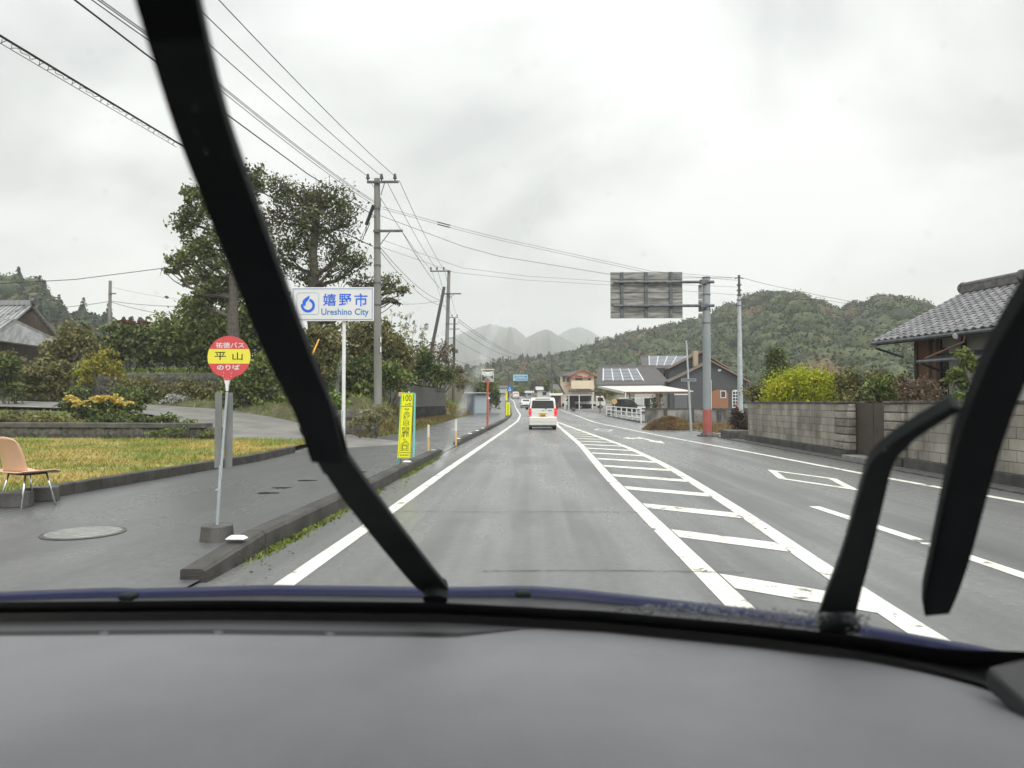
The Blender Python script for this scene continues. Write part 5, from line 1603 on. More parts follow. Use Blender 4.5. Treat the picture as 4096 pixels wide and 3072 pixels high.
# planting behind the wall
b = Vector((9.5, 24.4, .1))
def bushR(name, label, y, specs, leaf, m, seed, cat='bush', z=.1, per=40, stems=5, spread=.26, shell=.4):
    return shrub(name, label, y, specs, leaf, m, seed, cat, None, per, stems, z, spread, shell)
bushR('dome_bush', 'bright lime green rounded bush behind the block wall', 25.2, [(3200, 1560, 145, 85, 4600), (3115, 1585, 70, 55, 1500), (3300, 1580, 80, 66, 1900), (3210, 1512, 110, 45, 2000), (3140, 1540, 75, 50, 1300), (3285, 1538, 75, 50, 1500)], .046, L_LIME, 81, per=36, spread=.2)
bushR('conifer', 'small dark conifer left of the lime green bush', 31, [(3110, 1420, 34, 30, 600), (3115, 1460, 46, 36, 800), (3090, 1440, 24, 30, 300), (3125, 1490, 55, 28, 800), (3085, 1520, 40, 26, 500), (3140, 1520, 50, 24, 500), (3100, 1560, 50, 30, 500)], .06, L_DARK, 82, cat='tree')
bushR('hedge', 'long mixed hedge behind the brown gate', 21.5, [(3385, 1528, 52, 58, 1100, 2), (3440, 1530, 60, 55, 1100, 1), (3510, 1535, 60, 52, 1100, 0), (3580, 1545, 60, 50, 1000, -1), (3390, 1580, 50, 40, 500, 2), (3460, 1580, 90, 40, 800, 0), (3570, 1590, 80, 34, 600, -1)], .055, L_OLIVE, 83, cat='hedge')
bushR('hedge', 'greener part of the hedge behind the pillar', 20.4, [(3500, 1545, 50, 50, 900), (3545, 1555, 45, 45, 700), (3560, 1590, 60, 30, 500)], .05, L_MID, 84, cat='hedge')
bushR('bare_bush', 'reddish brown twiggy bush in front of the right house', 17.8, [(3660, 1550, 60, 45, 600), (3720, 1560, 60, 45, 600), (3690, 1600, 80, 40, 500), (3640, 1590, 50, 40, 300)], .04, leafmat('brown_twig_leaves', [(.07, .045, .03), (.14, .09, .06), (.20, .15, .10), (.16, .16, .08)]), 85, stems=14)
bushR('pruned_tree', 'small pruned green tree in front of the right house', 15.8, [(3855, 1425, 30, 28, 320), (3880, 1470, 34, 26, 300), (3830, 1490, 32, 26, 300), (3845, 1530, 34, 24, 260), (3800, 1520, 26, 22, 200), (3890, 1440, 22, 18, 140)], .05, L_MID, 86, cat='tree', per=26)
bushR('pruned_tree', 'low green bush at the foot of the pruned tree', 15.5, [(3860, 1590, 50, 34, 420), (3810, 1610, 40, 26, 260), (3900, 1600, 40, 40, 260)], .045, L_MID, 87)
bushR('bush', 'grey brown brush left of the conifer', 34, [(3010, 1580, 40, 40, 600), (3050, 1570, 40, 40, 600), (3040, 1610, 50, 40, 600)], .07, L_OLIVE, 88)
bushR('red_bush', 'dark reddish bush at the far end of the block wall', 29.5, [(2955, 1680, 35, 40, 1000), (2975, 1700, 30, 34, 700), (2950, 1650, 26, 20, 400)], .045, leafmat('dark_red_leaves', [(.025, .02, .015), (.06, .04, .03), (.10, .06, .045)]), 89, z=.0)
# low concrete kerb box beside it
p = G(2940, 1755); o = MB().box((0, 0, .16), (.9, 1.2, .34)).build('concrete_box', M_CONC_D, bevel=.02); o.location = (p.x + .1, p.y + .2, 0); tag(o, 'dark concrete drain box at the end of the block wall', 'drain box')

# ================================================================== house on the right
M_TILE = mat('grey_roof_tile', (0.135, 0.132, 0.14), 0.6, col2=(0.20, 0.197, 0.205), scale=2, isl=True)
M_TILE_D = mat('dark_ridge_tile', (0.05, 0.05, 0.05), 0.6, col2=(.13, .125, .12), scale=5)
M_WOOD = mat('brown_boards', (0.12, 0.06, 0.035), 0.75, col2=(.20, .105, .06), scale=3, stretch=(1, 1, .15))
M_WOOD_D = mat('dark_timber', (0.035, 0.024, 0.017), 0.7, col2=(.065, .045, .03), scale=4, stretch=(1, 1, .15))
M_PLASTER = mat('grey_plaster', (0.30, 0.30, 0.29), 0.85, col2=(.40, .40, .385), scale=1.5)
M_GLASS_D = mat('dark_window', (0.02, 0.024, 0.027), 0.08, spec=.8)
M_CURT = mat('curtained_window', (0.50, 0.54, 0.50), 0.25, col2=(.62, .66, .62), scale=14, stretch=(1, 1, .02))
ec = At(3494.8, 1366, 21.9); re_ = At(3922, 1160, 21.9)
rzH = math.atan2(11.4 - ec.x, ec.y - 17.5)        # slight turn of the house
t = thing('tiled_house', (ec.x, ec.y, .0), rzH, 'single storey house with grey tiled roof on the right', 'house')
# local: +x away from road, -y towards camera
run = math.hypot(re_.x - ec.x, 0); rise = re_.z - ec.z
ze = ec.z; zrdg = re_.z
pitch = math.atan2(rise, run)
Lh = 9.0
# roof deck and walls
mb = MB().slab([(0.02, 0, ze - .03), (0.02, -Lh, ze - .03), (run, -Lh, zrdg - .03), (run, 0, zrdg - .03)], (-math.sin(pitch), 0, math.cos(pitch)), .10)
roof = mb.build('roof', M_WOOD_D, t)
MB().slab([(run, 0, zrdg - .03), (run, -Lh, zrdg - .03), (2 * run, -Lh, ze - .03), (2 * run, 0, ze - .03)], (math.sin(pitch), 0, math.cos(pitch)), .10).build('rear_roof', M_TILE, t)
# one pantile: shallow S wave with a turned-down nose
tw, tl = .265, .235
nw = 7
vs = []; fs = []
def wav(j):
    a = j / (nw - 1)
    return .028 * math.sin((a * 1.15 + .05) * 2 * math.pi) + (.012 if a < .12 else 0)
for i, (yy_, dz) in enumerate(((0, -.016), (0, .026), (tl + .03, .004))):
    for j in range(nw):
        vs.append((tw * 1.04 * j / (nw - 1), yy_, wav(j) + dz))
for i in range(2):
    for j in range(nw - 1):
        fs.append((i * nw + j, i * nw + j + 1, (i + 1) * nw + j + 1, (i + 1) * nw + j))
tme = bpy.data.meshes.new('tile'); tme.from_pydata(vs, [], fs); tme.materials.append(M_TILE); tme.update()
slope_len = math.hypot(run, rise)
nrow = int(slope_len / tl) + 1
ncol = int(4.6 / tw)
rg = random.Random(6)
for r_ in range(nrow):
    for c_ in range(ncol):
        ob = bpy.data.objects.new('tile', tme); COL.objects.link(ob); ob.parent = roof
        # tile axes: tile x runs along local -y of the house; tile y runs up the slope
        s = r_ * tl - .05
        pos = Vector((s * math.cos(pitch), .0 - c_ * tw, ze - .0 + s * math.sin(pitch)))
        M3 = Matrix(((0, math.cos(pitch), -math.sin(pitch)), (-1, 0, 0), (0, math.sin(pitch), math.cos(pitch)))).to_4x4()
        ob.matrix_local = Matrix.Translation(pos + Vector((0, 0, .022 + rg.uniform(-.003, .003)))) @ M3
# remaining stretch of roof, nearer than the picture shows
tag(MB().slab([(0.0, -ncol * tw, ze + .05), (0.0, -Lh, ze + .05), (run, -Lh, zrdg + .05), (run, -ncol * tw, zrdg + .05)], (-math.sin(pitch), 0, math.cos(pitch)), .04).build('roof_cover', M_TILE, roof))
# ridge
def loH(p): return Matrix.Rotation(-rzH, 3, 'Z') @ (Vector(p) - Vector(t.location))
yend = -2.05
MB().prism([(run - .16, zrdg), (run + .16, zrdg), (run + .13, zrdg + .2), (run - .13, zrdg + .2)], 'y', .02, yend).build('ridge_course', M_TILE_D, t)
MB().cyl((run, .03, zrdg + .23), (run, yend, zrdg + .23), .11, .11, 14).build('ridge_cap', M_TILE_D, t)
MB().cyl((run, yend + .02, zrdg + .20), (run, yend - .05, zrdg + .20), .19, .17, 18).build('ridge_end', M_TILE_D, t)
MB().cyl((run, .02, zrdg + .17), (run, .10, zrdg + .17), .19, .16, 18).build('ridge_end', M_TILE_D, t)
# verge board, fascia, gutter
MB().slab([(0, .02, ze - .02), (run, .02, zrdg - .02), (run, .02, zrdg - .17), (0, .02, ze - .15)], (0, 1, 0), .03).build('verge_board', M_WOOD_D, t)
MB().b2((-.02, -Lh, ze - .14), (.03, 0, ze - .03)).build('fascia', M_WOOD_D, t)
MB().tube([(-.06, 0, ze - .06), (-.06, -Lh, ze - .09)], .05, 8).build('gutter', M_GALV_D, t)
MB().tube([(-.05, -.15, ze - .1), (-.05, -.15, ze - .22), (.9, -.15, ze - .48)], .035, 8).build('downpipe', M_GALV_D, t)
# walls: posts and infill on the road side, set back under the eave
xw = .95
MB().b2((xw, -.6, 0), (2 * run - .95, -Lh + .3, ze + .1)).build('wall', M_PLASTER, t)
MB().prism([(xw, ze), (2 * run - .95, ze), (run, zrdg - .15)], 'y', -.62, -.75).build('gable_wall', M_PLASTER, t)
MB().b2((xw - .03, -1.15, .3), (xw, -.62, ze)).build('board_panel', M_WOOD, t)
MB().b2((xw - .06, -1.45, .3), (xw - .03, -1.20, ze - .1)).build('board_panel', M_WOOD, t)
for y0 in (-.62, -1.18, -1.5, -2.35, -3.6, -5.0):
    MB().b2((xw - .08, y0 - .11, 0), (xw - .001, y0, ze)).build('timber_post', M_WOOD_D, t)
wn = MB().b2((xw - .03, -1.84, .9), (xw - .012, -1.62, ze - .3)).build('window', M_GLASS_D, t)
wn = MB().b2((xw - .03, -3.45, .45), (xw - .012, -2.5, ze - .75)).build('window', M_CURT, t)
MB().b2((xw - .05, -2.99, .45), (xw - .03, -2.94, ze - .75)).build('frame', M_WOOD_D, wn)
wn = MB().b2((xw - .03, -4.85, .45), (xw - .012, -3.75, ze - .75)).build('window', M_CURT, t)
# lean-to porch roof
MB().slab([(-.15, -2.0, ze - .72), (-.15, -6.5, ze - .72), (xw, -6.5, ze - .45), (xw, -2.0, ze - .45)], (-.24, 0, 1), .06).build('porch_roof', M_GALV_D, t)
MB().tube([(-.2, -1.98, ze - .74), (-.2, -6.5, ze - .76)], .045, 8).build('porch_gutter', M_GALV_D, t)
MB().tube([(-.15, -2.1, ze - .80), (xw, -2.1, ze - 1.15)], .03, 6).build('porch_bracket', M_WOOD_D, t)
MB().tube([(.02, -3.4, ze - .12), (-.02, -3.4, ze - .3), (-.12, -2.2, ze - .66)], .03, 8).build('downpipe', mat('copper_pipe', (.16, .08, .05), .5), t)
MB().cyl((-.03, -3.2, ze - .1), (-.1, -3.2, ze - .14), .05, .08, 10).build('lamp', M_WHITE, t)

# ================================================================== cantilever sign seen from behind
YG = G(2828, 1746).y
b = At(2826, 1746, YG); b.z = 0
t = thing('cantilever_sign', b, 0, 'large overhead road sign seen from behind on a grey pole with red base', 'sign')
def lg(zx, zy): return At(2300 + zx * .45198, 1050 + zy * .45198, YG) - b
M_POLEB = mat('blue_grey_paint', (0.24, 0.27, 0.28), 0.5, .1, col2=(.31, .34, .35), scale=2, stretch=(1, 1, .2))
M_REDP = mat('faded_red_paint', (0.36, 0.085, 0.075), 0.55, col2=(.44, .12, .10), scale=3)
x0 = lg(1160, 0).x
MB().cyl((x0, 0, lg(0, 1300).z), (x0, 0, lg(0, 135).z), .172, .160, 20).build('pole', M_POLEB, t)
MB().cyl((x0, 0, .1), (x0, 0, lg(0, 1300).z), .178, .176, 20).build('red_wrap', M_REDP, t)
MB().cyl((x0, 0, 0), (x0, 0, .16), .32, .25, 12).build('base_plate', M_CONC_D, t)
MB().b2((x0 - .36, -.3, -.02), (x0 + .40, .3, .06)).build('footing', M_CONC_D, t)
MB().b2((x0 + .12, -.185, lg(0, 1300).z), (x0 + .14, -.165, lg(0, 1040).z)).build('strip', M_WHITE, t)
for zy in (140, 290, 425, 540):
    MB().cyl((x0, 0, lg(0, zy).z - .02), (x0, 0, lg(0, zy).z + .02), .18, .18, 20).build('band', M_GALV_D, t)
for i, zy in enumerate((182, 390)):
    z = lg(0, zy).z
    MB().cyl((lg(338, 0).x, -.14, z), (lg(1222, 0).x, -.14, z), .055, .062, 12).build('arm', M_GALV_D, t)
    MB().b2((x0 - .30, -.22, z - .10), (x0 + .02, -.05, z + .10)).build('bracket', M_GALV_D, t, bevel=.02)
M_BACK = mat('aluminium_back', (0.38, 0.375, 0.355), 0.5, .4, col2=(.13, .128, .12), scale=3, stretch=(.4, 1, 3))
rows_ = [88, 150, 206, 268, 325, 378, 440, 495]
for a_, c_ in zip(rows_, rows_[1:]):
    MB().b2((lg(312, 0).x, -.02, lg(0, c_).z + .006), (lg(948, 0).x, .0, lg(0, a_).z - .006)).build('back_panel', M_BACK, t)
    MB().b2((lg(312, 0).x, -.045, lg(0, c_).z - .004), (lg(948, 0).x, .006, lg(0, c_).z + .0045)).build('panel_rib', M_GALV_D, t)
for zx in (413, 627, 845):
    MB().b2((lg(zx - 14, 0).x, -.085, lg(0, 495).z), (lg(zx + 14, 0).x, -.03, lg(0, 90).z)).build('upright', M_GALV_D, t)
# folded sign on the side of the pole
for zy0, zy1 in ((205, 270), (275, 330), (335, 385), (400, 440), (455, 495), (505, 565)):
    MB().b2((lg(1090, 0).x, -.02, lg(0, zy1).z), (lg(1122, 0).x, .02, lg(0, zy0).z)).build('side_panel', M_BACK, t)

# grey steel pole
b = At(2962, 1700, YR); b.z = 0
t = thing('steel_pole', b, 0, 'slim grey steel pole right of the cantilever sign', 'utility pole')
tp = At(2956, 1100, YR) - b
def on(f): return tuple(tp * f)
MB().cyl((0, 0, -.2), on(.62), .155, .115, 14).build('lower_tube', M_GALV, t)
MB().cyl(on(.62), on(.86), .105, .095, 14).build('upper_tube', M_GALV, t)
MB().cyl(on(.86), on(1), .07, .06, 12).build('top_tube', M_GALV_D, t)
for f in (.80, .835, .87, .90, .935):
    MB().cyl(tuple(tp * f - Vector((0, 0, .03))), tuple(tp * f + Vector((0, 0, .03))), .125, .125, 12).build('collar', M_GALV_D, t)
for s in (-1, 1):
    MB().tube([tuple(tp * .985), tuple(tp * .98 + Vector((s * .22, 0, -.03)))], .025, 6).build('insulator', M_INS, t)
q_ = tp + b
wire('wire from the steel pole running right above the hills', [q_ + Vector((.2, 0, -.15)), At(3180, 1160, 42), At(3500, 1222, 46), At(3780, 1255, 50)], .010, .05)
wire('lower wire from the steel pole running right across the hill', [q_ + Vector((.1, 0, -1.0)), At(3300, 1200, 42), At(3760, 1262, 50)], .009, .08)
wire('thin wire from the steel pole down across the hill', [q_ + Vector((.1, 0, -1.3)), At(3300, 1225, 44), At(3600, 1255, 50)], .008, .08)

# thin leaning post with a small board
p = G(2765, 1727); tp_ = At(2745, 1361, p.y)
t = thing('leaning_post', (p.x, p.y, 0), 0, 'thin leaning grey post with a small blank board', 'post')
d = tp_ - Vector((p.x, p.y, 0))
MB().cyl((0, 0, -.1), tuple(d), .055, .04, 12).build('post', M_GALV, t)
MB().cyl(tuple(d), tuple(d * 1.01), .045, .045, 10).build('cap', M_BLACK, t)
f = .565; c0 = d * f
MB().b2((c0.x - .36, -.07, c0.z - .065), (c0.x + .36, -.055, c0.z + .065)).build('board_frame', M_GALV, t)
MB().b2((c0.x - .34, -.074, c0.z - .045), (c0.x + .34, -.0705, c0.z + .045)).build('board', mat('board_grey', (.14, .15, .155), .5), t)

# heap of dry grass
b = At(2680, 1728, 37.5); b.z = 0
t = thing('grass_heap', b, 0, 'heap of brown dry grass beside the road', 'heap')
L_STRAW = leafmat('straw', [(.07, .045, .018), (.16, .10, .04), (.27, .18, .075), (.34, .25, .12)], scale=1.5)
rows = []
for i in range(13):
    rr2 = 1 - i / 12
    rows.append([(math.cos(a) * 1.45 * rr2 * (1 + .08 * math.sin(3 * a)), math.sin(a) * .95 * rr2, .66 * (1 - rr2 ** 1.7) + .03 * math.sin(5 * a) * rr2 - .03) for a in [k_ * 2 * math.pi / 24 for k_ in range(25)]])
MB().sheet(rows).build('core', mat('damp_straw', (.07, .045, .02), .95, col2=(.16, .105, .045), scale=6, bump=.6, bscale=20), t, smooth=True)
rng = np.random.default_rng(12)
n = 9000
a = rng.uniform(0, 2 * math.pi, n); rr2 = np.sqrt(rng.uniform(0, 1, n))
P = np.stack([np.cos(a) * 1.45 * rr2, np.sin(a) * .95 * rr2, .68 * (1 - rr2 ** 1.7) + rng.normal(size=n) * .03], 1)
V, F = leaf_quads(P, .09, rng, squash=.5, ar=.12)
V[:, 2] = np.maximum(V[:, 2], .01)
tag(link_mesh('straw', np_mesh('straw', V, F), L_STRAW, t), kind='stuff')
n = 5000
P = np.stack([rng.uniform(8.4, 11.5, n), rng.uniform(33, 42, n), np.full(n, .03)], 1)
o = grass('grass', P, .28, .02, L_STRAW, 4, .5); tag(o, 'dry straw coloured grass behind the red pole base', 'grass', kind='stuff')
# low concrete wall behind the heap
t = thing('low_wall', (7.85, 49.4, 0), R(-6), 'low stained concrete wall behind the grass heap', 'wall')
MB().b2((0, 0, -.1), (9.5, .22, .95)).build('wall_body', mat('streaked_concrete', (.07, .068, .06), .7, col2=(.30, .29, .265), scale=.9, detail=6, lo=.42, hi=.62, stretch=(1, 1, .5)), t)
MB().b2((-.03, -.04, .95), (9.5, .26, 1.06)).build('coping', M_COPING, t)
for k_ in range(5): MB().b2((1.3 + k_ * 1.8, -.16, -.05), (1.5 + k_ * 1.8, -.001, .94)).build('buttress', M_PLINTH, t)
for i, (dx_, c_, lab) in enumerate(((6.2, (.65, .12, .16), 'pink'), (6.75, (.4, .42, .36), 'grey'), (7.2, (.55, .56, .48), 'cream'), (7.6, (.6, .55, .42), 'tan'))):
    q0 = Matrix.Rotation(R(-6), 3, 'Z') @ Vector((dx_, .1, 0))
    o = thing('plant_pot', (7.85 + q0.x, 49.4 + q0.y, 1.06), 0, 'small %s plant pot on the low concrete wall' % lab, 'pot', 'pots on the low wall')
    MB().cyl((0, 0, 0), (0, 0, .26), .11, .16, 12).build('pot', mat('pot_' + lab, c_, .6), o)
    MB().cyl((0, 0, .24), (0, 0, .27), .175, .175, 12).build('rim', mat('pot_' + lab, c_, .6), o)

# white railing
A = GR(2564, 1691.6); B = GR(2426, 1664)
t = thing('railing', A, math.atan2(B.y - A.y, B.x - A.x), 'white pipe railing along the forecourt', 'railing')
Lr = (B - A).xy.length; dzr = B.z - A.z
for k_ in range(8):
    f = (0, .09, .2, .33, .48, .645, .82, 1)[k_]
    MB().cyl((Lr * f, 0, dzr * f - .05), (Lr * f, 0, dzr * f + 1.02), .05, .05, 10).build('post', M_WHITE, t)
for h in (.30, .64, .97):
    MB().tube([(0, 0, h), (Lr, 0, h + dzr)], .038, 8).build('rail', M_WHITE, t)
o = MB().b2((0, -.25, -.2), (Lr * 1.05, .1, .12)).build('base', M_CONC_D, t)

# ================================================================== houses on the right
M_SLATE = mat('grey_slate_roof', (0.060, 0.057, 0.056), 0.75, col2=(.10, .094, .09), scale=3, stretch=(.4, 1, 6))
M_CHAR = mat('charcoal_stucco', (0.055, 0.058, 0.065), 0.9, col2=(.075, .078, .085), scale=3, bump=.3, bscale=30)
M_TRIM = mat('orange_brown_trim', (0.27, 0.17, 0.12), 0.6)
M_PV = mat('solar_cells', (0.15, 0.16, 0.18), 0.5, 0, spec=.3, col2=(.20, .21, .23), scale=2)
M_PVF = mat('solar_frame', (0.70, 0.71, 0.70), 0.4)
M_CREAM = mat('cream_stucco', (0.70, 0.58, 0.42), 0.85, col2=(.76, .64, .48), scale=1)
M_TERRA = mat('terracotta_trim', (0.45, 0.12, 0.07), 0.6)
HY = 90.0
b = At(2840, 1660, HY); b.z = .0
t = thing('charcoal_house', b, 0, 'charcoal gabled house with solar panels behind the cantilever sign', 'house')
def lh(zx, zy, y=HY): return At(2300 + zx * .45198, 1050 + zy * .45198, y) - b
# front gable block
ax = lh(1190, 0).x; az = lh(0, 868).z; el = lh(835, 0).x; er = lh(1505, 0).x; ezl = lh(0, 1040).z
MB().prism([(el, 0), (er, 0), (er, ezl - .25), (ax, az - .25), (el, ezl - .25)], 'y', 0, 7).build('wall', M_CHAR, t)
def gable_roof(ax, az, el, er, ez, y0, y1, m, over=.35, th=.14, name='roof', trim=M_TRIM):
    s1 = (az - ez) / (ax - el); s2 = (az - ez) / (er - ax)
    L1 = [(ax, az), (el - over, ez - over * s1), (el - over, ez - over * s1 - th), (ax, az - th)]
    L2 = [(ax, az), (er + over, ez - over * s2), (er + over, ez - over * s2 - th), (ax, az - th)]
    o = MB().prism(L1, 'y', y0, y1).build(name, m, t)
    MB().prism(L2, 'y', y0, y1).build(name, m, t)
    for L_ in (L1, L2):
        P4 = [(L_[0][0], L_[0][1] - .02), (L_[1][0], L_[1][1] - .02), (L_[1][0], L_[1][1] - .17), (L_[0][0], L_[0][1] - .17)]
        MB().prism(P4, 'y', y0 - .05, y0 - .002).build('barge_board', trim, t)
    return o
gable_roof(ax, az, el, er, ezl, -.5, 7.2, M_SLATE)
ax2, az2 = lh(1108, 0, 94).x, lh(0, 788, 94).z; el2 = lh(830, 0, 94).x; er2 = lh(1330, 0, 94).x
ez2 = lh(0, 925, 94).z
MB().prism([(el2, 1), (er2, 1), (er2, ez2 - .4), (ax2, az2 - .25), (el2, ez2 - .4)], 'y', 4.0, 10).build('wall', M_CHAR, t)
gable_roof(ax2, az2, el2, er2, ez2, 3.4, 10.3, M_SLATE)
MB().b2((lh(1085, 0).x, 2.5, az - .6), (lh(1125, 0).x, 3.1, lh(0, 780, 92).z)).build('chimney', mat('tan_brick', (.40, .30, .20), .8), t)
# arched door and window
def arch(x0, x1, z0, z1, y, m, name, par):
    r_ = (x1 - x0) / 2
    P_ = [(x0, z0), (x1, z0)] + [(x0 + r_ + r_ * math.cos(a), z1 - r_ * .6 + r_ * .6 * math.sin(a)) for a in [math.pi * i / 10 for i in range(11)]]
    return MB().prism(P_, 'y', y, y + .06).build(name, m, par)
d_ = arch(lh(1193, 0).x, lh(1345, 0).x, .1, lh(0, 1125).z, -.08, mat('orange_door', (.25, .10, .045), .6, col2=(.31, .13, .06), scale=5, stretch=(4, 1, .2)), 'door', t)
arch(lh(1182, 0).x, lh(1356, 0).x, .05, lh(0, 1110).z, -.04, M_PLINTH, 'door_surround', t)
wn = MB().b2((lh(1275, 0).x, -.13, lh(0, 1200).z), (lh(1325, 0).x, -.082, lh(0, 1135).z)).build('window', M_WHITE, t)
MB().b2((lh(1281, 0).x, -.14, lh(0, 1194).z), (lh(1319, 0).x, -.131, lh(0, 1141).z)).build('pane', M_GLASS_D, wn)
wn = arch(lh(1380, 0).x, lh(1442, 0).x, lh(0, 1285).z, lh(0, 1128).z, -.06, M_WHITE, 'window', t)
for r_ in range(5):
    for c_ in range(2):
        x0_, x1_ = lh(1386 + c_ * 26, 0).x, lh(1408 + c_ * 26, 0).x
        z0_, z1_ = lh(0, 1277 - r_ * 28).z, lh(0, 1255 - r_ * 28).z
        MB().b2((x0_, -.075, z0_), (x1_, -.061, z1_)).build('pane', M_GLASS_D, wn)
MB().b2((lh(1258, 0).x, -.12, lh(0, 965).z), (lh(1284, 0).x, -.001, lh(0, 945).z)).build('vent', M_WHITE, t)
MB().b2((lh(875, 0).x, -.06, .1), (lh(985, 0).x, -.001, lh(0, 1170).z)).build('shutter_door', mat('grey_shutter', (.10, .105, .11), .5, col2=(.13, .135, .14), scale=30, stretch=(.1, 1, 3)), t)
MB().b2((lh(870, 0).x, -.08, lh(0, 1172).z), (lh(990, 0).x, -.062, lh(0, 1162).z)).build('shutter_box', M_WHITE, t)
# left wing roof facing the road with solar panels
def slope_roof(p0, p1, p2, p3, m, name):   # p0 p1 eave left right, p2 p3 ridge right left (local)
    n_ = (Vector(p1) - Vector(p0)).cross(Vector(p3) - Vector(p0)).normalized()
    return MB().slab([p0, p1, p2, p3], n_, .12).build(name, m, t), n_
def panel_grid(p0, p1, p2, p3, n_, s0, s1, q0, q1, cols, rows__):
    p0, p1, p2, p3 = map(Vector, (p0, p1, p2, p3))
    def S(s, q): return p0.lerp(p1, s).lerp(p3.lerp(p2, s), q) + n_ * .05
    for c_ in range(cols):
        a_, b_ = s0 + (s1 - s0) * c_ / cols, s0 + (s1 - s0) * (c_ + 1) / cols
        e = (b_ - a_) * .035
        for r_ in range(rows__):
            q_a, q_b = q0 + (q1 - q0) * r_ / rows__, q0 + (q1 - q0) * (r_ + 1) / rows__
            MB().slab([S(a_ + e, q_a + .006), S(b_ - e, q_a + .006), S(b_ - e, q_b - .006), S(a_ + e, q_b - .006)], n_, .03).build('solar_panel', M_PV, t)
    for c_ in range(cols + 1):
        a_ = s0 + (s1 - s0) * c_ / cols
        MB().slab([S(a_ - .007, q0), S(a_ + .007, q0), S(a_ + .007, q1), S(a_ - .007, q1)], n_, .034).build('panel_rail', M_PVF, t)
yE, yR_ = 91.2, 96.5
E0, E1 = lh(188, 1082, yE), lh(860, 1082, yE); Rg1, Rg0 = lh(700, 915, yR_), lh(207, 915, yR_)
_, nn = slope_roof(E0, E1, Rg1, Rg0, M_SLATE, 'wing_roof')
panel_grid(E0, E1, Rg1, Rg0, nn, .09, .655, .20, .84, 4, 4)
MB().b2((lh(520, 0, 92).x, yE - HY + .5, 0), (E1.x - .2, 6, E0.z - .15)).build('wing_wall', mat('pale_wall', (.50, .48, .44), .85, col2=(.56, .54, .5), scale=1), t)
MB().tube([Rg0, Rg1], .1, 8).build('ridge', M_TILE_D, t)
MB().b2((E0.x, E0.y - .02, E0.z - .2), (E1.x, E0.y + .02, E0.z - .05)).build('fascia', M_TILE_D, t)
for k_ in range(4):
    x_ = lh(430 + k_ * 70, 0, 91).x
    wn = MB().b2((x_ - .6, yE - HY + .42, .5), (x_ + .45, yE - HY + .49, 2.1)).build('window', M_WHITE, t)
    MB().b2((x_ - .38, yE - HY + .40, .58), (x_ + .38, yE - HY + .418, 2.02)).build('pane', M_GLASS_D if k_ % 2 else M_CURT, wn)
yE2, yR2 = 96.0, 100.0
E0, E1 = lh(598, 932, yE2), lh(900, 932, yE2); Rg1, Rg0 = lh(985, 828, yR2), lh(572, 828, yR2)
_, nn = slope_roof(E0, E1, Rg1, Rg0, M_SLATE, 'upper_roof')
panel_grid(E0, E1, Rg1, Rg0, nn, .20, 1.0, .17, .98, 4, 3)
MB().tube([Rg0, Rg1], .1, 8).build('ridge', M_TILE_D, t)
MB().b2((E0.x + .3, yE2 - HY + .3, 1.5), (E1.x + 1.5, 10, E0.z - .12)).build('upper_wall', mat('pale_wall', (.5, .48, .44), .85), t)
wn = MB().b2((lh(700, 0, 96).x, yE2 - HY + .22, lh(0, 1012, 96).z), (lh(800, 0, 96).x, yE2 - HY + .29, lh(0, 948, 96).z)).build('window', M_TILE_D, t)
MB().b2((lh(706, 0, 96).x, yE2 - HY + .20, lh(0, 1006, 96).z), (lh(794, 0, 96).x, yE2 - HY + .218, lh(0, 954, 96).z)).build('pane', M_GLASS_D, wn)

# carport
b = At(2640, 1650, 82); b.z = .0
t = thing('carport', b, 0, 'white corrugated carport in front of the charcoal house', 'carport')
def lc(u, v, y): return At(u, v, y) - b
C0, C1 = lc(2494, 1567, 80), lc(2776, 1565, 79.3); C2, C3 = lc(2690, 1544, 88), lc(2392, 1545, 88)
C2 = C3 + (C1 - C0)
mb = MB(); nn_ = 80; rows = [[], []]
for i in range(nn_ + 1):
    f = i / nn_; dz_ = .035 if i % 2 else -.035
    rows[0].append(tuple(C0.lerp(C1, f) + Vector((0, 0, dz_)))); rows[1].append(tuple(C3.lerp(C2, f) + Vector((0, 0, dz_))))
o = mb.sheet(rows).build('corrugated_roof', mat('white_corrugated', (.66, .66, .62), .5, col2=(.56, .56, .52), scale=2), t)
md = o.modifiers.new('t', 'SOLIDIFY'); md.thickness = .02
MB().slab([C0 + Vector((0, 0, .05)), C3 + Vector((0, 0, .05)), C3 - Vector((0, 0, .22)), C0 - Vector((0, 0, .22))], (-1, -.4, 0), .04).build('side_fascia', mat('cream_fascia', (.58, .56, .48), .5), t)
MB().slab([C0 + Vector((0, .05, -.06)), C1 + Vector((0, .05, -.06)), C1 + Vector((0, .05, -.24)), C0 + Vector((0, .05, -.24))], (0, -1, 0), .06).build('beam', M_WOOD, t)
for f, g in ((.03, 0), (.5, 0), (.97, 0), (.03, 1), (.5, 1), (.97, 1)):
    p_ = (C0.lerp(C1, f) if g == 0 else C3.lerp(C2, f)) + Vector((0, .1 if g == 0 else -.1, 0))
    MB().b2((p_.x - .06, p_.y - .06, -.1), (p_.x + .06, p_.y + .06, p_.z - .07)).build('post', M_WHITE if (f, g) == (.03, 0) else M_WOOD, t)
# round yellow sign on post near railing
b = At(2458, 1640, 66); b.z = 0.05
t = thing('round_sign', b, 0, 'small round orange sign behind the white railing', 'sign')
z_ = At(2458, 1606, 66).z - b.z
MB().cyl((0, 0, 0), (0, 0, z_), .03, .03, 8).build('post', M_GALV, t)
MB().cyl((0, -.02, z_), (0, -.05, z_), .24, .24, 20).build('disc', mat('faded_orange', (.52, .33, .12), .6), t)

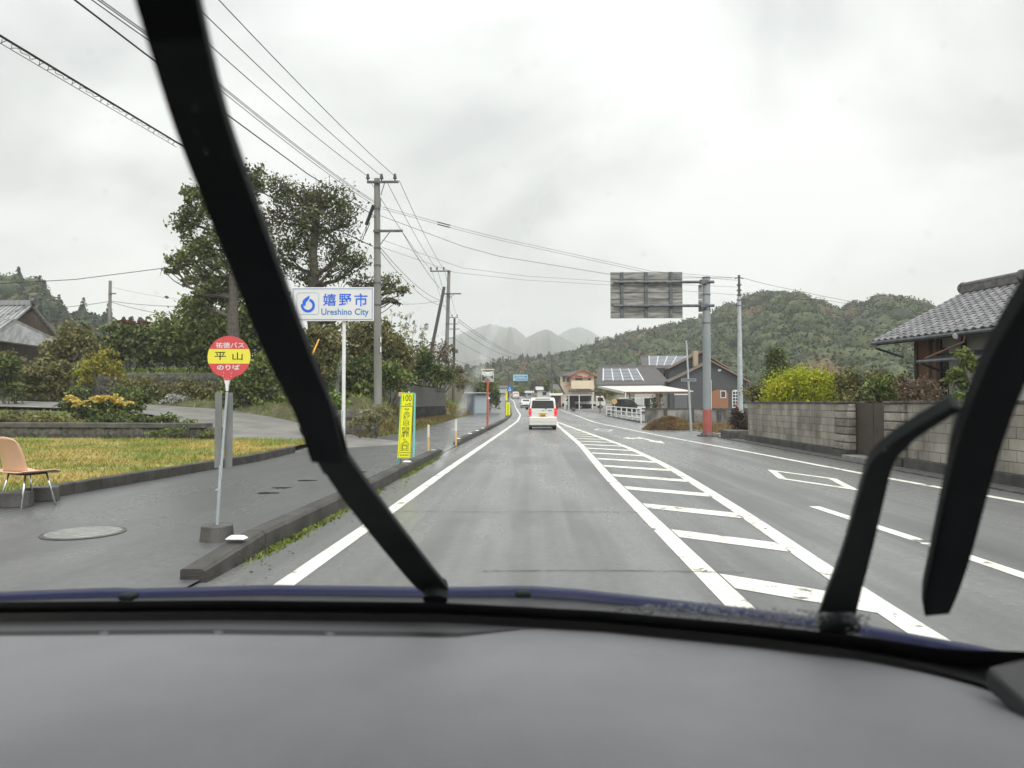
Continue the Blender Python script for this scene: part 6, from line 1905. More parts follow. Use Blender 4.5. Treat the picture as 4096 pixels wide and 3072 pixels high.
# cream house
YCH = 130.0
b = At(2320, 1620, YCH); b.z = zr(YCH)
t = thing('cream_house', b, 0, 'cream two storey house with red trimmed gable', 'house')
def lq(zx, zy, y=YCH): return At(2200 + zx * .22604, 1400 + zy * .22604, y) - b
xL, xR = lq(212, 0).x, lq(780, 0).x; zE = lq(0, 440).z; xA, zA_ = lq(575, 0).x, lq(0, 335).z
xG = lq(370, 0).x
MB().b2((xG, 0, 0), (xR, 8, zE)).build('wall', M_CREAM, t)
MB().b2((xL, 2.0, 0), (xG, 8, zE)).build('side_wall', M_CREAM, t)
MB().prism([(xG, zE), (xR, zE), (xA, zA_ - .2)], 'y', .02, .3).build('gable_wall', M_CREAM, t)
gable_roof(xA, zA_, xG, xR, zE, -.6, 8.2, M_SLATE, over=.7, th=.2, trim=M_TERRA)
MB().slab([(xL - .6, 1.2, zE - .1), (xG + .2, 1.2, zE - .1), (xA, 5, zA_ - .1), (lq(470, 0).x, 5, zA_ - .1)], (0, -.6, .8), .15).build('side_roof', M_SLATE, t)
MB().b2((xG + .2, -.8, zE - .55), (xR - .4, .2, zE - .35)).build('canopy', M_TERRA, t)
for zx0, zx1, zy0, zy1 in ((445, 570, 540, 455), (670, 720, 540, 460)):
    wn = MB().b2((lq(zx0, 0).x, -.05, lq(0, zy0).z), (lq(zx1, 0).x, -.002, lq(0, zy1).z)).build('window', M_GLASS_D, t)
    MB().b2((lq(zx0, 0).x, -.07, lq(0, zy0).z - .1), (lq(zx1, 0).x, -.051, lq(0, zy0).z)).build('sill', M_WHITE, wn)
for zx0, zx1 in ((235, 270), (305, 345)):
    MB().b2((lq(zx0, 0).x, 1.95, lq(0, 560).z), (lq(zx1, 0).x, 1.998, lq(0, 470).z)).build('window', M_GLASS_D, t)
MB().b2((xG, -1.3, lq(0, 690).z), (lq(745, 0).x, -.003, lq(0, 545).z)).build('balcony', M_CREAM, t)
MB().slab([lq(255, 665), lq(375, 610), lq(375, 595), lq(255, 650)], (0, -1, 0), .3).build('porch_trim', M_TERRA, t)
for zx in (440, 725): MB().b2((lq(zx - 12, 0).x, -1.2, 0), (lq(zx + 12, 0).x, -.9, lq(0, 690).z)).build('porch_pillar', M_CREAM, t)
MB().b2((lq(320, 0).x, -2.2, lq(0, 745).z), (lq(880, 0).x, -1.35, lq(0, 715).z)).build('lower_roof', M_SLATE, t)
MB().b2((lq(330, 0).x, -.3, 0), (lq(740, 0).x, -.02, lq(0, 800).z)).build('garage_painted_dark', M_BLACK, t)  # solid black box; the garage's dark inside is put into its colour

def far_house(label, u0, u1, v_e, v_r, y, wallm, roofm, depth=7, gable=True, zoff=0.0):
    b = At((u0 + u1) / 2, 1600, y); b.z = zr(y)
    t = thing('far_house', b, 0, label, 'house')
    w_ = (u1 - u0) / 2 * px(y); ze_ = At(u0, v_e, y).z - b.z; zr_ = At(u0, v_r, y).z - b.z
    MB().b2((-w_, 0, -.5), (w_, depth, ze_)).build('wall', wallm, t)
    MB().prism([(-.4, ze_), (depth + .4, ze_), (depth / 2, zr_)], 'x', -w_ - .4, w_ + .4).build('roof', roofm, t)
    nw_ = max(1, int(w_ * 2 / 2.2))
    for i in range(nw_):
        x_ = -w_ + (i + .5) * 2 * w_ / nw_
        MB().b2((x_ - .45, -.04, ze_ * .42), (x_ + .45, -.002, ze_ * .78)).build('window', M_GLASS_D, t)
    return t
M_GRW = mat('far_grey_wall', (.33, .33, .32), .85, col2=(.4, .4, .39), scale=.6)
far_house('dark roofed house left of the cream house', 2212, 2250, 1560, 1535, 140, mat('dark_wall', (.06, .06, .065), .85), M_TILE_D)
far_house('white walled house at the far right bend', 2150, 2205, 1560, 1545, 165, mat('far_white_wall', (.55, .56, .55), .8), mat('pale_roof', (.42, .43, .44), .5))
far_house('small pale store beside the far bend', 2105, 2130, 1572, 1562, 178, mat('far_white_wall', (.55, .56, .55), .8), M_GRW)
far_house('grey roofed house at the end of the road on the left', 1990, 2038, 1553, 1541, 200, M_GRW, M_SLATE)
far_house('long low house behind the far yellow sign', 1965, 2030, 1572, 1556, 185, M_GRW, M_TILE)
far_house('small red roofed shed beside the far utility pole', 2206, 2244, 1582, 1572, 120, mat('red_wall', (.12, .03, .03), .8), mat('pale_roof', (.42, .43, .44), .5), depth=4)
far_house('grey roofed house behind the bare thicket', 1845, 1905, 1552, 1535, 120, M_GRW, M_SLATE)
# grey shed left
b = At(1922, 1622, 74); b.z = zr(74)
t = thing('shed', b, 0, 'flat roofed grey shed beyond the orange mirror post', 'shed')
kx = px(74)
MB().b2((-60 * kx, 0, 0), (28 * kx, 3, At(0, 1574, 74).z - b.z)).build('wall', mat('shed_wall', (.20, .24, .28), .6, col2=(.26, .30, .34), scale=2), t)
MB().b2((-64 * kx, -.4, At(0, 1574, 74).z - b.z), (32 * kx, 3.2, At(0, 1570, 74).z - b.z)).build('roof', mat('pale_roof', (.42, .43, .44), .5), t)
MB().b2((-55 * kx, -.03, 0), (-28 * kx, -.001, At(0, 1580, 74).z - b.z)).build('door', M_GALV_D, t)
MB().b2((-22 * kx, -.03, 0.2), (25 * kx, -.001, At(0, 1582, 74).z - b.z)).build('shutter', mat('shed_shutter', (.36, .42, .46), .5), t)
shrub('far_bush', 'round dark bush at the far end of the road', 190, [(2095, 1575, 20, 14, 500), (2075, 1578, 14, 12, 300), (2115, 1580, 14, 10, 300)], .3, L_DARK, 91, zbase=3.0)
shrub('far_tree', 'bare brown tree standing before the far houses', 175, [(2145, 1530, 14, 22, 300), (2165, 1520, 16, 24, 300), (2130, 1545, 12, 16, 200)], .25, leafmat('brown_twig_leaves', [(.07, .045, .03), (.14, .09, .06)]), 92, zbase=2.6, cat='tree', stems=8)
shrub('far_tree', 'dark tree between the far houses and the cream house', 150, [(2185, 1540, 16, 24, 500), (2210, 1545, 18, 20, 400), (2230, 1530, 18, 20, 400)], .25, L_DARK, 93, zbase=1.6, cat='tree')
shrub('far_bush', 'yellow green bush in front of the dark roofed house', 128, [(2225, 1567, 16, 9, 300), (2240, 1570, 12, 9, 200)], .16, L_GOLD, 94, zbase=.9)
shrub('garden_tree', 'tall garden shrub beside the charcoal house carport', 87, [(2630, 1600, 26, 28, 400), (2640, 1570, 20, 22, 250), (2615, 1625, 22, 22, 250)], .12, L_MID, 95, zbase=0, cat='tree')
# far trees behind houses, both sides
for i, (u, v, y, ru, rv, lab) in enumerate([(1925, 1545, 130, 40, 30, 'leftmost dark tree behind the grey shed'), (2000, 1540, 215, 36, 22, 'hazy tree behind the overhead sign post'), (2060, 1555, 225, 40, 18, 'low hazy trees below the overhead sign'), (2270, 1545, 160, 30, 30, 'dark trees behind the cream house'), (2400, 1560, 140, 40, 24, 'green trees right of the cream house')]):
    shrub('far_tree', lab, y, [(u, v, ru, rv, 500), (u + ru * .8, v + 8, ru * .8, rv * .8, 400), (u - ru * .8, v + 8, ru * .8, rv * .8, 400), (u, v + 24, ru * 1.4, rv * .7, 400)], .28, [L_DARK, L_OLIVE, L_MID][i % 3], 200 + i, cat='tree', zbase=zr(y))

# ================================================================== tiled temple-like house at the far left
YTM = 58.0
b = At(60, 1400, YTM); b.z = zl(At(60, 1400, YTM).x, YTM)
t = thing('temple_house', b, 0, 'large grey tiled hip and gable roof at the left edge', 'house')
def lt(zx, zy, y=YTM): return At(zx * .45208, 1000 + zy * .45208, y) - b
M_TTILE = mat('temple_tile', (0.20, 0.205, 0.21), 0.5, col2=(.32, .325, .33), scale=1.2, stretch=(9, 1, 1), detail=2)
zrg = lt(0, 490).z; xr_ = lt(290, 0).x
zmid = lt(0, 690).z; ze_ = lt(0, 835).z
xe_ = lt(470, 0).x; xl_ = xr_ - 16
# main slope, hip skirt, gable
def tiles_slope(p0, p1, p2, p3, n, name):
    p0, p1, p2, p3 = map(Vector, (p0, p1, p2, p3))
    nn = (p1 - p0).cross(p3 - p0).normalized()
    base = MB().slab([p0, p1, p2, p3], nn, .12).build(name, M_TTILE, t)
    mb_ = MB()
    for i in range(n + 1):
        f = i / n
        MB().tube([p0.lerp(p1, f) + nn * .03, p3.lerp(p2, f) + nn * .03], .07, 6).build('tile_roll', M_TTILE, base)
    return base
tiles_slope((xl_, -5.2, ze_ + .0), (lt(325, 0).x, -5.2, ze_), (lt(130, 0).x + 2.2, -3.0, zmid + .35), (xl_, -3.0, zmid + .35), 44, 'lower_slope')
tiles_slope((xl_, -3.05, zmid + .3), (lt(130, 0).x + 2.4, -3.05, zmid + .3), (xr_, 0, zrg), (xl_, 0, zrg), 44, 'upper_slope')
MB().slab([(lt(325, 0).x, -5.2, ze_), (xe_, -2.0, ze_ - .25), (xe_ + .2, 3.5, ze_ - .2), (lt(130, 0).x + 2.4, -3.0, zmid + .35)], (.6, -.3, .8), .12).build('hip_slope', M_TTILE, t)
MB().slab([(xl_, 0, zrg), (xr_, 0, zrg), (xr_, 5, ze_), (xl_, 5, ze_)], (0, 1, 1), .1).build('rear_slope', M_TTILE, t)
MB().add([(lt(215, 0).x, -2.7, zmid + .1), (lt(385, 0).x, 1.5, zmid - .6), (lt(300, 0).x, 0, zrg - .5)], [(0, 1, 2)]).build('gable', M_WOOD_D, t)
MB().tube([(xr_, 0, zrg - .1), (lt(400, 0).x, 1.8, zmid - .7)], .18, 8).tube([(xr_, -.1, zrg - .1), (lt(205, 0).x, -2.8, zmid + .25)], .22, 8).build('barge_roll', M_TILE_D, t)
MB().tube([(lt(125, 0).x, -3.0, zmid + .35), (lt(325, 0).x, -5.2, ze_ + .1)], .2, 8).build('hip_roll', M_TTILE, t)
MB().b2((xl_, -.25, zrg), (xr_ + .1, .25, zrg + .4)).build('ridge', M_TTILE, t)
MB().cyl((xr_ + .1, -.0, zrg + .3), (xr_ + .35, 0, zrg + .3), .35, .3, 12).build('ridge_end', M_TILE_D, t)
MB().b2((xl_, -3.6, 0), (lt(205, 0).x, 4, ze_ - .05)).build('wall', mat('temple_plaster', (.5, .47, .40), .85, col2=(.58, .55, .48), scale=.8), t)
MB().b2((lt(205, 0).x, -3.2, 0), (lt(330, 0).x, 4, ze_ - .1)).build('porch_wall', M_WOOD_D, t)
for zx in (75, 195):
    MB().b2((lt(zx, 0).x - .1, -3.7, 0), (lt(zx, 0).x + .1, -3.601, ze_ - .05)).build('post', M_WOOD_D, t)
# ================================================================== VEHICLES
M_CARW = mat('white_car_paint', (0.72, 0.71, 0.66), 0.3, coat=.6)
M_TINT = mat('tinted_glass', (0.012, 0.014, 0.016), 0.06, spec=.7)
M_TYRE = mat('tyre', (0.018, 0.018, 0.018), 0.8)
M_RIM = mat('rim', (0.4, 0.41, 0.42), 0.35, .8)
M_TAIL = mat('lit_tail_lamp', (0.60, 0.004, 0.012), 0.3, emit=.55)
M_TAIL2 = mat('lit_brake_lamp', (1.0, 0.08, 0.10), 0.3, emit=1.0)
M_PLATEY = mat('yellow_plate', (0.72, 0.45, 0.03), 0.5)
def loft(prof, wid, n_side, name, m, t, bevel=.05, seg=3):
    """prof: closed side outline [(y,z)], wid(z): half width"""
    L_ = [(-wid(y, z), y, z) for y, z in prof]; R_ = [(wid(y, z), y, z) for y, z in prof]
    n = len(prof)
    mb = MB().add(L_ + R_, [tuple(range(n)), tuple(range(2 * n - 1, n - 1, -1))] + [((i + 1) % n, i, n + i, n + (i + 1) % n) for i in range(n)])
    return mb.build(name, m, t, smooth=False, bevel=bevel, seg=seg)
def wheel(t, x, y, r=.28, w_=.15):
    s = 1 if x > 0 else -1
    o = MB().cyl((x - s * w_, y, r), (x, y, r), r, r, 20).build('wheel', M_TYRE, t, bevel=.02)
    MB().cyl((x, y, r), (x + s * .006, y, r), r * .62, r * .6, 16).build('rim', M_RIM, o)
# leading van
YV = 37.4
vc = At(2171.5, 1719, YV)
t = thing('van', (vc.x, YV, 0), R(0.6), 'white boxy small van driving ahead with red lamps lit', 'van')
def wv(y, z):
    return .735 - .02 * max(0, (.45 - z)) - max(0, z - 1.02) * .165 - (.05 if z < .3 else 0)
prof = [(0.04, .20), (0.0, .34), (0.01, .62), (0.03, 1.05), (.10, 1.50), (.17, 1.63), (.5, 1.69), (2.0, 1.68), (2.45, 1.60), (2.95, 1.08), (3.30, .95), (3.38, .70), (3.36, .25), (3.2, .18)]
loft(prof, wv, 0, 'body', M_CARW, t, bevel=.055)
o = MB().add([(-.585, .085, 1.12), (.585, .085, 1.12), (.535, .155, 1.535), (-.535, .155, 1.535)], [(0, 1, 2, 3)])
o = MB().slab([(-.60, .034, 1.11), (.60, .034, 1.11), (.545, .088, 1.54), (-.545, .088, 1.54)], (0, -1, .15), .02).build('rear_window', M_TINT, t, bevel=.008)
MB().tube([(.12, .02, 1.12), (.20, .005, 1.07)], .018, 6).build('rear_wiper', M_BLACK, o)
for s in (-1, 1):
    tl = MB().b2((s * .60, -.012, .70), (s * .735, .14, 1.12)).build('tail_lamp', M_TAIL, t, bevel=.02)
    MB().b2((s * .64, -.018, .74), (s * .70, -.0125, .80)).build('brake_lamp', M_TAIL2, tl)
    MB().b2((s * .64, -.018, .96), (s * .70, -.0125, 1.02)).build('brake_lamp', M_TAIL2, tl)
    MB().b2((s * .76, 2.55, 1.02), (s * .90, 2.66, 1.19)).build('door_mirror', M_BLACK, t, bevel=.03)
    for z0 in (2.0, .75):
        MB().slab([(s * .728, z0 + .02, 1.06), (s * .728, z0 + .95, 1.06), (s * .672, z0 + .9, 1.46), (s * .672, z0 + .05, 1.46)], (s, 0, .1), .012).build('side_window', M_TINT, t)
    wheel(t, s * .72, .55); wheel(t, s * .72, 2.85)
pl = MB().b2((-.155, -.028, .70), (.155, -.008, .865)).build('number_plate', M_PLATEY, t)
mb = MB(); rg = random.Random(2)
for x_, w2 in ((-.10, .03), (-.055, .035), (.0, .04), (.055, .04), (.105, .03)):
    mb.b2((x_ - w2 / 2, -.031, .72), (x_ + w2 / 2, -.0285, .80))
mb.build('plate_characters', mat('plate_ink', (.10, .09, .02), .6), pl)
MB().b2((-.22, -.022, .865), (.22, .0, .90)).build('plate_garnish', M_CARW, t, bevel=.01)
bmp = MB().b2((-.735, -.06, .22), (.735, .12, .665)).build('bumper', M_CARW, t, bevel=.045)
MB().b2((-.70, -.064, .40), (.70, -.0605, .412)).build('bumper_crease', mat('crease_shade_paint', (.25, .25, .24), .6), bmp)  # grey strip paints a crease's shade on the flat bumper
MB().b2((-.68, .0, .14), (.68, .4, .22)).build('under_panel', M_BLACK, t)
MB().b2((-.70, 0.02, .662), (.70, .03, .672)).build('seam', M_BLACK, t)
for x_, c_ in ((.32, (.05, .10, .5)), (.42, (.10, .45, .25)), (.47, (.6, .55, .1))):
    MB().cyl((x_, -.0, 1.02), (x_, -.006, 1.02), .035, .035, 12).build('sticker', mat('sticker_%d' % int(x_ * 100), c_, .5), t)
MB().b2((-.05, .0, .985), (.05, -.006, 1.03)).build('emblem', M_RIM, t)
MB().b2((-.40, .12, 1.60), (.40, .16, 1.635)).build('high_lamp', M_BLACK, t)

def small_car(name, label, loc, rz, m, prof, half, glass, lamps=None, cat='car', rear_lamps=True, mirror=True):
    t = thing(name, loc, rz, label, cat)
    def wv(y, z): return half - max(0, z - .9) * .28 - (.04 if z < .3 else 0)
    loft(prof, wv, 0, 'body', m, t, bevel=.05)
    for nm, pts, nrm in glass:
        MB().slab(pts, nrm, .02).build(nm, M_TINT, t)
    if lamps:
        for s in (-1, 1):
            x0, x1, z0, z1, y, mm = lamps
            MB().b2((s * x0, y - .02, z0), (s * x1, y + .08, z1)).build('tail_lamp' if rear_lamps else 'headlight', mm, t, bevel=.015)
    for s in (-1, 1):
        wheel(t, s * (half - .01), .75, .3); wheel(t, s * (half - .01), 3.3, .3)
        if mirror: MB().b2((s * (half + .01), 2.6, .92), (s * (half + .18), 2.7, 1.06)).build('door_mirror', m, t, bevel=.02)
    return t
M_DULLTAIL = mat('unlit_tail_lamp', (.35, .02, .03), .3)
sed = [(0.05, .3), (0, .55), (.08, .92), (.35, 1.02), (.9, 1.36), (1.6, 1.45), (2.4, 1.42), (3.1, .98), (4.1, .80), (4.3, .55), (4.25, .25), (.2, .22)]
c = At(2105, 1635, 118); t = small_car('sedan', 'white saloon car ahead of the van', (c.x, 118, zr(118)), R(4), mat('white_pearl', (.74, .74, .73), .3, coat=.5), sed, .85,
    [('rear_window', [(-.62, .38, 1.05), (.62, .38, 1.05), (.52, .86, 1.36), (-.52, .86, 1.36)], (0, -.6, .7))], (.60, .84, .72, .86, .02, M_DULLTAIL))
MB().b2((-.75, -.03, .25), (.75, .08, .47)).build('lower_bumper', M_BLACK, t, bevel=.02)
MB().b2((-.17, -.02, .62), (.17, .05, .76)).build('number_plate', M_WHITE, t)
hat = [(0.05, .3), (0, .55), (.06, 1.0), (.25, 1.45), (.6, 1.62), (2.3, 1.60), (3.0, 1.05), (3.9, .88), (4.0, .55), (3.95, .25), (.2, .22)]
c = At(2064.5, 1595, 168); t = small_car('hatchback', 'far small white car with red brake lamps at the bend', (c.x, 168, zr(168)), R(8), M_CARW, hat, .80,
    [('rear_window', [(-.62, .07, 1.06), (.62, .07, 1.06), (.56, .24, 1.46), (-.56, .24, 1.46)], (0, -1, .3))], (.60, .80, .78, 1.12, .02, M_TAIL))
MB().b2((-.2, -.03, .6), (.2, .05, .75)).build('number_plate', M_WHITE, t)
# flatbed truck, side on, cab to the right
c = At(2303, 1638, 112); z_ = zr(112)
t = thing('flatbed_truck', (c.x, 112, z_), 0, 'white flatbed truck parked side on left of the carport', 'truck')
MB().b2((0, 0, .85), (3.1, 1.7, .95)).build('bed', M_WHITE, t)
MB().b2((0, -.04, .75), (3.1, .0, 1.15)).build('side_board', M_WHITE, t); MB().b2((0, 1.7, .75), (3.1, 1.74, 1.15)).build('side_board', M_WHITE, t)
MB().b2((-.04, 0, .75), (0, 1.7, 1.15)).build('tail_board', M_WHITE, t)
MB().prism([(3.15, .45), (4.62, .45), (4.70, .95), (4.35, 1.95), (3.2, 2.02)], 'y', .02, 1.68).build('cab', M_CARW, t, bevel=.06)
MB().prism([(3.45, 1.18), (4.42, 1.18), (4.2, 1.78), (3.45, 1.80)], 'y', .0, .015).build('side_window', M_TINT, t)
MB().b2((.0, .3, .4), (4.4, 1.4, .74)).build('chassis', M_BLACK, t)
for x_ in (.85, 3.9):
    for y_ in (.02, 1.68):
        o = MB().cyl((x_, y_, .33), (x_, y_ + (.2 if y_ < 1 else -.2), .33), .33, .33, 18).build('wheel', M_TYRE, t)
        MB().cyl((x_, y_, .33), (x_, y_ - .01 if y_ < 1 else y_ + .01, .33), .19, .19, 14).build('rim', M_RIM, o)
MB().b2((2.2, .4, 1.15), (2.9, 1.2, 1.25)).build('load', mat('tarp', (.5, .48, .44), .7), t)
# black minivan in the carport, nose to the right
c = At(2452, 1640, 75)
t = thing('minivan', (c.x, 75, zr(75)), 0, 'black minivan parked under the carport', 'van')
mp_ = [(.0, .35), (0.02, 1.2), (.2, 1.72), (1.4, 1.75), (2.0, 1.68), (2.55, 1.12), (3.3, .98), (3.42, .6), (3.38, .28), (.1, .25)]
o = MB().prism(mp_, 'y', 0, 1.65).build('body', mat('black_car_paint', (.012, .013, .015), .2, coat=.5), t, bevel=.06)
MB().prism([(.25, 1.15), (2.25, 1.15), (1.95, 1.58), (.32, 1.62)], 'y', -.012, -.002).build('side_window', M_TINT, t)
MB().b2((2.55, -.02, .72), (3.40, .25, .90)).build('headlight', mat('headlight_glass', (.7, .72, .72), .1, spec=.8), t, bevel=.03)
MB().b2((2.7, -.03, .35), (3.45, 1.6, .55)).build('bumper', mat('silver_trim', (.45, .46, .47), .3, .7), t, bevel=.03)
for x_ in (.6, 2.75):
    o = MB().cyl((x_, -.01, .31), (x_, .2, .31), .31, .31, 18).build('wheel', M_TYRE, t)
    MB().cyl((x_, -.02, .31), (x_, -.012, .31), .19, .19, 14).build('rim', M_RIM, o)
# dark saloon and white car behind the truck
c = At(2275, 1636, 116)
t = thing('sedan', (c.x, 118, zr(118)), 0, 'dark saloon parked behind the flatbed truck', 'car')
MB().prism([(0, .35), (.1, .85), (.9, .95), (1.5, 1.38), (2.6, 1.40), (3.3, .95), (4.2, .8), (4.3, .4), (4.2, .25), (.1, .25)], 'y', 0, 1.65).build('body', MATS['black_car_paint'], t, bevel=.05)
MB().prism([(1.15, .96), (3.0, .96), (2.5, 1.33), (1.6, 1.32)], 'y', -.012, -.002).build('side_window', M_TINT, t)
for x_ in (.8, 3.5):
    MB().cyl((x_, -.01, .3), (x_, .2, .3), .3, .3, 16).build('wheel', M_TYRE, t)
c = At(2238, 1634, 124)
t = thing('compact_car', (c.x, 124, zr(124)), 0, 'white compact car parked by the far lot posts', 'car')
MB().prism([(0, .35), (.1, .9), (.8, 1.0), (1.3, 1.5), (2.6, 1.52), (3.0, .95), (3.5, .85), (3.6, .4), (.1, .25)], 'y', 0, 1.6).build('body', M_CARW, t, bevel=.05)
MB().prism([(1.0, 1.02), (2.75, 1.02), (2.5, 1.42), (1.4, 1.4)], 'y', -.012, -.002).build('side_window', M_TINT, t)
for x_ in (.7, 2.9): MB().cyl((x_, -.01, .3), (x_, .2, .3), .3, .3, 16).build('wheel', M_TYRE, t)
# lot canopy posts by the bend
b = At(2290, 1638, 108); b.z = zr(108)
t = thing('lot_canopy', b, 0, 'grey flat canopy on pale posts above the parked truck', 'canopy')
for u in (2256, 2272, 2313, 2365):
    x_ = At(u, 0, 108).x - b.x
    MB().cyl((x_, 0, -.1), (x_, 0, At(u, 1582, 108).z - b.z), .08, .08, 10).build('post', M_WHITE, t)
xa, xb = At(2250, 0, 108).x - b.x, At(2372, 0, 108).x - b.x
MB().b2((xa, 0, At(0, 1583, 108).z - b.z), (xb, 5.5, At(0, 1578, 108).z - b.z)).build('roof', mat('pale_roof', (.42, .43, .44), .5), t)
MB().b2((At(2274, 0, 108).x - b.x, 5.4, 0), (xb, 5.5, At(0, 1583, 108).z - b.z)).build('back_wall', M_TILE_D, t)
# stones and low things at the forecourt
for i, (u, v, lab) in enumerate(((2295, 1640, 'low tan marker stone left of the truck'), (2450, 1655, 'dark boulder at the foot of the railing'))):
    p = GR(u, v + 6); o = link_mesh('boulder', STONES[i].copy(), M_STONE); o.location = (p.x, p.y + .3, p.z + .25); o.scale = ((.4, .3, .4), (.9, .6, .7))[i]; tag(o, lab, 'stone')

# ================================================================== THE CAR THE PICTURE IS TAKEN FROM
K = 4096 / 2212.0
TILT = R(38)
ZB = 1.05
gb = [(-900, 1318), (-300, 1303), (0, 1300), (500, 1296), (950, 1301), (1300, 1319), (1600, 1346), (1850, 1373), (2050, 1404), (2130, 1418), (2300, 1450), (2600, 1520)]
GB = [G(u * K, v * K, ZB) for u, v in gb]
_gx = np.array([p.x for p in GB]); _gy = np.array([p.y for p in GB])
def yb(x): return float(np.interp(x, _gx, _gy))
TT = math.tan(TILT)
def glass_hit(u, v):
    d = ray(u * K, v * K)
    lo_, hi_ = 0.05, 3.0
    for _ in range(50):
        m_ = (lo_ + hi_) / 2
        p = Vector((0, 0, CAM_H)) + d * m_
        if p.z - ZB - (yb(p.x) - p.y) * TT < 0: lo_ = m_
        else: hi_ = m_
    return Vector((0, 0, CAM_H)) + d * lo_
NG = Vector((0, math.sin(TILT), math.cos(TILT)))
UPG = Vector((0, -math.cos(TILT), math.sin(TILT)))
car = thing('car', (0, 0, 0), 0, 'inside of the dark blue car with grey dashboard, windscreen and wipers', 'car')
# windscreen glass
m = bpy.data.materials.new('windscreen_glass'); m.use_nodes = True
tr_ = m.node_tree; tr_.nodes.clear()
o_ = tr_.nodes.new('ShaderNodeOutputMaterial'); tp2 = tr_.nodes.new('ShaderNodeBsdfTransparent'); gl = tr_.nodes.new('ShaderNodeBsdfGlossy')
tp2.inputs[0].default_value = (.97, .985, .975, 1); gl.inputs['Roughness'].default_value = .0; gl.inputs[0].default_value = (1, 1, 1, 1)
mx = tr_.nodes.new('ShaderNodeMixShader')
mx.inputs[0].default_value = .012; tr_.links.new(tp2.outputs[0], mx.inputs[1]); tr_.links.new(gl.outputs[0], mx.inputs[2])
tr_.links.new(mx.outputs[0], o_.inputs[0])
xs = np.linspace(_gx[0], _gx[-1], 40)
rows = []
for h in np.linspace(0, .98, 8):
    rows.append([tuple(Vector((x, yb(x), ZB)) + UPG * h) for x in xs])
MB().sheet(rows).build('windscreen', m, car, smooth=True)
WS = car.children[0]
# black border at the foot of the glass, rising at the right corner
M_FRIT = mat('black_frit', (0.004, 0.004, 0.0045), 0.6)
rows = []
for x in np.linspace(_gx[0], _gx[-1], 80):
    rise = .014 + max(0, (x - .585)) * .62
    rows.append([tuple(Vector((x, yb(x), ZB)) - UPG * .10 - NG * .006), tuple(Vector((x, yb(x), ZB)) + UPG * rise - NG * .006)])
MB().sheet(rows).build('frit_band', M_FRIT, WS)
# wipers
M_RUB = mat('wiper_rubber', (0.003, 0.0032, 0.005), 0.75, col2=(.005, .0055, .007), scale=20, spec=.12)
M_ARM = mat('wiper_arm_paint', (0.007, 0.009, 0.010), 0.6, col2=(.012, .015, .016), scale=30, spec=.15)
def ribbon(path, name, m, par, thick=.014, off=.012, bevel=.003):
    P_ = [(glass_hit(u, v) + NG * off, w_) for u, v, w_ in path]
    # refine
    Q = []
    for i in range(len(P_) - 1):
        for k_ in range(6):
            f = k_ / 6
            def cr(a, b, c_, d_): return .5 * ((2 * b) + (c_ - a) * f + (2 * a - 5 * b + 4 * c_ - d_) * f * f + (3 * b - a - 3 * c_ + d_) * f ** 3)
            g = [P_[max(0, min(len(P_) - 1, i + q))] for q in (-1, 0, 1, 2)]
            Q.append((cr(g[0][0], g[1][0], g[2][0], g[3][0]), g[1][1] * (1 - f) + g[2][1] * f))
    Q.append(P_[-1])
    vs = []; fs = []
    for i, (p, w_) in enumerate(Q):
        d = (Q[min(i + 1, len(Q) - 1)][0] - Q[max(i - 1, 0)][0]).normalized()
        s = d.cross(NG).normalized()
        ww = w_ / 2 * (p.y / 1534.0)
        for a, b_ in ((-1, 0), (1, 0), (.8, 1), (-.8, 1)):
            vs.append(p + s * ww * a + NG * thick * b_)
    for i in range(len(Q) - 1):
        for k_ in range(4):
            fs.append((i * 4 + k_, i * 4 + (k_ + 1) % 4, (i + 1) * 4 + (k_ + 1) % 4, (i + 1) * 4 + k_))
    fs += [(3, 2, 1, 0), tuple((len(Q) - 1) * 4 + k_ for k_ in range(4))]
    return MB().add(vs, fs).build(name, m, par)
wl_ = MB().cyl(tuple(glass_hit(940, 1296) + NG * .0), tuple(glass_hit(940, 1296) + NG * .035), .022, .018, 14).build('wiper', M_ARM, car)
ribbon([(948, 1299, 52), (925, 1283, 66), (855, 1200, 72), (775, 1100, 76), (712, 1012, 72), (690, 975, 70)], 'arm', M_ARM, wl_, off=.016)
ribbon([(706, 1006, 68), (676, 900, 84), (622, 780, 98), (551, 600, 106), (493, 450, 112), (437, 300, 118), (392, 150, 128), (353, 0, 142), (325, -120, 150)], 'blade', M_RUB, wl_, off=.004, thick=.02)
# lighter top ridge of the arm
ribbon([(946, 1286, 14), (880, 1208, 20), (802, 1108, 20), (734, 1018, 14)], 'arm_ridge', mat('arm_grey', (.05, .052, .053), .6, col2=(.085, .085, .085), scale=60), wl_, off=.028, thick=.004)
ribbon([(724, 1052, 60), (700, 985, 84), (684, 925, 74)], 'connector', M_ARM, wl_, off=.020, thick=.016)
ribbon([(660, 880, 10), (600, 740, 12), (530, 560, 13), (470, 400, 14), (420, 250, 15), (370, 60, 16), (330, -100, 17)], 'spine', M_ARM, wl_, off=.022, thick=.006)
wr_ = MB().cyl(tuple(glass_hit(1815, 1362) + NG * .0), tuple(glass_hit(1815, 1362) + NG * .03), .03, .026, 14).build('wiper', M_ARM, car)
ribbon([(1812, 1372, 78), (1828, 1320, 72), (1858, 1235, 60), (1888, 1130, 54), (1915, 1042, 50), (1950, 1002, 42), (1990, 972, 34), (2085, 917, 28)], 'arm', M_ARM, wr_, off=.02)
ribbon([(1806, 1335, 10), (1842, 1235, 12), (1872, 1150, 8)], 'arm_ridge', MATS['arm_grey'], wr_, off=.03, thick=.004)
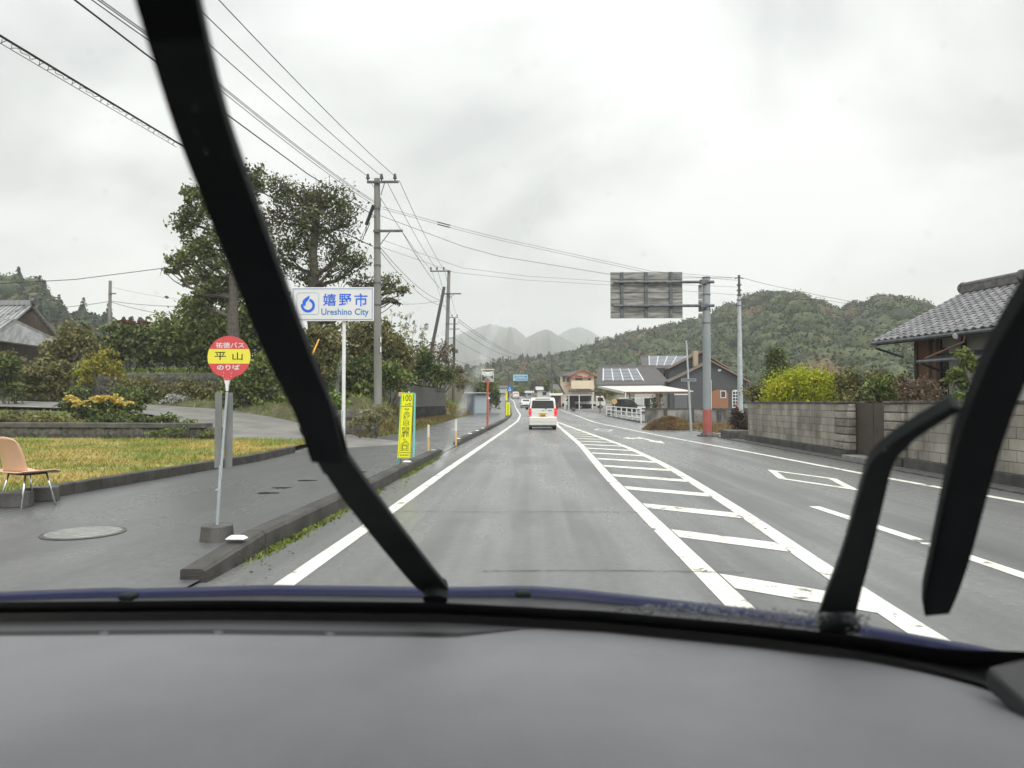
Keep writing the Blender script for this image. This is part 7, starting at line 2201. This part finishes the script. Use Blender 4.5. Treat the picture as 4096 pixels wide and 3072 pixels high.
ribbon([(2026, 1335, 46), (2036, 1290, 66), (2058, 1210, 76), (2090, 1080, 84), (2122, 965, 88), (2164, 850, 92), (2215, 745, 96), (2310, 590, 100)], 'blade', M_RUB, wr_, off=.004, thick=.02)
ribbon([(2096, 1050, 60), (2108, 990, 66), (2124, 930, 60)], 'connector', M_ARM, wr_, off=.020, thick=.012)
# rain on the glass
M_DROP = bpy.data.materials.new('rain_drops'); M_DROP.use_nodes = True
td = M_DROP.node_tree; pd = td.nodes['Principled BSDF']
pd.inputs['Base Color'].default_value = (1, 1, 1, 1); pd.inputs['Roughness'].default_value = .05
pd.inputs['Transmission Weight'].default_value = 1.0; pd.inputs['IOR'].default_value = 1.33
def drops(spots, seed):
    rg = np.random.default_rng(seed); vs = []; fs = []
    for u, v, r_ in spots:
        p = glass_hit(u, v) + NG * .0012
        ax_ = Vector((1, 0, 0)); ay_ = UPG
        b0 = len(vs)
        n = 7
        for ring, (f, h) in enumerate(((1, 0), (.75, .45), (.35, .62))):
            for k_ in range(n):
                a = 2 * math.pi * k_ / n
                vs.append(p + ax_ * (math.cos(a) * r_ * f) + ay_ * (math.sin(a) * r_ * f * 1.1) + NG * (r_ * h))
        for ring in range(2):
            for k_ in range(n):
                fs.append((b0 + ring * n + k_, b0 + ring * n + (k_ + 1) % n, b0 + (ring + 1) * n + (k_ + 1) % n, b0 + (ring + 1) * n + k_))
        fs.append(tuple(b0 + 2 * n + k_ for k_ in range(n)))
    return MB().add(vs, fs)
rg = np.random.default_rng(4)
sp = []
for i in range(900):
    u = rg.uniform(1330, 1880); v0 = 1283 + (u - 1330) * .072
    top = v0 + 8 + max(0, 1480 - u) * .16; bot = v0 + 50 + (u - 1330) * .02
    if bot > top: sp.append((u, rg.uniform(top, bot), rg.uniform(.0010, .0030)))
for i in range(170):
    sp.append((rg.uniform(60, 2180), rg.uniform(60, 1290), rg.uniform(.0004, .0011)))
tag(drops(sp, 1).build('rain_drops', M_DROP, WS, smooth=True), kind='stuff')
# a smeared run of water on the glass
m = bpy.data.materials.new('water_smear'); m.use_nodes = True
ts = m.node_tree; ts.nodes.clear()
o_ = ts.nodes.new('ShaderNodeOutputMaterial'); tp2 = ts.nodes.new('ShaderNodeBsdfTransparent'); df = ts.nodes.new('ShaderNodeBsdfTranslucent')
df.inputs[0].default_value = (.75, .77, .76, 1)
nz = ts.nodes.new('ShaderNodeTexNoise'); nz.inputs['Scale'].default_value = 38; nz.inputs['Detail'].default_value = 4
tcn = ts.nodes.new('ShaderNodeTexCoord'); ts.links.new(tcn.outputs['Object'], nz.inputs['Vector'])
mr = ts.nodes.new('ShaderNodeMapRange'); mr.inputs['From Min'].default_value = .38; mr.inputs['From Max'].default_value = .75; mr.inputs['To Max'].default_value = .38
ts.links.new(nz.outputs['Fac'], mr.inputs['Value'])
mx = ts.nodes.new('ShaderNodeMixShader'); ts.links.new(mr.outputs[0], mx.inputs[0]); ts.links.new(tp2.outputs[0], mx.inputs[1]); ts.links.new(df.outputs[0], mx.inputs[2]); ts.links.new(mx.outputs[0], o_.inputs[0])
def smear(path, name):
    rows = []
    for u, v, w_ in path:
        rows.append([tuple(glass_hit(u - w_ / 2, v) + NG * .0016), tuple(glass_hit(u, v) + NG * .002), tuple(glass_hit(u + w_ / 2, v) + NG * .0016)])
    MB().sheet(rows).build(name, m, WS, smooth=True)
smear([(1092, 600, 3), (1085, 660, 8), (1068, 710, 18), (1052, 760, 16), (1030, 810, 24), (1008, 860, 22), (985, 920, 14), (968, 975, 16), (950, 1005, 20), (938, 1022, 5)], 'water_run')
smear([(760, 700, 3), (735, 800, 10), (725, 860, 4)], 'water_run')
smear([(1320, 200, 3), (1200, 370, 8), (1130, 520, 6), (1100, 590, 3)], 'water_run')
# cowl and bonnet
M_COWL = mat('cowl_plastic', (0.010, 0.010, 0.011), 0.42, col2=(.018, .018, .019), scale=60)
def band(p_in, p_out, name, m, par, smooth=True):
    return MB().sheet([p_in, p_out]).build(name, m, par, smooth=smooth)
us = list(range(-500, 2701, 50))
def vtop(u): return float(np.interp(u, [-500, 0, 240, 300, 600, 950, 1080, 1130, 1250, 1500, 1620, 1800, 2100, 2700], [1290, 1278, 1269, 1271, 1263, 1268, 1266, 1264, 1272, 1300, 1314, 1338, 1392, 1520]))
def vmid(u): return vtop(u) + 10
def hood_p(u, v, y):
    d = ray(u * K, v * K); tt_ = y / d.y
    return Vector((0, 0, CAM_H)) + d * tt_
def hy(u): return yb(hood_p(u, 1300, 1.25).x)
rows = [[], [], [], [], [], []]
for u in us:
    y0 = hy(u)
    a = hood_p(u, vmid(u), y0 + .16); c_ = hood_p(u, vtop(u), y0 + .42)
    rows[0].append(tuple(a - Vector((0, -.01, .05))))
    rows[1].append(tuple(a)); rows[2].append(tuple(a.lerp(c_, .5) + Vector((0, 0, .002)))); rows[3].append(tuple(c_))
    rows[4].append(tuple(c_ + Vector((0, .25, -.10)))); rows[5].append(tuple(c_ + Vector((0, .6, -.32))))
MB().sheet(rows).build('bonnet', mat('dark_blue_paint', (0.006, 0.009, 0.045), 0.45, coat=.05, spec=.25), car, smooth=True)
rows = [[], []]
for u in us:
    y0 = hy(u); a = hood_p(u, vmid(u), y0 + .16)
    rows[1].append(tuple(a - Vector((0, -.03, .012)))); rows[0].append((a.x * .97, y0 + .004, ZB - .022))
MB().sheet(rows).build('cowl', M_COWL, car, smooth=True)
for u in (278, 1130):
    c_ = hood_p(u, vmid(u) + 8, hy(u) + .10)
    nz_ = MB().box((0, 0, 0), (.030, .024, .012)).build('washer_nozzle', M_ARM, car, bevel=.004); nz_.location = c_
# dashboard
M_DASH = mat('grey_dashboard', (0.135, 0.138, 0.146), 0.5, col2=(.175, .178, .187), scale=2.2, bump=.25, bscale=320, spec=.35)
def dz(x, y, y0):                  # height of the dashboard top going from the glass (y0) to the driver
    d = y0 - y
    return ZB - .020 - .012 * min(1, d / .1) + .012 * math.sin(min(1, max(0, d - .1) / .3) * math.pi) - max(0, d - .42) ** 1.6 * .9
xs = np.linspace(-1.15, .95, 64)
def slot_y(x):                     # near lip of the demister slot
    return yb(x) - .105 - .02 * 0
x_end = G(1060 * K, 1362 * K, ZB - .03).x
def kx_(x): return min(1, max(0, (x_end + .06 - x) / .12)) ** .8
def dtop(x, d):
    return ZB - .024 + .008 * math.sin(min(1, max(0, d) / .40) * math.pi * .5) - .010 * math.exp(-max(0, d) / .05) - max(0, d - .42) ** 1.7 * 1.0 - max(0, abs(x + .25) - .75) ** 2 * .25
M_DASH_D = mat('dark_dash_strip', (0.062, 0.063, 0.066), 0.55, bump=.10, bscale=900)
rows = []
for f in (-.15, 0, .3, .6, 1):
    rows.append([(x, yb(x) - .066 * kx_(x) * f - .010 - (.0 if f >= 0 else -.006), dtop(x, .066 * kx_(x) * f) - .003 * kx_(x)) for x in xs])
MB().sheet(rows).build('dash_rear', M_DASH_D, car, smooth=True)
rows = []
for f in [-.03, 0, .004, .012, .03, .06, .10, .16, .24, .32, .40, .5, .6, .7, .8, .9, 1]:
    r_ = []
    for x in xs:
        s0 = .102 * kx_(x); d = s0 + (.72 - s0) * f
        lip = -.006 * kx_(x) * max(0, 1 - f / .012)
        r_.append((x, yb(x) - d - .010, dtop(x, d) + lip - (.006 if f < 0 else 0)))
    rows.append(r_)
dash = MB().sheet(rows).build('dashboard', M_DASH, car, smooth=True)
rows = [[], []]
for x in xs:
    if x > x_end + .05: break
    k_ = kx_(x)
    rows[0].append((x, yb(x) - .066 * k_ - .010, dtop(x, .066 * k_) - .003 * k_ - .0004)); rows[1].append((x, yb(x) - .102 * k_ - .012, dtop(x, .1 * k_) - .007 * k_))
MB().sheet(rows).build('demister_slot_dark', M_FRIT, dash)  # near-flush black band; the slot's inner shade is put into its colour
for u in (500, 960, 1420):
    x_ = G(u / 2212 * 2100, 1355 * K, ZB - .03).x
    MB().box((x_, yb(x_) - .094, ZB - .028), (.012, .020, .003), rz=.7).build('slot_fin', M_DASH_D, dash)
# trim at the right corner
pts = [(2128, 1446), (2165, 1475), (2212, 1520), (2300, 1600), (2420, 1640), (2420, 1420), (2212, 1425)]
P_ = [hood_p(u, v, yb(.62) - .10 - .10 * max(0, (v - 1446)) / 150) for u, v in pts]
MB().slab([tuple(p + Vector((0, 0, .004))) for p in P_], (0, -.2, 1), .03).build('pillar_trim', mat('dark_trim', (.035, .035, .037), .7), car, bevel=.006)

# unseen car roof, added to shade the near dashboard, and the front pillars
M_LINER = mat('grey_headliner', (.32, .32, .31), .9)
rows = []
for y, z in ((.40, 1.672), (.2, 1.70), (-.2, 1.725), (-.8, 1.73), (-1.5, 1.70)):
    rows.append([(x, y - .10 * abs(x + .15) ** 2, z - .05 * abs(x + .15) ** 2) for x in np.linspace(-.95, .68, 9)])
o = MB().sheet(rows).build('roof', M_LINER, car, smooth=True)
md = o.modifiers.new('thick', 'SOLIDIFY'); md.thickness = .03; md.offset = 1
MB().tube([(.86, .86, 1.02), (.80, .55, 1.36), (.72, .22, 1.66)], .045, 8).build('front_pillar', M_LINER, car, smooth=True)
MB().tube([(-1.28, 1.05, 1.02), (-1.16, .6, 1.38), (-1.0, .24, 1.66)], .045, 8).build('front_pillar', M_LINER, car, smooth=True)
